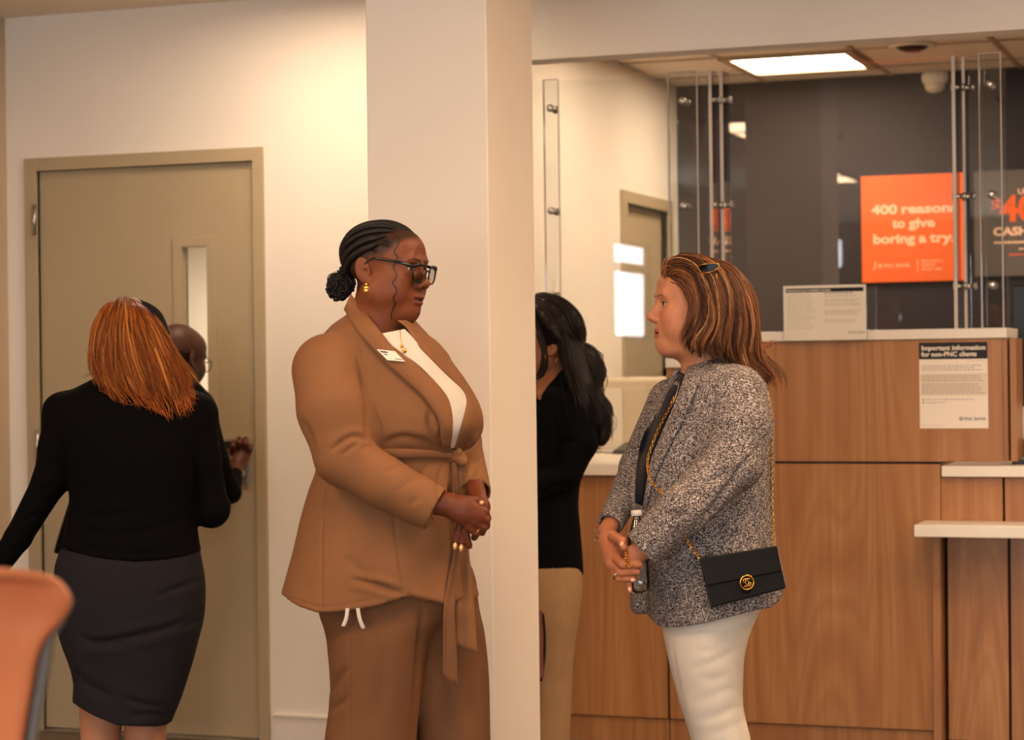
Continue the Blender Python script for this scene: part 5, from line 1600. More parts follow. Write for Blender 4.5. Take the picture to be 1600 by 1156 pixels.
# ================================================================== woman in the grey tweed blazer
_t = NT('grey_tweed'); _tc = _t.n('ShaderNodeTexCoord')
def _map(sc, rot=0.0):
    mp = _t.n('ShaderNodeMapping'); mp.inputs['Scale'].default_value = sc; mp.inputs['Rotation'].default_value = (0, rot, 0)
    _t.l(_tc.outputs['Object'], mp.inputs['Vector']); return mp.outputs['Vector']
n1 = _t.noise(_map((112, 112, 600), .05), 1.0, 3, .75, .6); n2 = _t.noise(_map((600, 600, 112), -.05), 1.0, 3, .75, .6); n3 = _t.noise(_map((40, 40, 40)), 1.0, 3, .6)
n4 = _t.noise(_map((330, 330, 330)), 1.0, 2, .7)
h_ = _t.math('ADD', _t.math('MULTIPLY', _t.math('MAXIMUM', n1, n2), .62), _t.math('MULTIPLY', n4, .38))
c1 = _t.ramp(h_, [(.46, lin((16, 14, 18))), (.53, lin((98, 89, 88))), (.60, lin((222, 212, 204)))])
_t.color(_t.mix(_t.ramp(n3, [(.35, (0, 0, 0, 1)), (.8, (.28, .28, .28, 1))]), c1, lin((70, 54, 52))))
_t.set(Roughness=.9); _t.b.inputs['Specular IOR Level'].default_value = .15
_t.bump(h_, .5, .0015)
M['tweed'] = _t.m
M['navy_cloth'] = cloth_mat('navy_satin', (9, 15, 30), .5, sheen=.02, spec=.15)
M['white_denim'] = cloth_mat('white_denim', (214, 206, 192), .8, sheen=.05)
M['black_leather'] = plain('black_leather', (8, 8, 8), .45, var=.15, vscale=60, bump=.2, bscale=500, spec=.3)

B = Figure(5.31)
B_root = empty('person', to_world(*[float(x) for x in (B.p(1110, 900)[0], 5.31, 0)]), YAW)
tag(B_root, 'woman with auburn hair in a grey tweed blazer and white trousers, facing left', 'person')
tr = [(556, 1090, 1150, .0, .05), (566, 1078, 1172, .0, .10), (578, 1064, 1184, .0, .14), (595, 1046, 1194, .0, .165), (620, 1032, 1203, .0, .18), (650, 1023, 1207, .0, .185), (690, 1008, 1209, .0, .185), (730, 996, 1209, 0, .182), (770, 992, 1208, 0, .178),
      (810, 992, 1209, 0, .178), (850, 996, 1213, 0, .182), (890, 1006, 1222, 0, .186), (930, 1011, 1229, 0, .188), (965, 1014, 1231, 0, .19), (1000, 1014, 1231, 0, .19)]
lo = np.array((B.p(915, 0)[0], B.Y - .34, B.p(1100, 1010)[2])); hi = np.array((B.p(1255, 0)[0], B.Y + .30, B.p(1100, 535)[2]))
Fc = Field(lo, hi, .008); Fc.add(B.loft(tr, 2.25)); tv, tq = Fc.mesh(); B_tree = bvh(tv, tq)
Fj = Field(lo, hi, .0042); Fj.add(B.loft(tr, 2.25))
Fj.cut(B.cone((1080, 540, -.02), (1068, 592, -.04), 34, 16), .01)
hx2, hz2 = B.zline([(1005, 955), (1013, 962), (1020, 975), (1033, 983), (1060, 979), (1100, 970), (1150, 957), (1180, 951), (1205, 949), (1222, 938), (1231, 924)], -.14)
Fj.clip(lambda X, Y, Z: (np.interp(X, hx2, hz2) - Z) * .9)
# near arm (her left), bent, cuff towards the hands
Fj.add(B.cone((1146, 622, -.13), (1152, 670, -.17), 52, 49), .02)
Fj.add(B.cone((1152, 670, -.17), (1146, 722, -.20), 49, 45), .02)
Fj.add(B.cone((1144, 722, -.20), (1070, 795, -.25), 42, 37), .015)
Fj.add(B.cone((1070, 795, -.25), (1001, 861, -.24), 37, 31), .01)
# far arm (her right)
Fj.add(B.cone((1050, 630, .12), (998, 730, .13), 40, 31), .03)
Fj.add(B.cone((998, 730, .13), (952, 822, -.06), 29, 20), .015)
cuff(Fj, B, B.p(1070, 795, -.25), B.p(1003, 859, -.24), B.m(31))
cuff(Fj, B, B.p(998, 730, .13), B.p(953, 820, -.056), B.m(20), depth=.04)
# far front flap hanging lower left
Fj.add(B.cone((1003, 880, .06), (999, 945, .06), 17, 15, ((0, 1, 0), .5)), .02)
V, Q = Fj.mesh(); V = relax(V, Q, 2, .5)
V = folds(V, Q, [([(1192, 694), (1165, 722), (1135, 764), (1110, 799), (1073, 837), (1035, 884)], 4.5, .012, .15), ([(1087, 600), (1078, 640), (1085, 690), (1080, 740)], 6, .006, .4),
                 ([(1120, 600), (1110, 640), (1105, 690)], 6, .005, .5), ([(1100, 760), (1120, 745), (1145, 740)], 6, .006, .6), ([(1060, 790), (1080, 775), (1100, 772)], 5, .005, .5), ([(1040, 810), (1055, 800), (1072, 800)], 5, .004, .5),
                 ([(1180, 640), (1188, 690), (1186, 740)], 7, .005, .5), ([(1050, 880), (1056, 920), (1052, 960)], 6, .004, .5), ([(1160, 760), (1170, 800), (1168, 850)], 8, .005, .5), ([(1120, 830), (1135, 800), (1160, 780)], 7, .006, .5),
                 ([(1090, 575), (1084, 600), (1080, 610)], 3, .004, .2), ([(965, 770), (975, 760), (985, 758)], 4, .004, .5)])
part('blazer', V, Q, M['tweed'], B_root)
band(B_tree, [(1060, 578), (1040, 612), (1022, 652), (1006, 678), (998, 705), (994, 740), (992, 785)], [(1070, 585), (1056, 628), (1041, 662), (1028, 692), (1018, 718), (1010, 752), (1004, 790)], 30, 8, .003, .003, 'blouse', M['navy_cloth'], B_root, blur=3)
band(B_tree, [(1074, 572), (1066, 596), (1054, 630), (1039, 664), (1026, 694), (1017, 718), (1010, 752), (1006, 790)], [(1098, 566), (1094, 590), (1082, 622), (1066, 660), (1050, 690), (1036, 718), (1020, 754), (1010, 792)], 34, 8, .005, .006, 'lapel', M['tweed'], B_root, blur=4, bulge=.005)
band(B_tree, [(1067, 576), (1050, 600), (1036, 628), (1024, 656), (1008, 678)], [(1058, 574), (1036, 602), (1023, 632), (1016, 660), (1004, 680)], 26, 6, .004, .006, 'lapel', M['tweed'], B_root, blur=3, bulge=.003)
# ---- trousers
Ft = Field(np.array((B.p(990, 0)[0], B.Y - .25, .05)), np.array((B.p(1250, 0)[0], B.Y + .28, B.p(1100, 900)[2])), .005)
Ft.add(B.loft([(900, 1040, 1205, .0, .15), (945, 1034, 1190, .0, .15), (985, 1036, 1172, -.03, .125), (1020, 1043, 1163, -.05, .105), (1060, 1052, 1160, -.05, .10), (1100, 1063, 1160, -.05, .095), (1156, 1080, 1172, -.05, .09), (1280, 1100, 1180, -.05, .08), (1430, 1120, 1180, -.05, .068)], 2.2))
Ft.add(B.loft([(900, 1050, 1190, .06, .12), (985, 1060, 1165, .08, .11), (1060, 1070, 1155, .09, .095), (1156, 1085, 1160, .09, .088), (1280, 1090, 1165, .09, .078), (1430, 1095, 1155, .09, .066)], 2.2), .015)
V, Q = Ft.mesh(); V = relax(V, Q, 1, .4)
V = folds(V, Q, [([(1085, 1012), (1105, 1018), (1130, 1010)], 6, .002, .3), ([(1075, 1045), (1100, 1040), (1140, 1020), (1162, 1010)], 7, .003, .3), ([(1090, 1055), (1115, 1062), (1140, 1050)], 7, .002, .3), ([(1075, 1100), (1105, 1090), (1150, 1070)], 7, .002, .3),
                 ([(1085, 1125), (1115, 1120), (1160, 1100)], 7, .003, .3), ([(1095, 1150), (1125, 1142), (1165, 1125)], 7, .002, .3), ([(1050, 1000), (1056, 1050), (1070, 1110)], 3, .003, .2), ([(1140, 975), (1150, 970), (1172, 966)], 4, .004, .5)])
part('trousers', V, Q, M['white_denim'], B_root)
M['shoe_beige'] = plain('beige_leather', (170, 140, 108), .45)
for (ux, dy) in ((1140, -.05), (1115, .09)):
    c = B.p(ux, 1440, dy); c[2] = 0
    Fs = Field(c + (-.20, -.06, -.005), c + (.12, .06, .13), .004)
    Fs.add(cone(c + (.05, 0, .055), c + (-.09, 0, .034), .036, .034)); Fs.add(cone(c + (-.09, 0, .034), c + (-.15, 0, .022), .034, .022), .02); Fs.add(cone(c + (.03, 0, .06), c + (.03, 0, .10), .036, .034), .02)
    Fs.clip(lambda X, Y, Z: .002 - Z)
    Vs, Qs = Fs.mesh(); part('shoe', relax(Vs, Qs), Qs, M['shoe_beige'], B_root)
# ---- body
SKB, LIPB = (192, 128, 94), (170, 98, 82)
RB = rot_cam(9, -2, 0, left=True)
hB = Head(RB, (.113, 0, -.0345), pt(1013, 496, 5.27), 1.0)
HV, HQ = head_mesh(full=.25, nose=.95, lips=.8, mouth=.0009, double=.75, neck=((-.012, -.075), (-.055, -.25), .054, .062), ears=(1, 1), chin=1.02, crown=.86)
HC = head_colors(HV, SKB, LIPB, .0009, blush=(188, 108, 80))
tl = bvh(HV, HQ); HVc = hB.to(HV)
# hands holding a small bottle
hyB = -.24
def hb(u, v, d=0.0): return B.p(u, v, hyB + d)
Fh = Field(hb(915, 945, -.06), hb(1050, 795, .30), .0021)
Fh.add(cone(B.p(960, 806, -.03), hb(947, 834, .17), B.m(14), B.m(14)))
Fh.add(cone(hb(947, 834, .17), hb(955, 850, .10), B.m(14.5), B.m(17)), .01)
Fh.add(cone(hb(953, 848, .11), hb(962, 878, .05), B.m(17), B.m(18), ((0, 1, 0), 1.2)), .012)
Fh.add(cone(hb(958, 838, .07), hb(972, 846, .02), B.m(8.5), B.m(7)), .008); Fh.add(cone(hb(972, 846, .02), hb(975, 855, -.005), B.m(7), B.m(6)), .003)          # thumb
for (a_, b_, c_, r_) in (((957, 866, .05), (973, 882, .0), (1000, 882, -.012), 6.6), ((956, 876, .06), (970, 894, .008), (996, 893, -.004), 6.6), ((956, 886, .06), (967, 903, .016), (990, 904, .006), 6.2)):
    Fh.add(cone(hb(*a_), hb(*b_), B.m(r_ + 1), B.m(r_)), .006); Fh.add(cone(hb(*b_), hb(*c_), B.m(r_), B.m(r_ - 1.6)), .003)
Fh.add(cone(hb(970, 898, .04), hb(982, 910, .02), B.m(5.8), B.m(5)), .003); Fh.add(cone(hb(982, 910, .02), hb(984, 923, .02), B.m(5), B.m(4.2)), .002)
# near hand, mostly inside its cuff
Fh.add(cone(hb(1012, 853, .0), hb(992, 868, .01), B.m(15), B.m(15)), .004); Fh.add(cone(hb(990, 858, .0), hb(982, 872, .0), B.m(8), B.m(6.5)), .006)
for (a_, b_, c_) in (((992, 872, .02), (984, 884, .03), (990, 893, .04)), ((998, 878, .02), (990, 892, .03), (994, 902, .04))):
    Fh.add(cone(hb(*a_), hb(*b_), B.m(6.4), B.m(5.8)), .004); Fh.add(cone(hb(*b_), hb(*c_), B.m(5.8), B.m(4.8)), .003)
hv, hq = Fh.mesh(); hv = relax(hv, hq, 1, .3)
Fb = Field(B.p(960, 990, -.28), B.p(1200, 560, 0) + (0, .25, 0), .012)
Fb.add(cone(B.p(1105, 585), B.p(1105, 640), .06, .09)); Fb.add(cone(B.p(1105, 640), B.p(1110, 930), .10, .11), .05)
Fb.add(cone(B.p(1146, 640, -.11), B.p(1144, 722, -.19), .045, .042), .04); Fb.add(cone(B.p(1144, 722, -.19), B.p(1012, 852, -.24), .036, .024), .02)
Fb.add(cone(B.p(1050, 640, .1), B.p(1000, 730, .12), .04, .034), .04); Fb.add(cone(B.p(1000, 730, .12), B.p(955, 814, -.045), .028, .018), .01)
bv, bq = Fb.mesh()
V, Q, C = join([(HVc, HQ, HC), (hv, hq, (186, 118, 84)), (bv, bq, SKB)])
B_body = part('body', V, Q, M['skin'], B_root, C)
eyes(hB, B_body, gaze=(1, 0, .02), iris=plain('eye_iris_hazel', (70, 58, 40), .2, var=.2))
M['brow_brown'] = plain('brown_brow', (96, 58, 36), .6)
brows(hB, tl, B_body, M['brow_brown'], .0013, -.001); lashes(hB, tl, B_body, M['darkhair'])
for (u, v, d, dx, dz) in ((971.5, 850, -.01, .5, .8), (989, 906, -.003, 1, -.1), (984, 921, .012, .1, -1)):
    c = hb(u, v, d); ax_ = np.array((dx, 0, dz)); ax_ = ax_ / np.linalg.norm(ax_); sd = np.array((ax_[2], 0, -ax_[0]))
    vs, fs = lathe_pts([(.0002, -1), (.7, -.8), (1, -.2), (.9, .4), (.5, .85), (.02, 1.0)], 12)
    part_geo('fingernail', [c + ax_ * z * .0062 + sd * x * .0045 + np.array((0, 1, 0)) * y * .0022 for (x, y, z) in vs], fs, plain('nail', (226, 178, 150), .25), B_body)
for k, (u, v, R_) in enumerate(((947, 835, .0275), (948, 840, .029), (947, 830, .027))):
    ring_at(hb(u, v, .165 - .01 * k), (-.35 + .25 * k, -.25, .85), R_, .0011, 'bracelet', M['silver'] if k else M['gold'], B_root, 28)
ring_at(hb(963, 899, .016), (.6, -.3, -.5), .0115, .0018, 'ring', M['silver'], B_root)
# bunched gold chain in the fist
g = Geo(); rs = np.random.RandomState(5)
P = smooth_path([hb(978, 862, -.012), hb(977, 870, -.02), hb(981, 876, -.018), hb(979, 882, -.016), hb(986, 884, -.02)], 14)
for k, p in enumerate(P):
    q = Vector((0, 0, 1)).rotation_difference(Vector(rs.normal(0, 1, 3)).normalized()).to_matrix()
    vs, fs = tube_geo([Vector(p) + q @ Vector((.0042 * math.cos(a), .0042 * math.sin(a), 0)) for a in np.linspace(0, 2 * math.pi, 10, endpoint=False)], .0011, 5, closed=True); g.add(vs, fs)
g.make('chain_bracelet', M['gold'], B_root)
# pendant chain at the neck
P = []
for (u, v) in smooth_path([(1062, 596), (1058, 612), (1053, 628), (1050, 632), (1053, 622)], 24):
    p, _ = cast(B_tree, u, v); P.append(pt(u, v, (p[1] if p is not None else B.Y - .1) - .010))
vs, fs = tube_geo(P, .0008, 5); part_geo('necklace', vs, fs, M['silver'], B_root)
# ---- hair
rs = np.random.RandomState(11); HY = 5.28
def gp(pts): return np.array([pt(u, v, HY + d) for (u, v, d) in pts])
near = [[(1055, 440, -.045), (1062, 446, -.062), (1074, 460, -.078), (1082, 482, -.088), (1079, 510, -.090), (1073, 532, -.085), (1079, 556, -.075)],
        [(1044, 434, -.03), (1058, 424, -.055), (1080, 434, -.078), (1094, 466, -.094), (1096, 505, -.098), (1086, 538, -.092), (1094, 562, -.08)],
        [(1039, 430, -.01), (1050, 411, -.03), (1084, 416, -.066), (1108, 446, -.092), (1117, 495, -.104), (1108, 538, -.10), (1118, 570, -.088)],
        [(1042, 424, .0), (1060, 406, -.015), (1098, 411, -.055), (1128, 442, -.09), (1141, 495, -.104), (1136, 545, -.10), (1150, 582, -.085)],
        [(1055, 412, .01), (1082, 406, -.005), (1118, 415, -.04), (1148, 446, -.076), (1160, 500, -.086), (1160, 550, -.078), (1180, 592, -.065), (1192, 612, -.055)],
        [(1070, 408, .02), (1100, 409, .01), (1138, 421, -.015), (1164, 456, -.04), (1176, 508, -.044), (1178, 556, -.036), (1198, 590, -.028), (1202, 614, -.022)],
        [(1080, 408, .03), (1110, 411, .03), (1146, 427, .015), (1170, 464, .0), (1181, 512, .005), (1184, 556, .01), (1206, 588, .012), (1200, 618, .012)],
        [(1075, 410, .05), (1105, 414, .06), (1140, 432, .06), (1162, 470, .06), (1172, 520, .07), (1175, 560, .065), (1190, 595, .06)],
        [(1050, 416, .05), (1075, 420, .085), (1105, 440, .10), (1125, 490, .11), (1130, 540, .10), (1140, 575, .09)],
        [(1044, 434, .05), (1056, 440, .085), (1078, 470, .105), (1088, 510, .105), (1085, 550, .09)]]
G_ = [gp(g_) for g_ in near]
cols = [(44, 23, 13), (78, 42, 23), (112, 64, 36), (146, 92, 54), (100, 56, 30), (176, 122, 76), (84, 45, 24), (200, 150, 100)]
Fhair = Field(pt(1028, 640, HY - .15), pt(1222, 398, HY + .15), .005)
for g_ in G_[0:9]:
    S = smooth_path(g_, 9)
    ctr_ = pt(1112, 480, HY); S = S + (ctr_ - S) * np.array((.07, .13, .05))
    for k in range(8):
        r1, r2 = .010 * (1 - .10 * max(0, k - 3) ** 1.0), .010 * (1 - .10 * max(0, k - 2))
        if k > 0: Fhair.add(cone(S[k], S[k + 1], r1, r2), .012)
Fhair.add(ell(pt(1112, 470, HY), (.074, .066, .072)), .02)
hvv, hqq = Fhair.mesh(); hvv = relax(hvv, hqq, 2)
hcol = np.tile(np.array(lin((54, 28, 16))[:3]), (len(hvv), 1))
g = Geo()
g.v = [tuple(v) for v in hvv]; g.f = [tuple(map(int, q)) for q in hqq]; g.c = [tuple(c) for c in hcol]
locks(rs, G_, 560, 9, .0060, .0034, .0105, 9.0, cols, .0011, g, 22, .034)
# wisps and fringe
for _ in range(60):
    p0 = pt(rs.uniform(1036, 1056), rs.uniform(420, 436), HY + rs.uniform(-.05, .04))
    W = [p0, p0 + (rs.uniform(-.008, .004), 0, rs.uniform(.008, .02)), p0 + (rs.uniform(.0, .02), 0, rs.uniform(.02, .034)), p0 + (rs.uniform(.02, .045), 0, rs.uniform(.015, .03))]
    hair_geo([smooth_path(W, 10)], rs, .0010, [(120, 62, 32), (176, 108, 60)], g)
for (pts_, n_) in (([(1178, 535, -.03), (1192, 541, -.03), (1204, 538, -.03), (1205, 530, -.03)], 10), ([(1176, 548, -.03), (1190, 556, -.03), (1200, 552, -.03)], 8), ([(1180, 560, -.04), (1198, 575, -.04), (1210, 590, -.04), (1208, 600, -.04)], 12)):
    for _ in range(n_):
        W = gp(pts_) + rs.normal(0, .004, (len(pts_), 3)); hair_geo([smooth_path(W, 12)], rs, .0008, [(120, 60, 30), (190, 120, 70)], g)
g.make('hair', M['hair'], B_root, True)
# ---- sunglasses pushed up in the hair
S_root = empty('sunglasses', to_world(*[float(x) for x in pt(1107, 420, HY - .07)]), YAW)
tag(S_root, 'dark sunglasses with thin gold frame pushed up on auburn hair', 'sunglasses')
for (dy, nm) in ((-.082, 0), (-.005, 1)):
    c = [(1091, 417), (1097, 413.5), (1110, 411.5), (1121, 412), (1123, 417), (1117, 422), (1105, 426), (1095, 424)]
    P = [pt(u, v + nm * -4, HY + dy - .016 + (.012 if k in (0, 7) else 0)) for k, (u, v) in enumerate(c)]
    P2 = [tuple(p) for p in smooth_path(P + [P[0]], 30)[:-1]]
    n = len(P2); m = tuple(np.mean(P2, 0) + np.array((0, -.003, .002)))
    part_geo('dark_lens', P2 + [m], [(k, (k + 1) % n, n) for k in range(n)], plain('sunglass_lens', (7, 6, 6), .3, spec=.2), S_root)
    vs, fs = tube_geo(P2, .0011, 5, closed=True); part_geo('rim', vs, fs, M['gold'], S_root)
vs, fs = tube_geo(smooth_path([pt(1119, 423, HY - .086), pt(1120, 432, HY - .095), pt(1122, 445, HY - .10)], 10), .0010, 5); part_geo('temple', vs, fs, M['gold'], S_root)
vs, fs = tube_geo(smooth_path([pt(1092, 415, HY - .068), pt(1090, 411, HY - .045), pt(1092, 411, HY - .02)], 8), .0012, 5); part_geo('bridge', vs, fs, M['gold'], S_root)
# ---- bottle held in both hands
bt = hb(994, 797, .035); bb = hb(1001, 926, .035); axb = (bb - bt); Lb = np.linalg.norm(axb)
K_root = empty('water_bottle', to_world(*[float(x) for x in bb]), YAW)
tag(K_root, 'clear plastic water bottle with white cap in the tweed woman\'s hands', 'bottle')
q = Vector((0, 0, 1)).rotation_difference(Vector(axb).normalized()).to_matrix()
def lat(name, prof, mat):
    vs, fs = lathe_pts(prof, 24); part_geo(name, [np.array(q @ Vector(v)) + bt for v in vs], fs, mat, K_root)
lat('cap', [(.0118, 0), (.0128, .001), (.0128, .012), (.0120, .013)], plain('white_cap', (214, 206, 196), .4))
lat('bottle_body', [(.010, .0135), (.010, .020), (.0125, .024), (.018, .040), (.024, .056), (.026, .064), (.0245, .072), (.026, .080), (.0245, .088), (.026, .096), (.0245, .106), (.026, .116), (.0245, .126), (.026, .136), (.0245, .150), (.026, .165), (.025, Lb - .008), (.020, Lb)], thin_pane_mat('thin_plastic', (.90, .92, .92), .12))
# ---- shoulder bag with chain
bagc = [(1093, 873), (1213, 853), (1228, 919), (1110, 950)]
yb_ = [B.Y - .205, B.Y - .165, B.Y - .165, B.Y - .205]
G_root = empty('shoulder_bag', to_world(*[float(x) for x in pt(1160, 900, B.Y - .2)]), YAW)
tag(G_root, 'black leather chain bag with round gold clasp hanging against the tweed blazer', 'bag')
def quadbox(c4, ys, th, name, mat, root, bev=.004):
    Fq = [pt(u, v, y - th) for (u, v), y in zip(c4, ys)]; Kq = [pt(u, v, y) for (u, v), y in zip(c4, ys)]
    bm = bmesh.new(); vv = [bm.verts.new(tuple(p)) for p in Fq + Kq]
    for f in ((0, 1, 2, 3), (7, 6, 5, 4), (0, 4, 5, 1), (1, 5, 6, 2), (2, 6, 7, 3), (3, 7, 4, 0)): bm.faces.new([vv[i] for i in f])
    bmesh.ops.recalc_face_normals(bm, faces=bm.faces)
    bmesh.ops.bevel(bm, geom=list(bm.edges), offset=bev, segments=3, affect='EDGES', profile=.5)
    me = bpy.data.meshes.new(name); bm.to_mesh(me); bm.free(); me.materials.append(mat)
    o = bpy.data.objects.new(name, me); COL.objects.link(o); return cam_parent(o, root)
quadbox(bagc, yb_, .042, 'bag_body', M['black_leather'], G_root)
quadbox([(1092, 872), (1213.5, 852), (1222, 893), (1104, 916)], [y - .038 for y in yb_], .010, 'flap', M['black_leather'], G_root, .004)
cl = pt(1167, 910, B.Y - .185 - .052)
e1 = (pt(1213, 853, B.Y - .165) - pt(1093, 873, B.Y - .205)); e1 /= np.linalg.norm(e1); e3 = np.array((e1[2] * -1 * 0, 0, 1.0)); e3 -= e1 * (e3 @ e1); e3 /= np.linalg.norm(e3); e2 = np.cross(e1, e3)
vs, fs = tube_geo([cl + (e1 * math.cos(a) + e3 * math.sin(a)) * B.m(10.5) for a in np.linspace(0, 2 * math.pi, 28, endpoint=False)], .0022, 8, closed=True); part_geo('clasp_ring', vs, fs, M['gold'], G_root)
for sg_ in (1, -1):                                   # two interlocked open letters
    arc = [cl + e1 * (sg_ * B.m(2.2) + math.cos(a) * B.m(4.6) * sg_) + e3 * math.sin(a) * B.m(5.6) * sg_ - np.array((0, .001, 0)) for a in np.linspace(math.radians(45), math.radians(315), 18)]
    arc += [arc[-1] + e3 * B.m(3.2) * sg_, arc[-1] + e3 * B.m(3.2) * sg_ - e1 * B.m(3.2) * sg_]
    vs, fs = tube_geo(arc, .0018, 6); part_geo('clasp_letter', vs, fs, M['gold'], G_root)
vs, fs = lathe_pts([(.0002, 0), (.011, .0005), (.012, .004), (.0002, .005)], 20)
qq = Vector((0, 0, 1)).rotation_difference(Vector((0, -1, 0))).to_matrix()
part_geo('clasp_tab', [np.array(qq @ Vector(v)) + cl + np.array((0, .006, -.014)) for v in vs], fs, M['black_leather'], G_root)
def chain(pts3, step=.0075, name='chain'):
    P = np.array(pts3); d = np.r_[0, np.cumsum(np.linalg.norm(np.diff(P, axis=0), axis=1))]; n = int(d[-1] / step)
    g = Geo(); T = [np.array([np.interp(s_, d, P[:, k]) for k in range(3)]) for s_ in np.linspace(0, d[-1], n)]
    for k in range(n - 1):
        a, b = T[k], T[k + 1]; t = (b - a) / np.linalg.norm(b - a); o_ = np.cross(t, (0, 1, 0)); o_ /= np.linalg.norm(o_); z_ = np.cross(t, o_)
        w_ = (o_ + z_ * (1 if k % 2 else -1)) / math.sqrt(2); c = (a + b) / 2
        loop = [c + t * math.cos(f) * step * .78 + w_ * math.sin(f) * step * .42 for f in np.linspace(0, 2 * math.pi, 10, endpoint=False)]
        vs, fs = tube_geo(loop, .0011, 4, closed=True); g.add(vs, fs)
    o = g.make(name, M['gold'], G_root); o['kind'] = 'stuff'; return o
def onb(pts, off, tree):
    out = []
    for (u, v) in smooth_path(pts, 40):
        p, _ = cast(tree, u, v); out.append([u, v, (p[1] - off) if p is not None else np.nan])
    P = np.array(out); ok = ~np.isnan(P[:, 2]); P[:, 2] = np.interp(np.arange(len(P)), np.where(ok)[0], P[ok, 2])
    return [pt(u, v, y) for (u, v, y) in P]
chain(onb([(1054, 620), (1045, 640), (1034, 660), (1024, 682), (1016, 704), (1012, 720), (1014, 742), (1022, 758), (1034, 770), (1050, 790), (1066, 820), (1072, 842), (1082, 858), (1094, 874)], .016, B_tree))
chain(onb([(1198, 610), (1204, 660), (1206, 720), (1206, 780), (1208, 830), (1209, 852)], .012, B_tree))
# ================================================================== woman with orange hair, seen from behind
M['black_suit'] = cloth_mat('black_suiting', (6, 5, 6), .85, sheen=.02, spec=.08)
M['black_skirt'] = cloth_mat('charcoal_skirt_knit', (34, 32, 36), .85, sheen=.12, spec=.12)
M['shoe_black'] = plain('black_shoe', (16, 15, 15), .35)
Cc = Figure(5.67)
C_root = empty('person', to_world(*[float(x) for x in (Cc.p(205, 900)[0], 5.67, 0)]), YAW)
tag(C_root, 'woman with long bright orange hair in black jacket and skirt, seen from behind', 'person')
lo = np.array((Cc.p(-70, 0)[0], Cc.Y - .22, Cc.p(200, 1000)[2])); hi = np.array((Cc.p(385, 0)[0], Cc.Y + .42, Cc.p(200, 560)[2]))
Fj = Field(lo, hi, .005)
Fj.add(Cc.loft([(578, 170, 240, 0, .05), (590, 148, 262, .0, .08), (604, 120, 290, .0, .105), (618, 92, 316, 0, .12), (640, 78, 330, 0, .13), (680, 86, 326, 0, .14), (730, 100, 316, 0, .14), (775, 110, 306, 0, .135), (810, 106, 305, 0, .135), (840, 100, 309, 0, .14), (875, 93, 315, 0, .145), (900, 90, 318, 0, .145)], 2.3))
hx3, hz3 = Cc.zline([(80, 856), (95, 860), (150, 871), (212, 878), (265, 874), (316, 867)], -.13)
Fj.clip(lambda X, Y, Z: (np.interp(X, hx3, hz3) - Z) * .9)
# left arm swung out to the left, right arm bent forward
Fj.add(Cc.cone((96, 640, 0), (88, 700, -.01), 27, 27), .03); Fj.add(Cc.cone((88, 700, -.01), (78, 752, -.01), 27, 27), .015)
Fj.add(Cc.cone((78, 752, -.01), (28, 840, .0), 27, 21), .012); Fj.add(Cc.cone((28, 840, .0), (-18, 905, .02), 21, 17), .01)
Fj.add(Cc.cone((312, 645, 0), (316, 715, .0), 26, 28), .03); Fj.add(Cc.cone((316, 715, .0), (330, 795, .02), 28, 27), .015); Fj.add(Cc.cone((330, 796, .02), (338, 790, .20), 27, 22), .02); Fj.add(Cc.cone((338, 790, .20), (322, 776, .30), 22, 17), .01)
V, Q = Fj.mesh(); V = relax(V, Q, 1, .4)
V = folds(V, Q, [([(106, 765), (103, 730), (98, 690)], 4, .008, .2), ([(306, 806), (306, 760), (304, 700)], 4, .008, .2), ([(205, 640), (208, 740), (212, 870)], 1.8, .003, 0), ([(120, 800), (160, 806), (210, 800)], 5, .004, .5), ([(130, 830), (180, 836), (240, 826), (290, 812)], 5, .004, .5),
                 ([(100, 845), (150, 858), (212, 865), (300, 855)], 2.5, .003, 0), ([(60, 770), (75, 760), (90, 765)], 4, .005, .5), ([(36, 820), (50, 806), (66, 806)], 4, .004, .5)])
part('jacket', V, Q, M['black_suit'], C_root)
Fs = Field(np.array((Cc.p(70, 0)[0], Cc.Y - .2, Cc.p(200, 1160)[2])), np.array((Cc.p(340, 0)[0], Cc.Y + .2, Cc.p(200, 850)[2])), .0045)
Fs.add(Cc.loft([(855, 96, 310, 0, .135), (880, 88, 315, 0, .145), (904, 86, 319, 0, .15), (935, 86, 320, 0, .152), (965, 88, 318, 0, .15), (1007, 99, 308, 0, .14), (1034, 109, 301, 0, .132), (1060, 116, 293, 0, .125), (1096, 115, 281, 0, .118), (1125, 117, 269, 0, .115), (1150, 118, 262, 0, .112), (1165, 118, 260, 0, .11)], 2.3))
hx4, hz4 = Cc.zline([(80, 1098), (118, 1106), (150, 1119), (185, 1132), (223, 1135), (262, 1140), (300, 1142)], -.10)
Fs.clip(lambda X, Y, Z: (np.interp(X, hx4, hz4) - Z) * .9)
V, Q = Fs.mesh(); V = relax(V, Q, 1, .4)
V = folds(V, Q, [([(240, 932), (275, 920), (315, 905)], 5, .006, .6), ([(130, 1004), (180, 1000), (250, 985), (312, 962)], 6, .007, .7), ([(120, 990), (150, 1005), (200, 1008)], 6, .005, .6), ([(116, 1050), (140, 1072), (180, 1092)], 7, .006, .6), ([(190, 1090), (225, 1100), (262, 1106)], 5, .005, .6), ([(200, 1120), (230, 1115), (262, 1120)], 5, .004, .6),
                 ([(300, 1020), (288, 1060), (270, 1110), (264, 1138)], 2, .003, 0), ([(115, 1045), (121, 1058), (117, 1075)], 4, .006, .5), ([(285, 985), (300, 975), (317, 968)], 4, .005, .6)])
part('skirt', V, Q, M['black_skirt'], C_root)
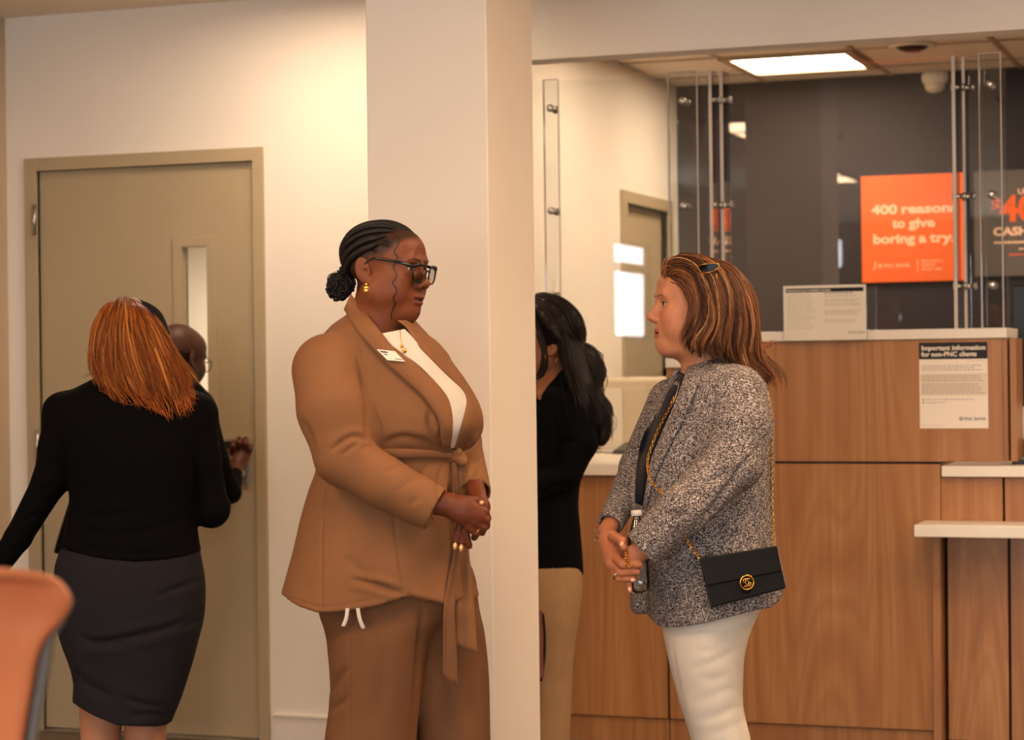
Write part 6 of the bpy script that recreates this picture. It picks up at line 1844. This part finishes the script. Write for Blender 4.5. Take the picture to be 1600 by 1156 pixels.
# ---- body: legs, hands, head
SKC = (176, 122, 92)
Fl = Field(np.array((Cc.p(60, 0)[0], Cc.Y - .2, .03)), np.array((Cc.p(330, 0)[0], Cc.Y + .2, Cc.p(200, 1040)[2])), .005)
for rows in ([(1040, 120, 205, 0, .075), (1110, 124, 193, .01, .06), (1160, 127, 188, .01, .056), (1230, 130, 186, 0, .055), (1300, 138, 182, 0, .045), (1390, 146, 174, .0, .034), (1420, 145, 176, .0, .036)],
             [(1040, 190, 285, 0, .075), (1110, 192, 264, .01, .06), (1160, 195, 258, .01, .056), (1230, 196, 252, 0, .055), (1300, 202, 246, 0, .045), (1390, 210, 238, .0, .034), (1420, 209, 240, .0, .036)]):
    Fl.add(Cc.loft(rows, 2.1))
lv, lq = Fl.mesh()
Fh = Field(Cc.p(-90, 1000, -.15), Cc.p(40, 860, 0) + (0, .2, 0), .003); hand(Fh, Cc.p(-24, 914, .03), (-.55, .1, -.83), (0, 1, .1), .35)
hv1, hq1 = Fh.mesh()
Fh = Field(Cc.p(200, 850, .1), Cc.p(360, 690, .2) + (0, .4, 0), .003); hand(Fh, Cc.p(318, 772, .32), (-.8, .5, .15), (0, .1, 1), .6)
hv2, hq2 = Fh.mesh()
RC = rot_cam(-62, 8, 8)
hC = Head(RC, (-.02, 0, .02), pt(208, 530, 5.67), .98)
HV, HQ = head_mesh(h=.0026, crown=.86, neck=((-.018, -.075), (-.05, -.22), .052, .058)); HC = head_colors(HV, SKC, (160, 90, 80), scalp=(14, 10, 10))
Fb = Field(Cc.p(90, 1060, -.2), Cc.p(330, 570, 0) + (0, .25, 0), .012); Fb.add(cone(Cc.p(207, 590), Cc.p(207, 660), .055, .08)); Fb.add(cone(Cc.p(207, 660), Cc.p(205, 1000), .09, .10), .05)
bv, bq = Fb.mesh()
V, Q, C = join([(hC.to(HV), HQ, HC), (lv, lq, SKC), (hv1, hq1, SKC), (hv2, hq2, SKC), (bv, bq, SKC)])
C_body = part('body', V, Q, M['skin'], C_root, C)
eyes(hC, C_body)
for ux in (160, 224):
    c = Cc.p(ux, 1415, .0); c[2] = 0
    Fs = Field(c + (-.06, -.12, -.005), c + (.06, .22, .10), .004)
    Fs.add(cone(c + (0, -.035, .05), c + (0, .08, .03), .034, .036)); Fs.add(cone(c + (0, .08, .03), c + (0, .15, .02), .036, .022), .02); Fs.add(cone(c + (0, -.05, .01), c + (0, -.045, .05), .014, .024), .01)
    Fs.clip(lambda X, Y, Z: .002 - Z); Vs, Qs = Fs.mesh(); part('shoe', relax(Vs, Qs), Qs, M['shoe_black'], C_root)
# ---- hair
rs = np.random.RandomState(21); HYc = 5.66
def gpc(pts): return np.array([pt(u, v, HYc + d) for (u, v, d) in pts])
gl = [[(172, 478, .02), (160, 488, -.01), (149, 510, -.03), (144, 545, -.045), (147, 580, -.07), (158, 604, -.10)],
      [(180, 473, -.01), (168, 490, -.06), (158, 520, -.085), (154, 555, -.10), (160, 590, -.115), (176, 617, -.13)],
      [(188, 471, -.02), (180, 492, -.08), (174, 525, -.105), (174, 560, -.118), (184, 596, -.128), (204, 624, -.14)],
      [(196, 470, -.02), (194, 492, -.09), (194, 525, -.112), (200, 562, -.124), (214, 600, -.134), (236, 632, -.142)],
      [(203, 471, -.02), (208, 494, -.085), (216, 526, -.105), (228, 562, -.118), (244, 602, -.13), (262, 644, -.138)],
      [(208, 472, -.01), (222, 496, -.07), (236, 526, -.088), (252, 562, -.10), (268, 600, -.12), (280, 636, -.13)],
      [(211, 474, .0), (232, 500, -.045), (250, 530, -.06), (268, 560, -.075), (284, 596, -.10), (296, 628, -.11)],
      [(212, 476, .02), (238, 502, -.02), (258, 530, -.03), (276, 558, -.04), (294, 586, -.06), (300, 606, -.08)]]
G_ = [gpc(x) for x in gl]
Fhair = Field(pt(130, 660, HYc - .17), pt(312, 462, HYc + .14), .005)
for g_ in G_:
    S = smooth_path(g_, 9) + (0, .012, 0); S = S + (pt(205, 545, HYc) - S) * np.array((.07, 0, .05))
    for k in range(7): Fhair.add(cone(S[k], S[k + 1], .016, .013), .012)
Fhair.add(ell(pt(205, 525, HYc), (.075, .085, .085)), .02)
hvv, hqq = Fhair.mesh(); hvv = relax(hvv, hqq, 2)
g = Geo(); g.v = [tuple(v) for v in hvv]; g.f = [tuple(map(int, q_)) for q_ in hqq]
oc = np.array(lin((116, 48, 12))[:3]); g.c = [tuple(oc)] * len(hvv)
locks(rs, G_, 520, 9, .0055, .0034, .0060, 8.0, [(84, 36, 8), (126, 60, 12), (158, 80, 18), (182, 102, 32), (142, 70, 14), (204, 132, 58), (108, 48, 9)], .0011, g, 20, .014)
for _ in range(150):
    a = rs.uniform(0, 6.99); i = int(a); P = G_[i] * (1 - (a - i)) + G_[min(i + 1, 7)] * (a - i); e = P[-1]; d = (P[-1] - P[-2]) / np.linalg.norm(P[-1] - P[-2])
    W = [e - d * .05 + rs.normal(0, .003, 3), e - d * .02 + rs.normal(0, .003, 3), e + d * .008 + rs.normal(0, .003, 3), e + d * rs.uniform(.012, .03) + rs.normal(0, .004, 3) + np.array((rs.uniform(-.006, .008), 0, 0))]
    hair_geo([smooth_path(W, 10)], rs, .0006, [(180, 84, 20), (210, 124, 50)], g)
g.make('hair', M['hair'], C_root, True)
# black hair at the crown and right side of the head
gk = [[(198, 471, .0), (214, 478, -.03), (232, 496, -.035), (246, 520, -.03), (256, 545, -.03)], [(206, 470, .02), (224, 476, .0), (242, 490, .0), (254, 514, .0), (262, 545, .0)], [(205, 470, .05), (226, 474, .04), (246, 488, .04), (257, 512, .04), (262, 540, .04)], [(195, 472, .06), (215, 478, .08), (235, 496, .09), (246, 525, .09)], [(180, 476, .06), (172, 490, .08), (168, 520, .09), (172, 550, .08)]]
st = strand_field(rs, [gpc(x) for x in gk], 900, .004, .002, 14)
g = hair_geo(st, rs, .0018, [(10, 8, 8), (26, 20, 18), (14, 11, 10)])
hair_geo([smooth_path(gpc([(150, 582, -.02), (140, 586, -.02), (130, 590, -.02), (129, 586, -.02)]), 12), smooth_path(gpc([(150, 578, -.02), (138, 584, -.02), (131, 585, -.02)]), 12)], rs, .0008, [(14, 10, 9), (20, 16, 14)], g)
g.make('dark_hair', M['hair'], C_root, True)

# ================================================================== bald man unlocking the door
D = Figure(7.62)
D_root = empty('person', to_world(*[float(x) for x in (D.p(245, 900)[0], 7.62, 0)]), YAW)
tag(D_root, 'bald man in a dark suit and glasses bending to the door keypad', 'person')
lo = np.array((D.p(60, 0)[0], D.Y - .45, D.p(200, 905)[2])); hi = np.array((D.p(400, 0)[0], D.Y + .32, D.p(200, 575)[2]))
Fj = Field(lo, hi, .006)
Fj.add(D.loft([(588, 250, 300, -.02, .05), (600, 225, 312, -.03, .09), (620, 190, 322, -.04, .12), (650, 165, 330, -.06, .135), (700, 140, 322, -.09, .14), (760, 118, 305, -.12, .135), (810, 102, 292, -.15, .14), (860, 88, 286, -.17, .145), (880, 84, 286, -.17, .145)], 2.3))
Fj.clip(lambda X, Y, Z: D.p(80, 857)[2] - Z)
Fj.add(D.cone((312, 636, -.02), (334, 716, .0), 24, 22), .03); Fj.add(D.cone((334, 716, .0), (360, 770, .04), 21, 17), .015); Fj.add(D.cone((360, 770, .04), (367, 742, .14), 16, 12), .01)
Fj.add(D.cone((175, 650, -.08), (150, 740, .05), 24, 20), .03); Fj.add(D.cone((150, 740, .05), (170, 800, .14), 19, 14), .01)
V, Q = Fj.mesh(); part('suit_jacket', relax(V, Q, 1), Q, M['black_suit'], D_root)
Ft = Field(np.array((D.p(70, 0)[0], D.Y - .4, .04)), np.array((D.p(310, 0)[0], D.Y + .15, D.p(200, 840)[2])), .008)
for (a0, a1, dd) in ((112, 198, -.18), (185, 268, -.14)):
    Ft.add(D.loft([(845, a0, a1, dd, .13), (950, a0 + 8, a1 - 8, dd + .02, .095), (1050, a0 + 16, a1 - 14, dd + .02, .08), (1165, a0 + 22, a1 - 20, dd, .075)], 2.2), .02)
V, Q = Ft.mesh(); part('trousers', relax(V, Q, 1), Q, M['black_suit'], D_root)
for (ux, dd) in ((155, -.16), (227, -.12)):
    c = D.p(ux, 1165, dd); c[2] = 0
    Fs = Field(c + (-.06, -.12, -.005), c + (.06, .22, .10), .005)
    Fs.add(cone(c + (0, -.05, .045), c + (0, .10, .032), .036, .038)); Fs.add(cone(c + (0, .10, .03), c + (0, .16, .024), .038, .026), .02); Fs.clip(lambda X, Y, Z: .002 - Z)
    Vs, Qs = Fs.mesh(); part('shoe', relax(Vs, Qs), Qs, M['shoe_black'], D_root)
SKD = (72, 40, 26)
RD = rot_cam(-55, 12, 0)
hD = Head(RD, (-.021, -.0775, -.011), pt(300, 561, 7.50), .97)
HV, HQ = head_mesh(h=.0026, male=True, neck=((-.018, -.075), (-.055, -.24), .058, .066)); HC = head_colors(HV, SKD, (110, 66, 54), beard=(20, 14, 12))
_z = (np.interp(HV[:, 0], [-.12, -.02, 0], [.005, .012, -.02]) > HV[:, 2]) & (HV[:, 0] < -.005) & (HV[:, 2] > -.07) & (np.abs(HV[:, 1]) < .079)
HC[_z] = HC[_z] * .35
Fh = Field(D.p(330, 780, .0), D.p(410, 670, .0) + (0, .32, 0), .0025)
# hand gripping the lock: back of the hand towards us
def hd_(u, v, d=0.0): return D.p(u, v, .20 + d)
Fh.add(cone(D.p(366, 748, .13), hd_(370, 728, 0), D.m(11.5), D.m(12)))
Fh.add(cone(hd_(370, 728, 0), hd_(376, 712, .03), D.m(13), D.m(14.5), ((0, 1, 0), 1.4)), .012)
for (a_, b_, c_, d_, r_) in (((366, 708, .03), (364, 697, .01), (365, 692, .05), (367, 697, .08), 4.6), ((373, 704, .03), (374, 692, .005), (374, 686, .05), (375, 692, .09), 4.9), ((381, 705, .03), (384, 693, .01), (384, 686, .05), (383, 692, .09), 4.8), ((387, 711, .035), (391, 702, .02), (392, 697, .06), (389, 702, .09), 4.3)):
    Fh.add(cone(hd_(*a_), hd_(*b_), D.m(r_ + .6), D.m(r_)), .003); Fh.add(cone(hd_(*b_), hd_(*c_), D.m(r_), D.m(r_ - .3)), .0015); Fh.add(cone(hd_(*c_), hd_(*d_), D.m(r_ - .3), D.m(r_ - 1)), .0015)
Fh.add(cone(hd_(361, 722, .0), hd_(355, 712, .01), D.m(5.8), D.m(5.0)), .006); Fh.add(cone(hd_(355, 712, .01), hd_(357, 704, .04), D.m(5.0), D.m(4.2)), .003)
hv, hq = Fh.mesh()
Fh = Field(D.p(150, 850, .05), D.p(230, 770, .05) + (0, .3, 0), .004); hand(Fh, D.p(172, 806, .16), (.2, .8, -.5), (.9, 0, .2), .6); hv2, hq2 = Fh.mesh()
Fb = Field(D.p(110, 900, -.3), D.p(330, 590, 0) + (0, .15, 0), .014); Fb.add(cone(D.p(262, 610, -.03), D.p(245, 660, -.05), .06, .09)); Fb.add(cone(D.p(245, 660, -.06), D.p(195, 850, -.15), .09, .10), .05); bv, bq = Fb.mesh()
V, Q, C = join([(hD.to(HV), HQ, HC), (relax(hv, hq, 1, .3), hq, (80, 38, 22)), (hv2, hq2, SKD), (bv, bq, SKD)])
D_body = part('body', V, Q, M['skin'], D_root, C); eyes(hD, D_body)
g = Geo()
for sg_ in (-1, 1):
    P = rim(sg_ * .0325, .0225, .0185, .1135, .08); vs, fs = tube_geo(hD.to(P), .0016, 6, closed=True); g.add(vs, fs)
    vs, fs = tube_geo(hD.to(smooth_path([(.104, sg_ * .057, .004), (.06, sg_ * .074, .008), (.01, sg_ * .079, .008), (-.02, sg_ * .078, -.008)], 16)), .0018, 6); g.add(vs, fs)
vs, fs = tube_geo(hD.to([(.113, -.0095, -.002), (.115, 0, 0), (.113, .0095, -.002)]), .0016, 6); g.add(vs, fs)
g.make('eyeglasses', M['frame_black'], D_root)
ring_at(hd_(368, 733, -.002), (.3, .5, .8), .034, .0016, 'bracelet', M['silver'], D_root, 26); ring_at(hd_(367.5, 737, -.010), (.25, .5, .82), .035, .0026, 'bracelet', M['silver'], D_root, 26)

# ================================================================== dark-haired woman half hidden by the column
E = Figure(6.94)
E_root = empty('person', to_world(*[float(x) for x in (E.p(855, 900)[0], 6.94, 0)]), YAW)
tag(E_root, 'woman with dark wavy ponytail and black blazer, half hidden behind the column', 'person')
M['beige_cloth'] = cloth_mat('beige_trousers', (158, 124, 88), .8)
M['black_blazer'] = cloth_mat('black_blazer_wool', (7, 7, 10), .85, sheen=.02, spec=.08)
lo = np.array((E.p(745, 0)[0], E.Y - .25, E.p(850, 915)[2])); hi = np.array((E.p(960, 0)[0], E.Y + .25, E.p(850, 560)[2]))
Fj = Field(lo, hi, .005)
Fj.add(E.loft([(578, 846, 902, 0, .05), (590, 830, 916, 0, .09), (606, 805, 926, 0, .13), (630, 790, 933, 0, .145), (670, 782, 936, 0, .15), (710, 786, 926, 0, .145), (750, 790, 908, 0, .14), (780, 790, 904, 0, .14), (830, 786, 907, 0, .145), (880, 782, 911, 0, .15), (915, 780, 912, 0, .15)], 2.3))
Fj.clip(lambda X, Y, Z: E.p(850, 898)[2] - Z)
Fj.cut(E.cone((858, 560, -.03), (842, 612, -.10), 24, 14), .01); Fj.cut(E.cone((842, 612, -.10), (815, 660, -.16), 14, 8), .01)
Fj.add(E.cone((896, 632, -.09), (905, 690, -.12), 32, 29), .02); Fj.add(E.cone((905, 690, -.12), (884, 740, -.13), 28, 25), .015); Fj.add(E.cone((884, 740, -.13), (800, 775, -.17), 24, 18), .01)
Fj.add(E.cone((820, 640, .12), (800, 720, .12), 28, 24), .03); Fj.add(E.cone((800, 720, .12), (785, 770, -.04), 22, 17), .02)
V, Q = Fj.mesh(); V = relax(V, Q, 1, .4)
V = folds(V, Q, [([(905, 762), (870, 760), (840, 775)], 5, .006, .3), ([(870, 700), (885, 690), (910, 690)], 5, .005, .5), ([(862, 640), (868, 690), (862, 730)], 4, .004, .3)])
part('blazer', V, Q, M['black_blazer'], E_root)
Ft = Field(np.array((E.p(760, 0)[0], E.Y - .22, .05)), np.array((E.p(930, 0)[0], E.Y + .22, E.p(850, 880)[2])), .006)
Ft.add(E.loft([(880, 790, 908, -.02, .13), (902, 792, 910, -.03, .125), (960, 805, 905, -.05, .105), (1018, 815, 897, -.05, .09), (1112, 822, 892, -.05, .08), (1225, 826, 890, -.05, .075)], 2.2))
Ft.add(E.loft([(880, 790, 900, .05, .11), (960, 792, 890, .08, .1), (1112, 800, 872, .08, .08), (1225, 804, 866, .08, .074)], 2.2), .015)
V, Q = Ft.mesh(); V = relax(V, Q, 1, .4); V = folds(V, Q, [([(884, 905), (884, 960), (878, 1040), (874, 1150)], 2, .003, 0)]); part('trousers', V, Q, M['beige_cloth'], E_root)
for (ux, dd) in ((862, -.05), (840, .08)):
    c = E.p(ux, 1235, dd); c[2] = 0
    Fs = Field(c + (-.20, -.06, -.005), c + (.10, .06, .10), .005); Fs.add(cone(c + (.04, 0, .045), c + (-.09, 0, .03), .036, .034)); Fs.add(cone(c + (-.09, 0, .03), c + (-.15, 0, .022), .034, .022), .02); Fs.clip(lambda X, Y, Z: .002 - Z)
    Vs, Qs = Fs.mesh(); part('shoe', relax(Vs, Qs), Qs, M['shoe_black'], E_root)
SKE = (170, 112, 78)
RE = rot_cam(6, 2, 0, left=True)
hE = Head(RE, (-.021, .0775, -.011), pt(864, 541, 6.87), .98)
HV, HQ = head_mesh(h=.0026, neck=((-.018, -.075), (-.045, -.24), .050, .056)); HC = head_colors(HV, SKE, (150, 84, 70))
Fh = Field(E.p(730, 830, -.22), E.p(815, 740, -.22) + (0, .2, 0), .003); hand(Fh, E.p(797, 777, -.17), (-.9, .1, -.35), (0, -.1, 1), .6); hv, hq = Fh.mesh()
Fh = Field(E.p(720, 840, -.12), E.p(810, 745, -.12) + (0, .25, 0), .003); hand(Fh, E.p(783, 774, -.05), (-.85, -.15, -.35), (0, .1, 1), .6); hv2, hq2 = Fh.mesh()
Fb = Field(E.p(800, 900, -.2), E.p(920, 570, 0) + (0, .2, 0), .012); Fb.add(cone(E.p(862, 585), E.p(860, 640), .055, .085)); Fb.add(cone(E.p(860, 640), E.p(850, 860), .085, .09), .05); bv, bq = Fb.mesh()
V, Q, C = join([(hE.to(HV), HQ, HC), (hv, hq, SKE), (hv2, hq2, SKE), (bv, bq, SKE)])
E_body = part('body', V, Q, M['skin'], E_root, C); eyes(hE, E_body)
rs = np.random.RandomState(31); HYe = 6.92
def gpe(pts): return np.array([pt(u, v, HYe + d) for (u, v, d) in pts])
gl = [[(822, 480, -.02), (836, 500, -.06), (846, 525, -.08), (852, 555, -.085), (848, 580, -.08), (838, 592, -.07)],
      [(826, 470, -.02), (844, 484, -.06), (860, 508, -.085), (874, 530, -.085), (890, 540, -.07), (906, 545, -.04)],
      [(836, 463, -.01), (858, 472, -.05), (878, 494, -.075), (890, 520, -.07), (900, 538, -.05), (908, 546, -.03)],
      [(846, 461, .0), (870, 467, -.03), (892, 486, -.045), (904, 510, -.04), (908, 530, -.025), (910, 546, -.015)],
      [(850, 461, .02), (874, 466, .01), (898, 484, .01), (910, 508, .01), (912, 530, .005), (911, 546, .0)],
      [(846, 462, .05), (870, 470, .06), (892, 490, .06), (904, 515, .05), (910, 545, .02)],
      [(836, 466, .05), (852, 484, .09), (866, 510, .10), (880, 540, .08), (900, 548, .03)]]
G_ = [gpe(x) for x in gl]
Fhair = Field(pt(812, 720, HYe - .16), pt(968, 455, HYe + .16), .005)
for g_ in G_[1:]:
    S = smooth_path(g_, 8); S = S + (pt(866, 520, HYe) - S) * .10
    for k in range(7): Fhair.add(cone(S[k], S[k + 1], .014, .014), .012)
Fhair.add(ell(pt(866, 513, HYe), (.080, .072, .082)), .02)
Fhair.cut(ell(pt(865, 541, HYe - .10), (.022, .045, .030)), .008)
pony = [(909, 545, -.01), (922, 556, -.02), (926, 580, -.03), (926, 610, -.04), (936, 640, -.05), (944, 668, -.05), (940, 690, -.05)]
S = smooth_path(gpe(pony), 14)
for k in range(13): Fhair.add(cone(S[k], S[k + 1], [.020, .026, .028, .027, .026, .026, .026, .026, .025, .024, .023, .022, .02, .016][k], [.026, .028, .027, .026, .026, .026, .026, .025, .024, .023, .022, .02, .016, .01][k]), .01)
drape = smooth_path(gpe([(884, 545, -.07), (893, 575, -.08), (902, 610, -.10), (910, 640, -.11)]), 8)
for k in range(7): Fhair.add(cone(drape[k], drape[k + 1], .026, .022), .015)
Fhair.add(cone(pt(900, 548, HYe - .05), pt(914, 600, HYe - .07), .026, .028), .012); Fhair.add(cone(pt(914, 600, HYe - .07), pt(926, 660, HYe - .075), .028, .018), .012)
hvv, hqq = Fhair.mesh(); hvv = relax(hvv, hqq, 2)
g = Geo(); g.v = [tuple(v) for v in hvv]; g.f = [tuple(map(int, q_)) for q_ in hqq]; g.c = [tuple(np.array(lin((22, 15, 13))[:3]))] * len(hvv)
dk = [(14, 10, 9), (30, 20, 17), (52, 34, 27), (20, 14, 12), (38, 25, 20)]
locks(rs, G_[1:], 220, 9, .0036, .0026, .004, 7.0, dk, .0012, g, 18, 0); locks(rs, [G_[0], G_[0] + np.array((-.004, .01, 0))], 30, 8, .003, .0022, .003, 7.0, dk, .0012, g, 18, 0)
for _ in range(300):                                    # waves of the ponytail
    a = rs.uniform(0, 6.28); r_ = rs.uniform(.016, .034); ph = rs.uniform(0, 6.28) if rs.rand() < .3 else 1.0
    n = 40; P = smooth_path(gpe(pony), n); t = np.linspace(0, 1, n)
    rad = r_ * np.interp(t, [0, .15, .8, 1], [.45, 1, 1, .5])
    W = P + np.stack([np.cos(a + .5 * np.sin(t * 17 + ph)) * rad + .009 * np.sin(t * 20 + ph), np.sin(a) * rad, .004 * np.cos(t * 20 + ph)], 1) + rs.normal(0, .003, 3)
    hair_geo([W[:int(n * rs.uniform(.75, 1))]], rs, .0014, dk, g)
for _ in range(200):
    n = 24; t = np.linspace(0, 1, n); P = smooth_path(gpe([(878, 520, -.08), (884, 545, -.09), (894, 578, -.105), (902, 612, -.125), (912, 648, -.13)]), n)
    W = P + rs.normal(0, .010, 3) * (.4 + t[:, None]) + np.outer(.004 * np.sin(t * 9 + rs.rand()), (1, 0, 0)); hair_geo([W[:int(n * rs.uniform(.7, 1))]], rs, .0014, dk, g)
hair_geo([smooth_path(gpe([(842, 520, -.075), (850, 545, -.085), (853, 570, -.085), (846, 586, -.08), (838, 590, -.08)]) + rs.normal(0, .003, 3), 16) for _ in range(80)], rs, .0014, dk, g)
g.make('hair', M['hair'], E_root, True)
ring_at(pt(851, 558, HYe - .088), (1, .2, 0), .010, .0012, 'earring', M['gold'], E_root); ring_at(pt(868, 563, HYe - .082), (1, .3, 0), .008, .0012, 'earring', M['gold'], E_root)
# brown handbag hanging at her front, only its edge shows past the column
H_root = empty('handbag', to_world(*[float(x) for x in pt(838, 1060, E.Y - .12)]), YAW)
tag(H_root, 'brown handbag edge showing beside the column, in front of beige trousers', 'handbag')
M['brown_leather'] = plain('brown_leather', (112, 62, 30), .45, var=.15, bump=.2, bscale=300)
Hb = E.Y - .21
def camquad(name, c4, y0, y1, mat, root, bev=.006):
    return quadbox(c4, [y0] * 4, y0 - y1, name, mat, root, bev)
camquad('bag_body', [(790, 955), (847, 953), (850, 1060), (790, 1064)], Hb, Hb - .09, M['brown_leather'], H_root)
vs, fs = tube_geo(smooth_path([pt(848, 958, Hb - .045), pt(851, 990, Hb - .045), pt(850, 1030, Hb - .045), pt(845, 1064, Hb - .045)], 14), .004, 6); part_geo('edge_piping', vs, fs, M['black_leather'], H_root)
vs, fs = tube_geo(smooth_path([pt(798, 957, Hb - .04), pt(800, 880, Hb - .05), pt(808, 800, Hb - .03), pt(818, 800, Hb - .03), pt(830, 880, Hb - .05), pt(838, 957, Hb - .04)], 24), .005, 6); part_geo('handle', vs, fs, M['brown_leather'], H_root)

# ================================================================== orange shell chair, out of focus in the foreground
def shell_chair():
    Yc = 2.35
    base = pt(-120, 900, Yc); bx, by = base[0], base[1]
    r = empty('shell_chair', to_world(float(bx), float(by), 0), YAW)
    tag(r, 'blurred orange shell chair with grey back at the lower left edge', 'chair')
    # back rest outline traced in its own plane, curved in depth
    R_ = [(0, 884), (40, 886), (78, 896), (100, 912), (111, 934), (106, 952), (88, 974), (64, 1000), (48, 1034), (38, 1075), (26, 1130), (14, 1190), (0, 1260), (-20, 1330)]
    L_ = [(-250, 884), (-290, 886), (-328, 896), (-350, 912), (-361, 934), (-356, 952), (-338, 974), (-314, 1000), (-298, 1034), (-288, 1075), (-276, 1130), (-264, 1190), (-250, 1260), (-230, 1330)]
    n, nb = 40, 17
    a, b = smooth_path(L_, n), smooth_path(R_, n)
    def sheet(off, name, mat, sx=0.0):
        Vs, Qs = [], []
        for i in range(n):
            t = i / (n - 1)
            for j in range(nb):
                s_ = j / (nb - 1); uv = a[i] * (1 - s_) + b[i] * s_
                curve = -.045 * (2 * s_ - 1) ** 2 - .05 * max(0, 1 - t * 5) + .10 * t
                p = pt(uv[0] + sx * (1 if s_ > .5 else -1) * (min(1, max(0, (t - .42) * 5)) - .12), uv[1] + (4 if sx else 0), Yc)
                Vs.append(p + np.array((0, curve + off, 0)))
        for i in range(n - 1):
            for j in range(nb - 1):
                k = i * nb + j; Qs.append((k, k + 1, k + nb + 1, k + nb))
        o = part(name, Vs, Qs, mat, r)
        md = o.modifiers.new('thick', 'SOLIDIFY'); md.thickness = .010; md.offset = 0
        return o
    sheet(0, 'backrest', M['chair_orange']); sheet(.018, 'back_shell', M['chair_grey'], 20)
    seat_z = .74
    Fs = Field((bx - .25, by - .45, seat_z - .06), (bx + .25, by + .12, seat_z + .14), .008)
    Fs.add(ell((bx, by - .12, seat_z), (.21, .23, .03))); Fs.add(cone((bx - .12, by + .06, seat_z + .03), (bx + .12, by + .06, seat_z + .03), .045, .045), .05)
    V, Q = Fs.mesh(); part('seat', relax(V, Q, 2), Q, M['chair_orange'], r)
    for sx in (-1, 1):
        for sy in (-1, 1):
            vs, fs = tube_geo([(bx + sx * .13, by - .10 + sy * .13, seat_z - .02), (bx + sx * .22, by - .10 + sy * .22, .004)], [.014, .011], 10); part_geo('leg', vs, fs, M['steel'], r)
    for (p, q_) in (((-1, -1), (1, -1)), ((1, -1), (1, 1)), ((1, 1), (-1, 1)), ((-1, 1), (-1, -1))):
        f = .185; vs, fs = tube_geo([(bx + p[0] * f, by - .10 + p[1] * f, .28), (bx + q_[0] * f, by - .10 + q_[1] * f, .28)], .008, 8); part_geo('foot_rail', vs, fs, M['steel'], r)
shell_chair()
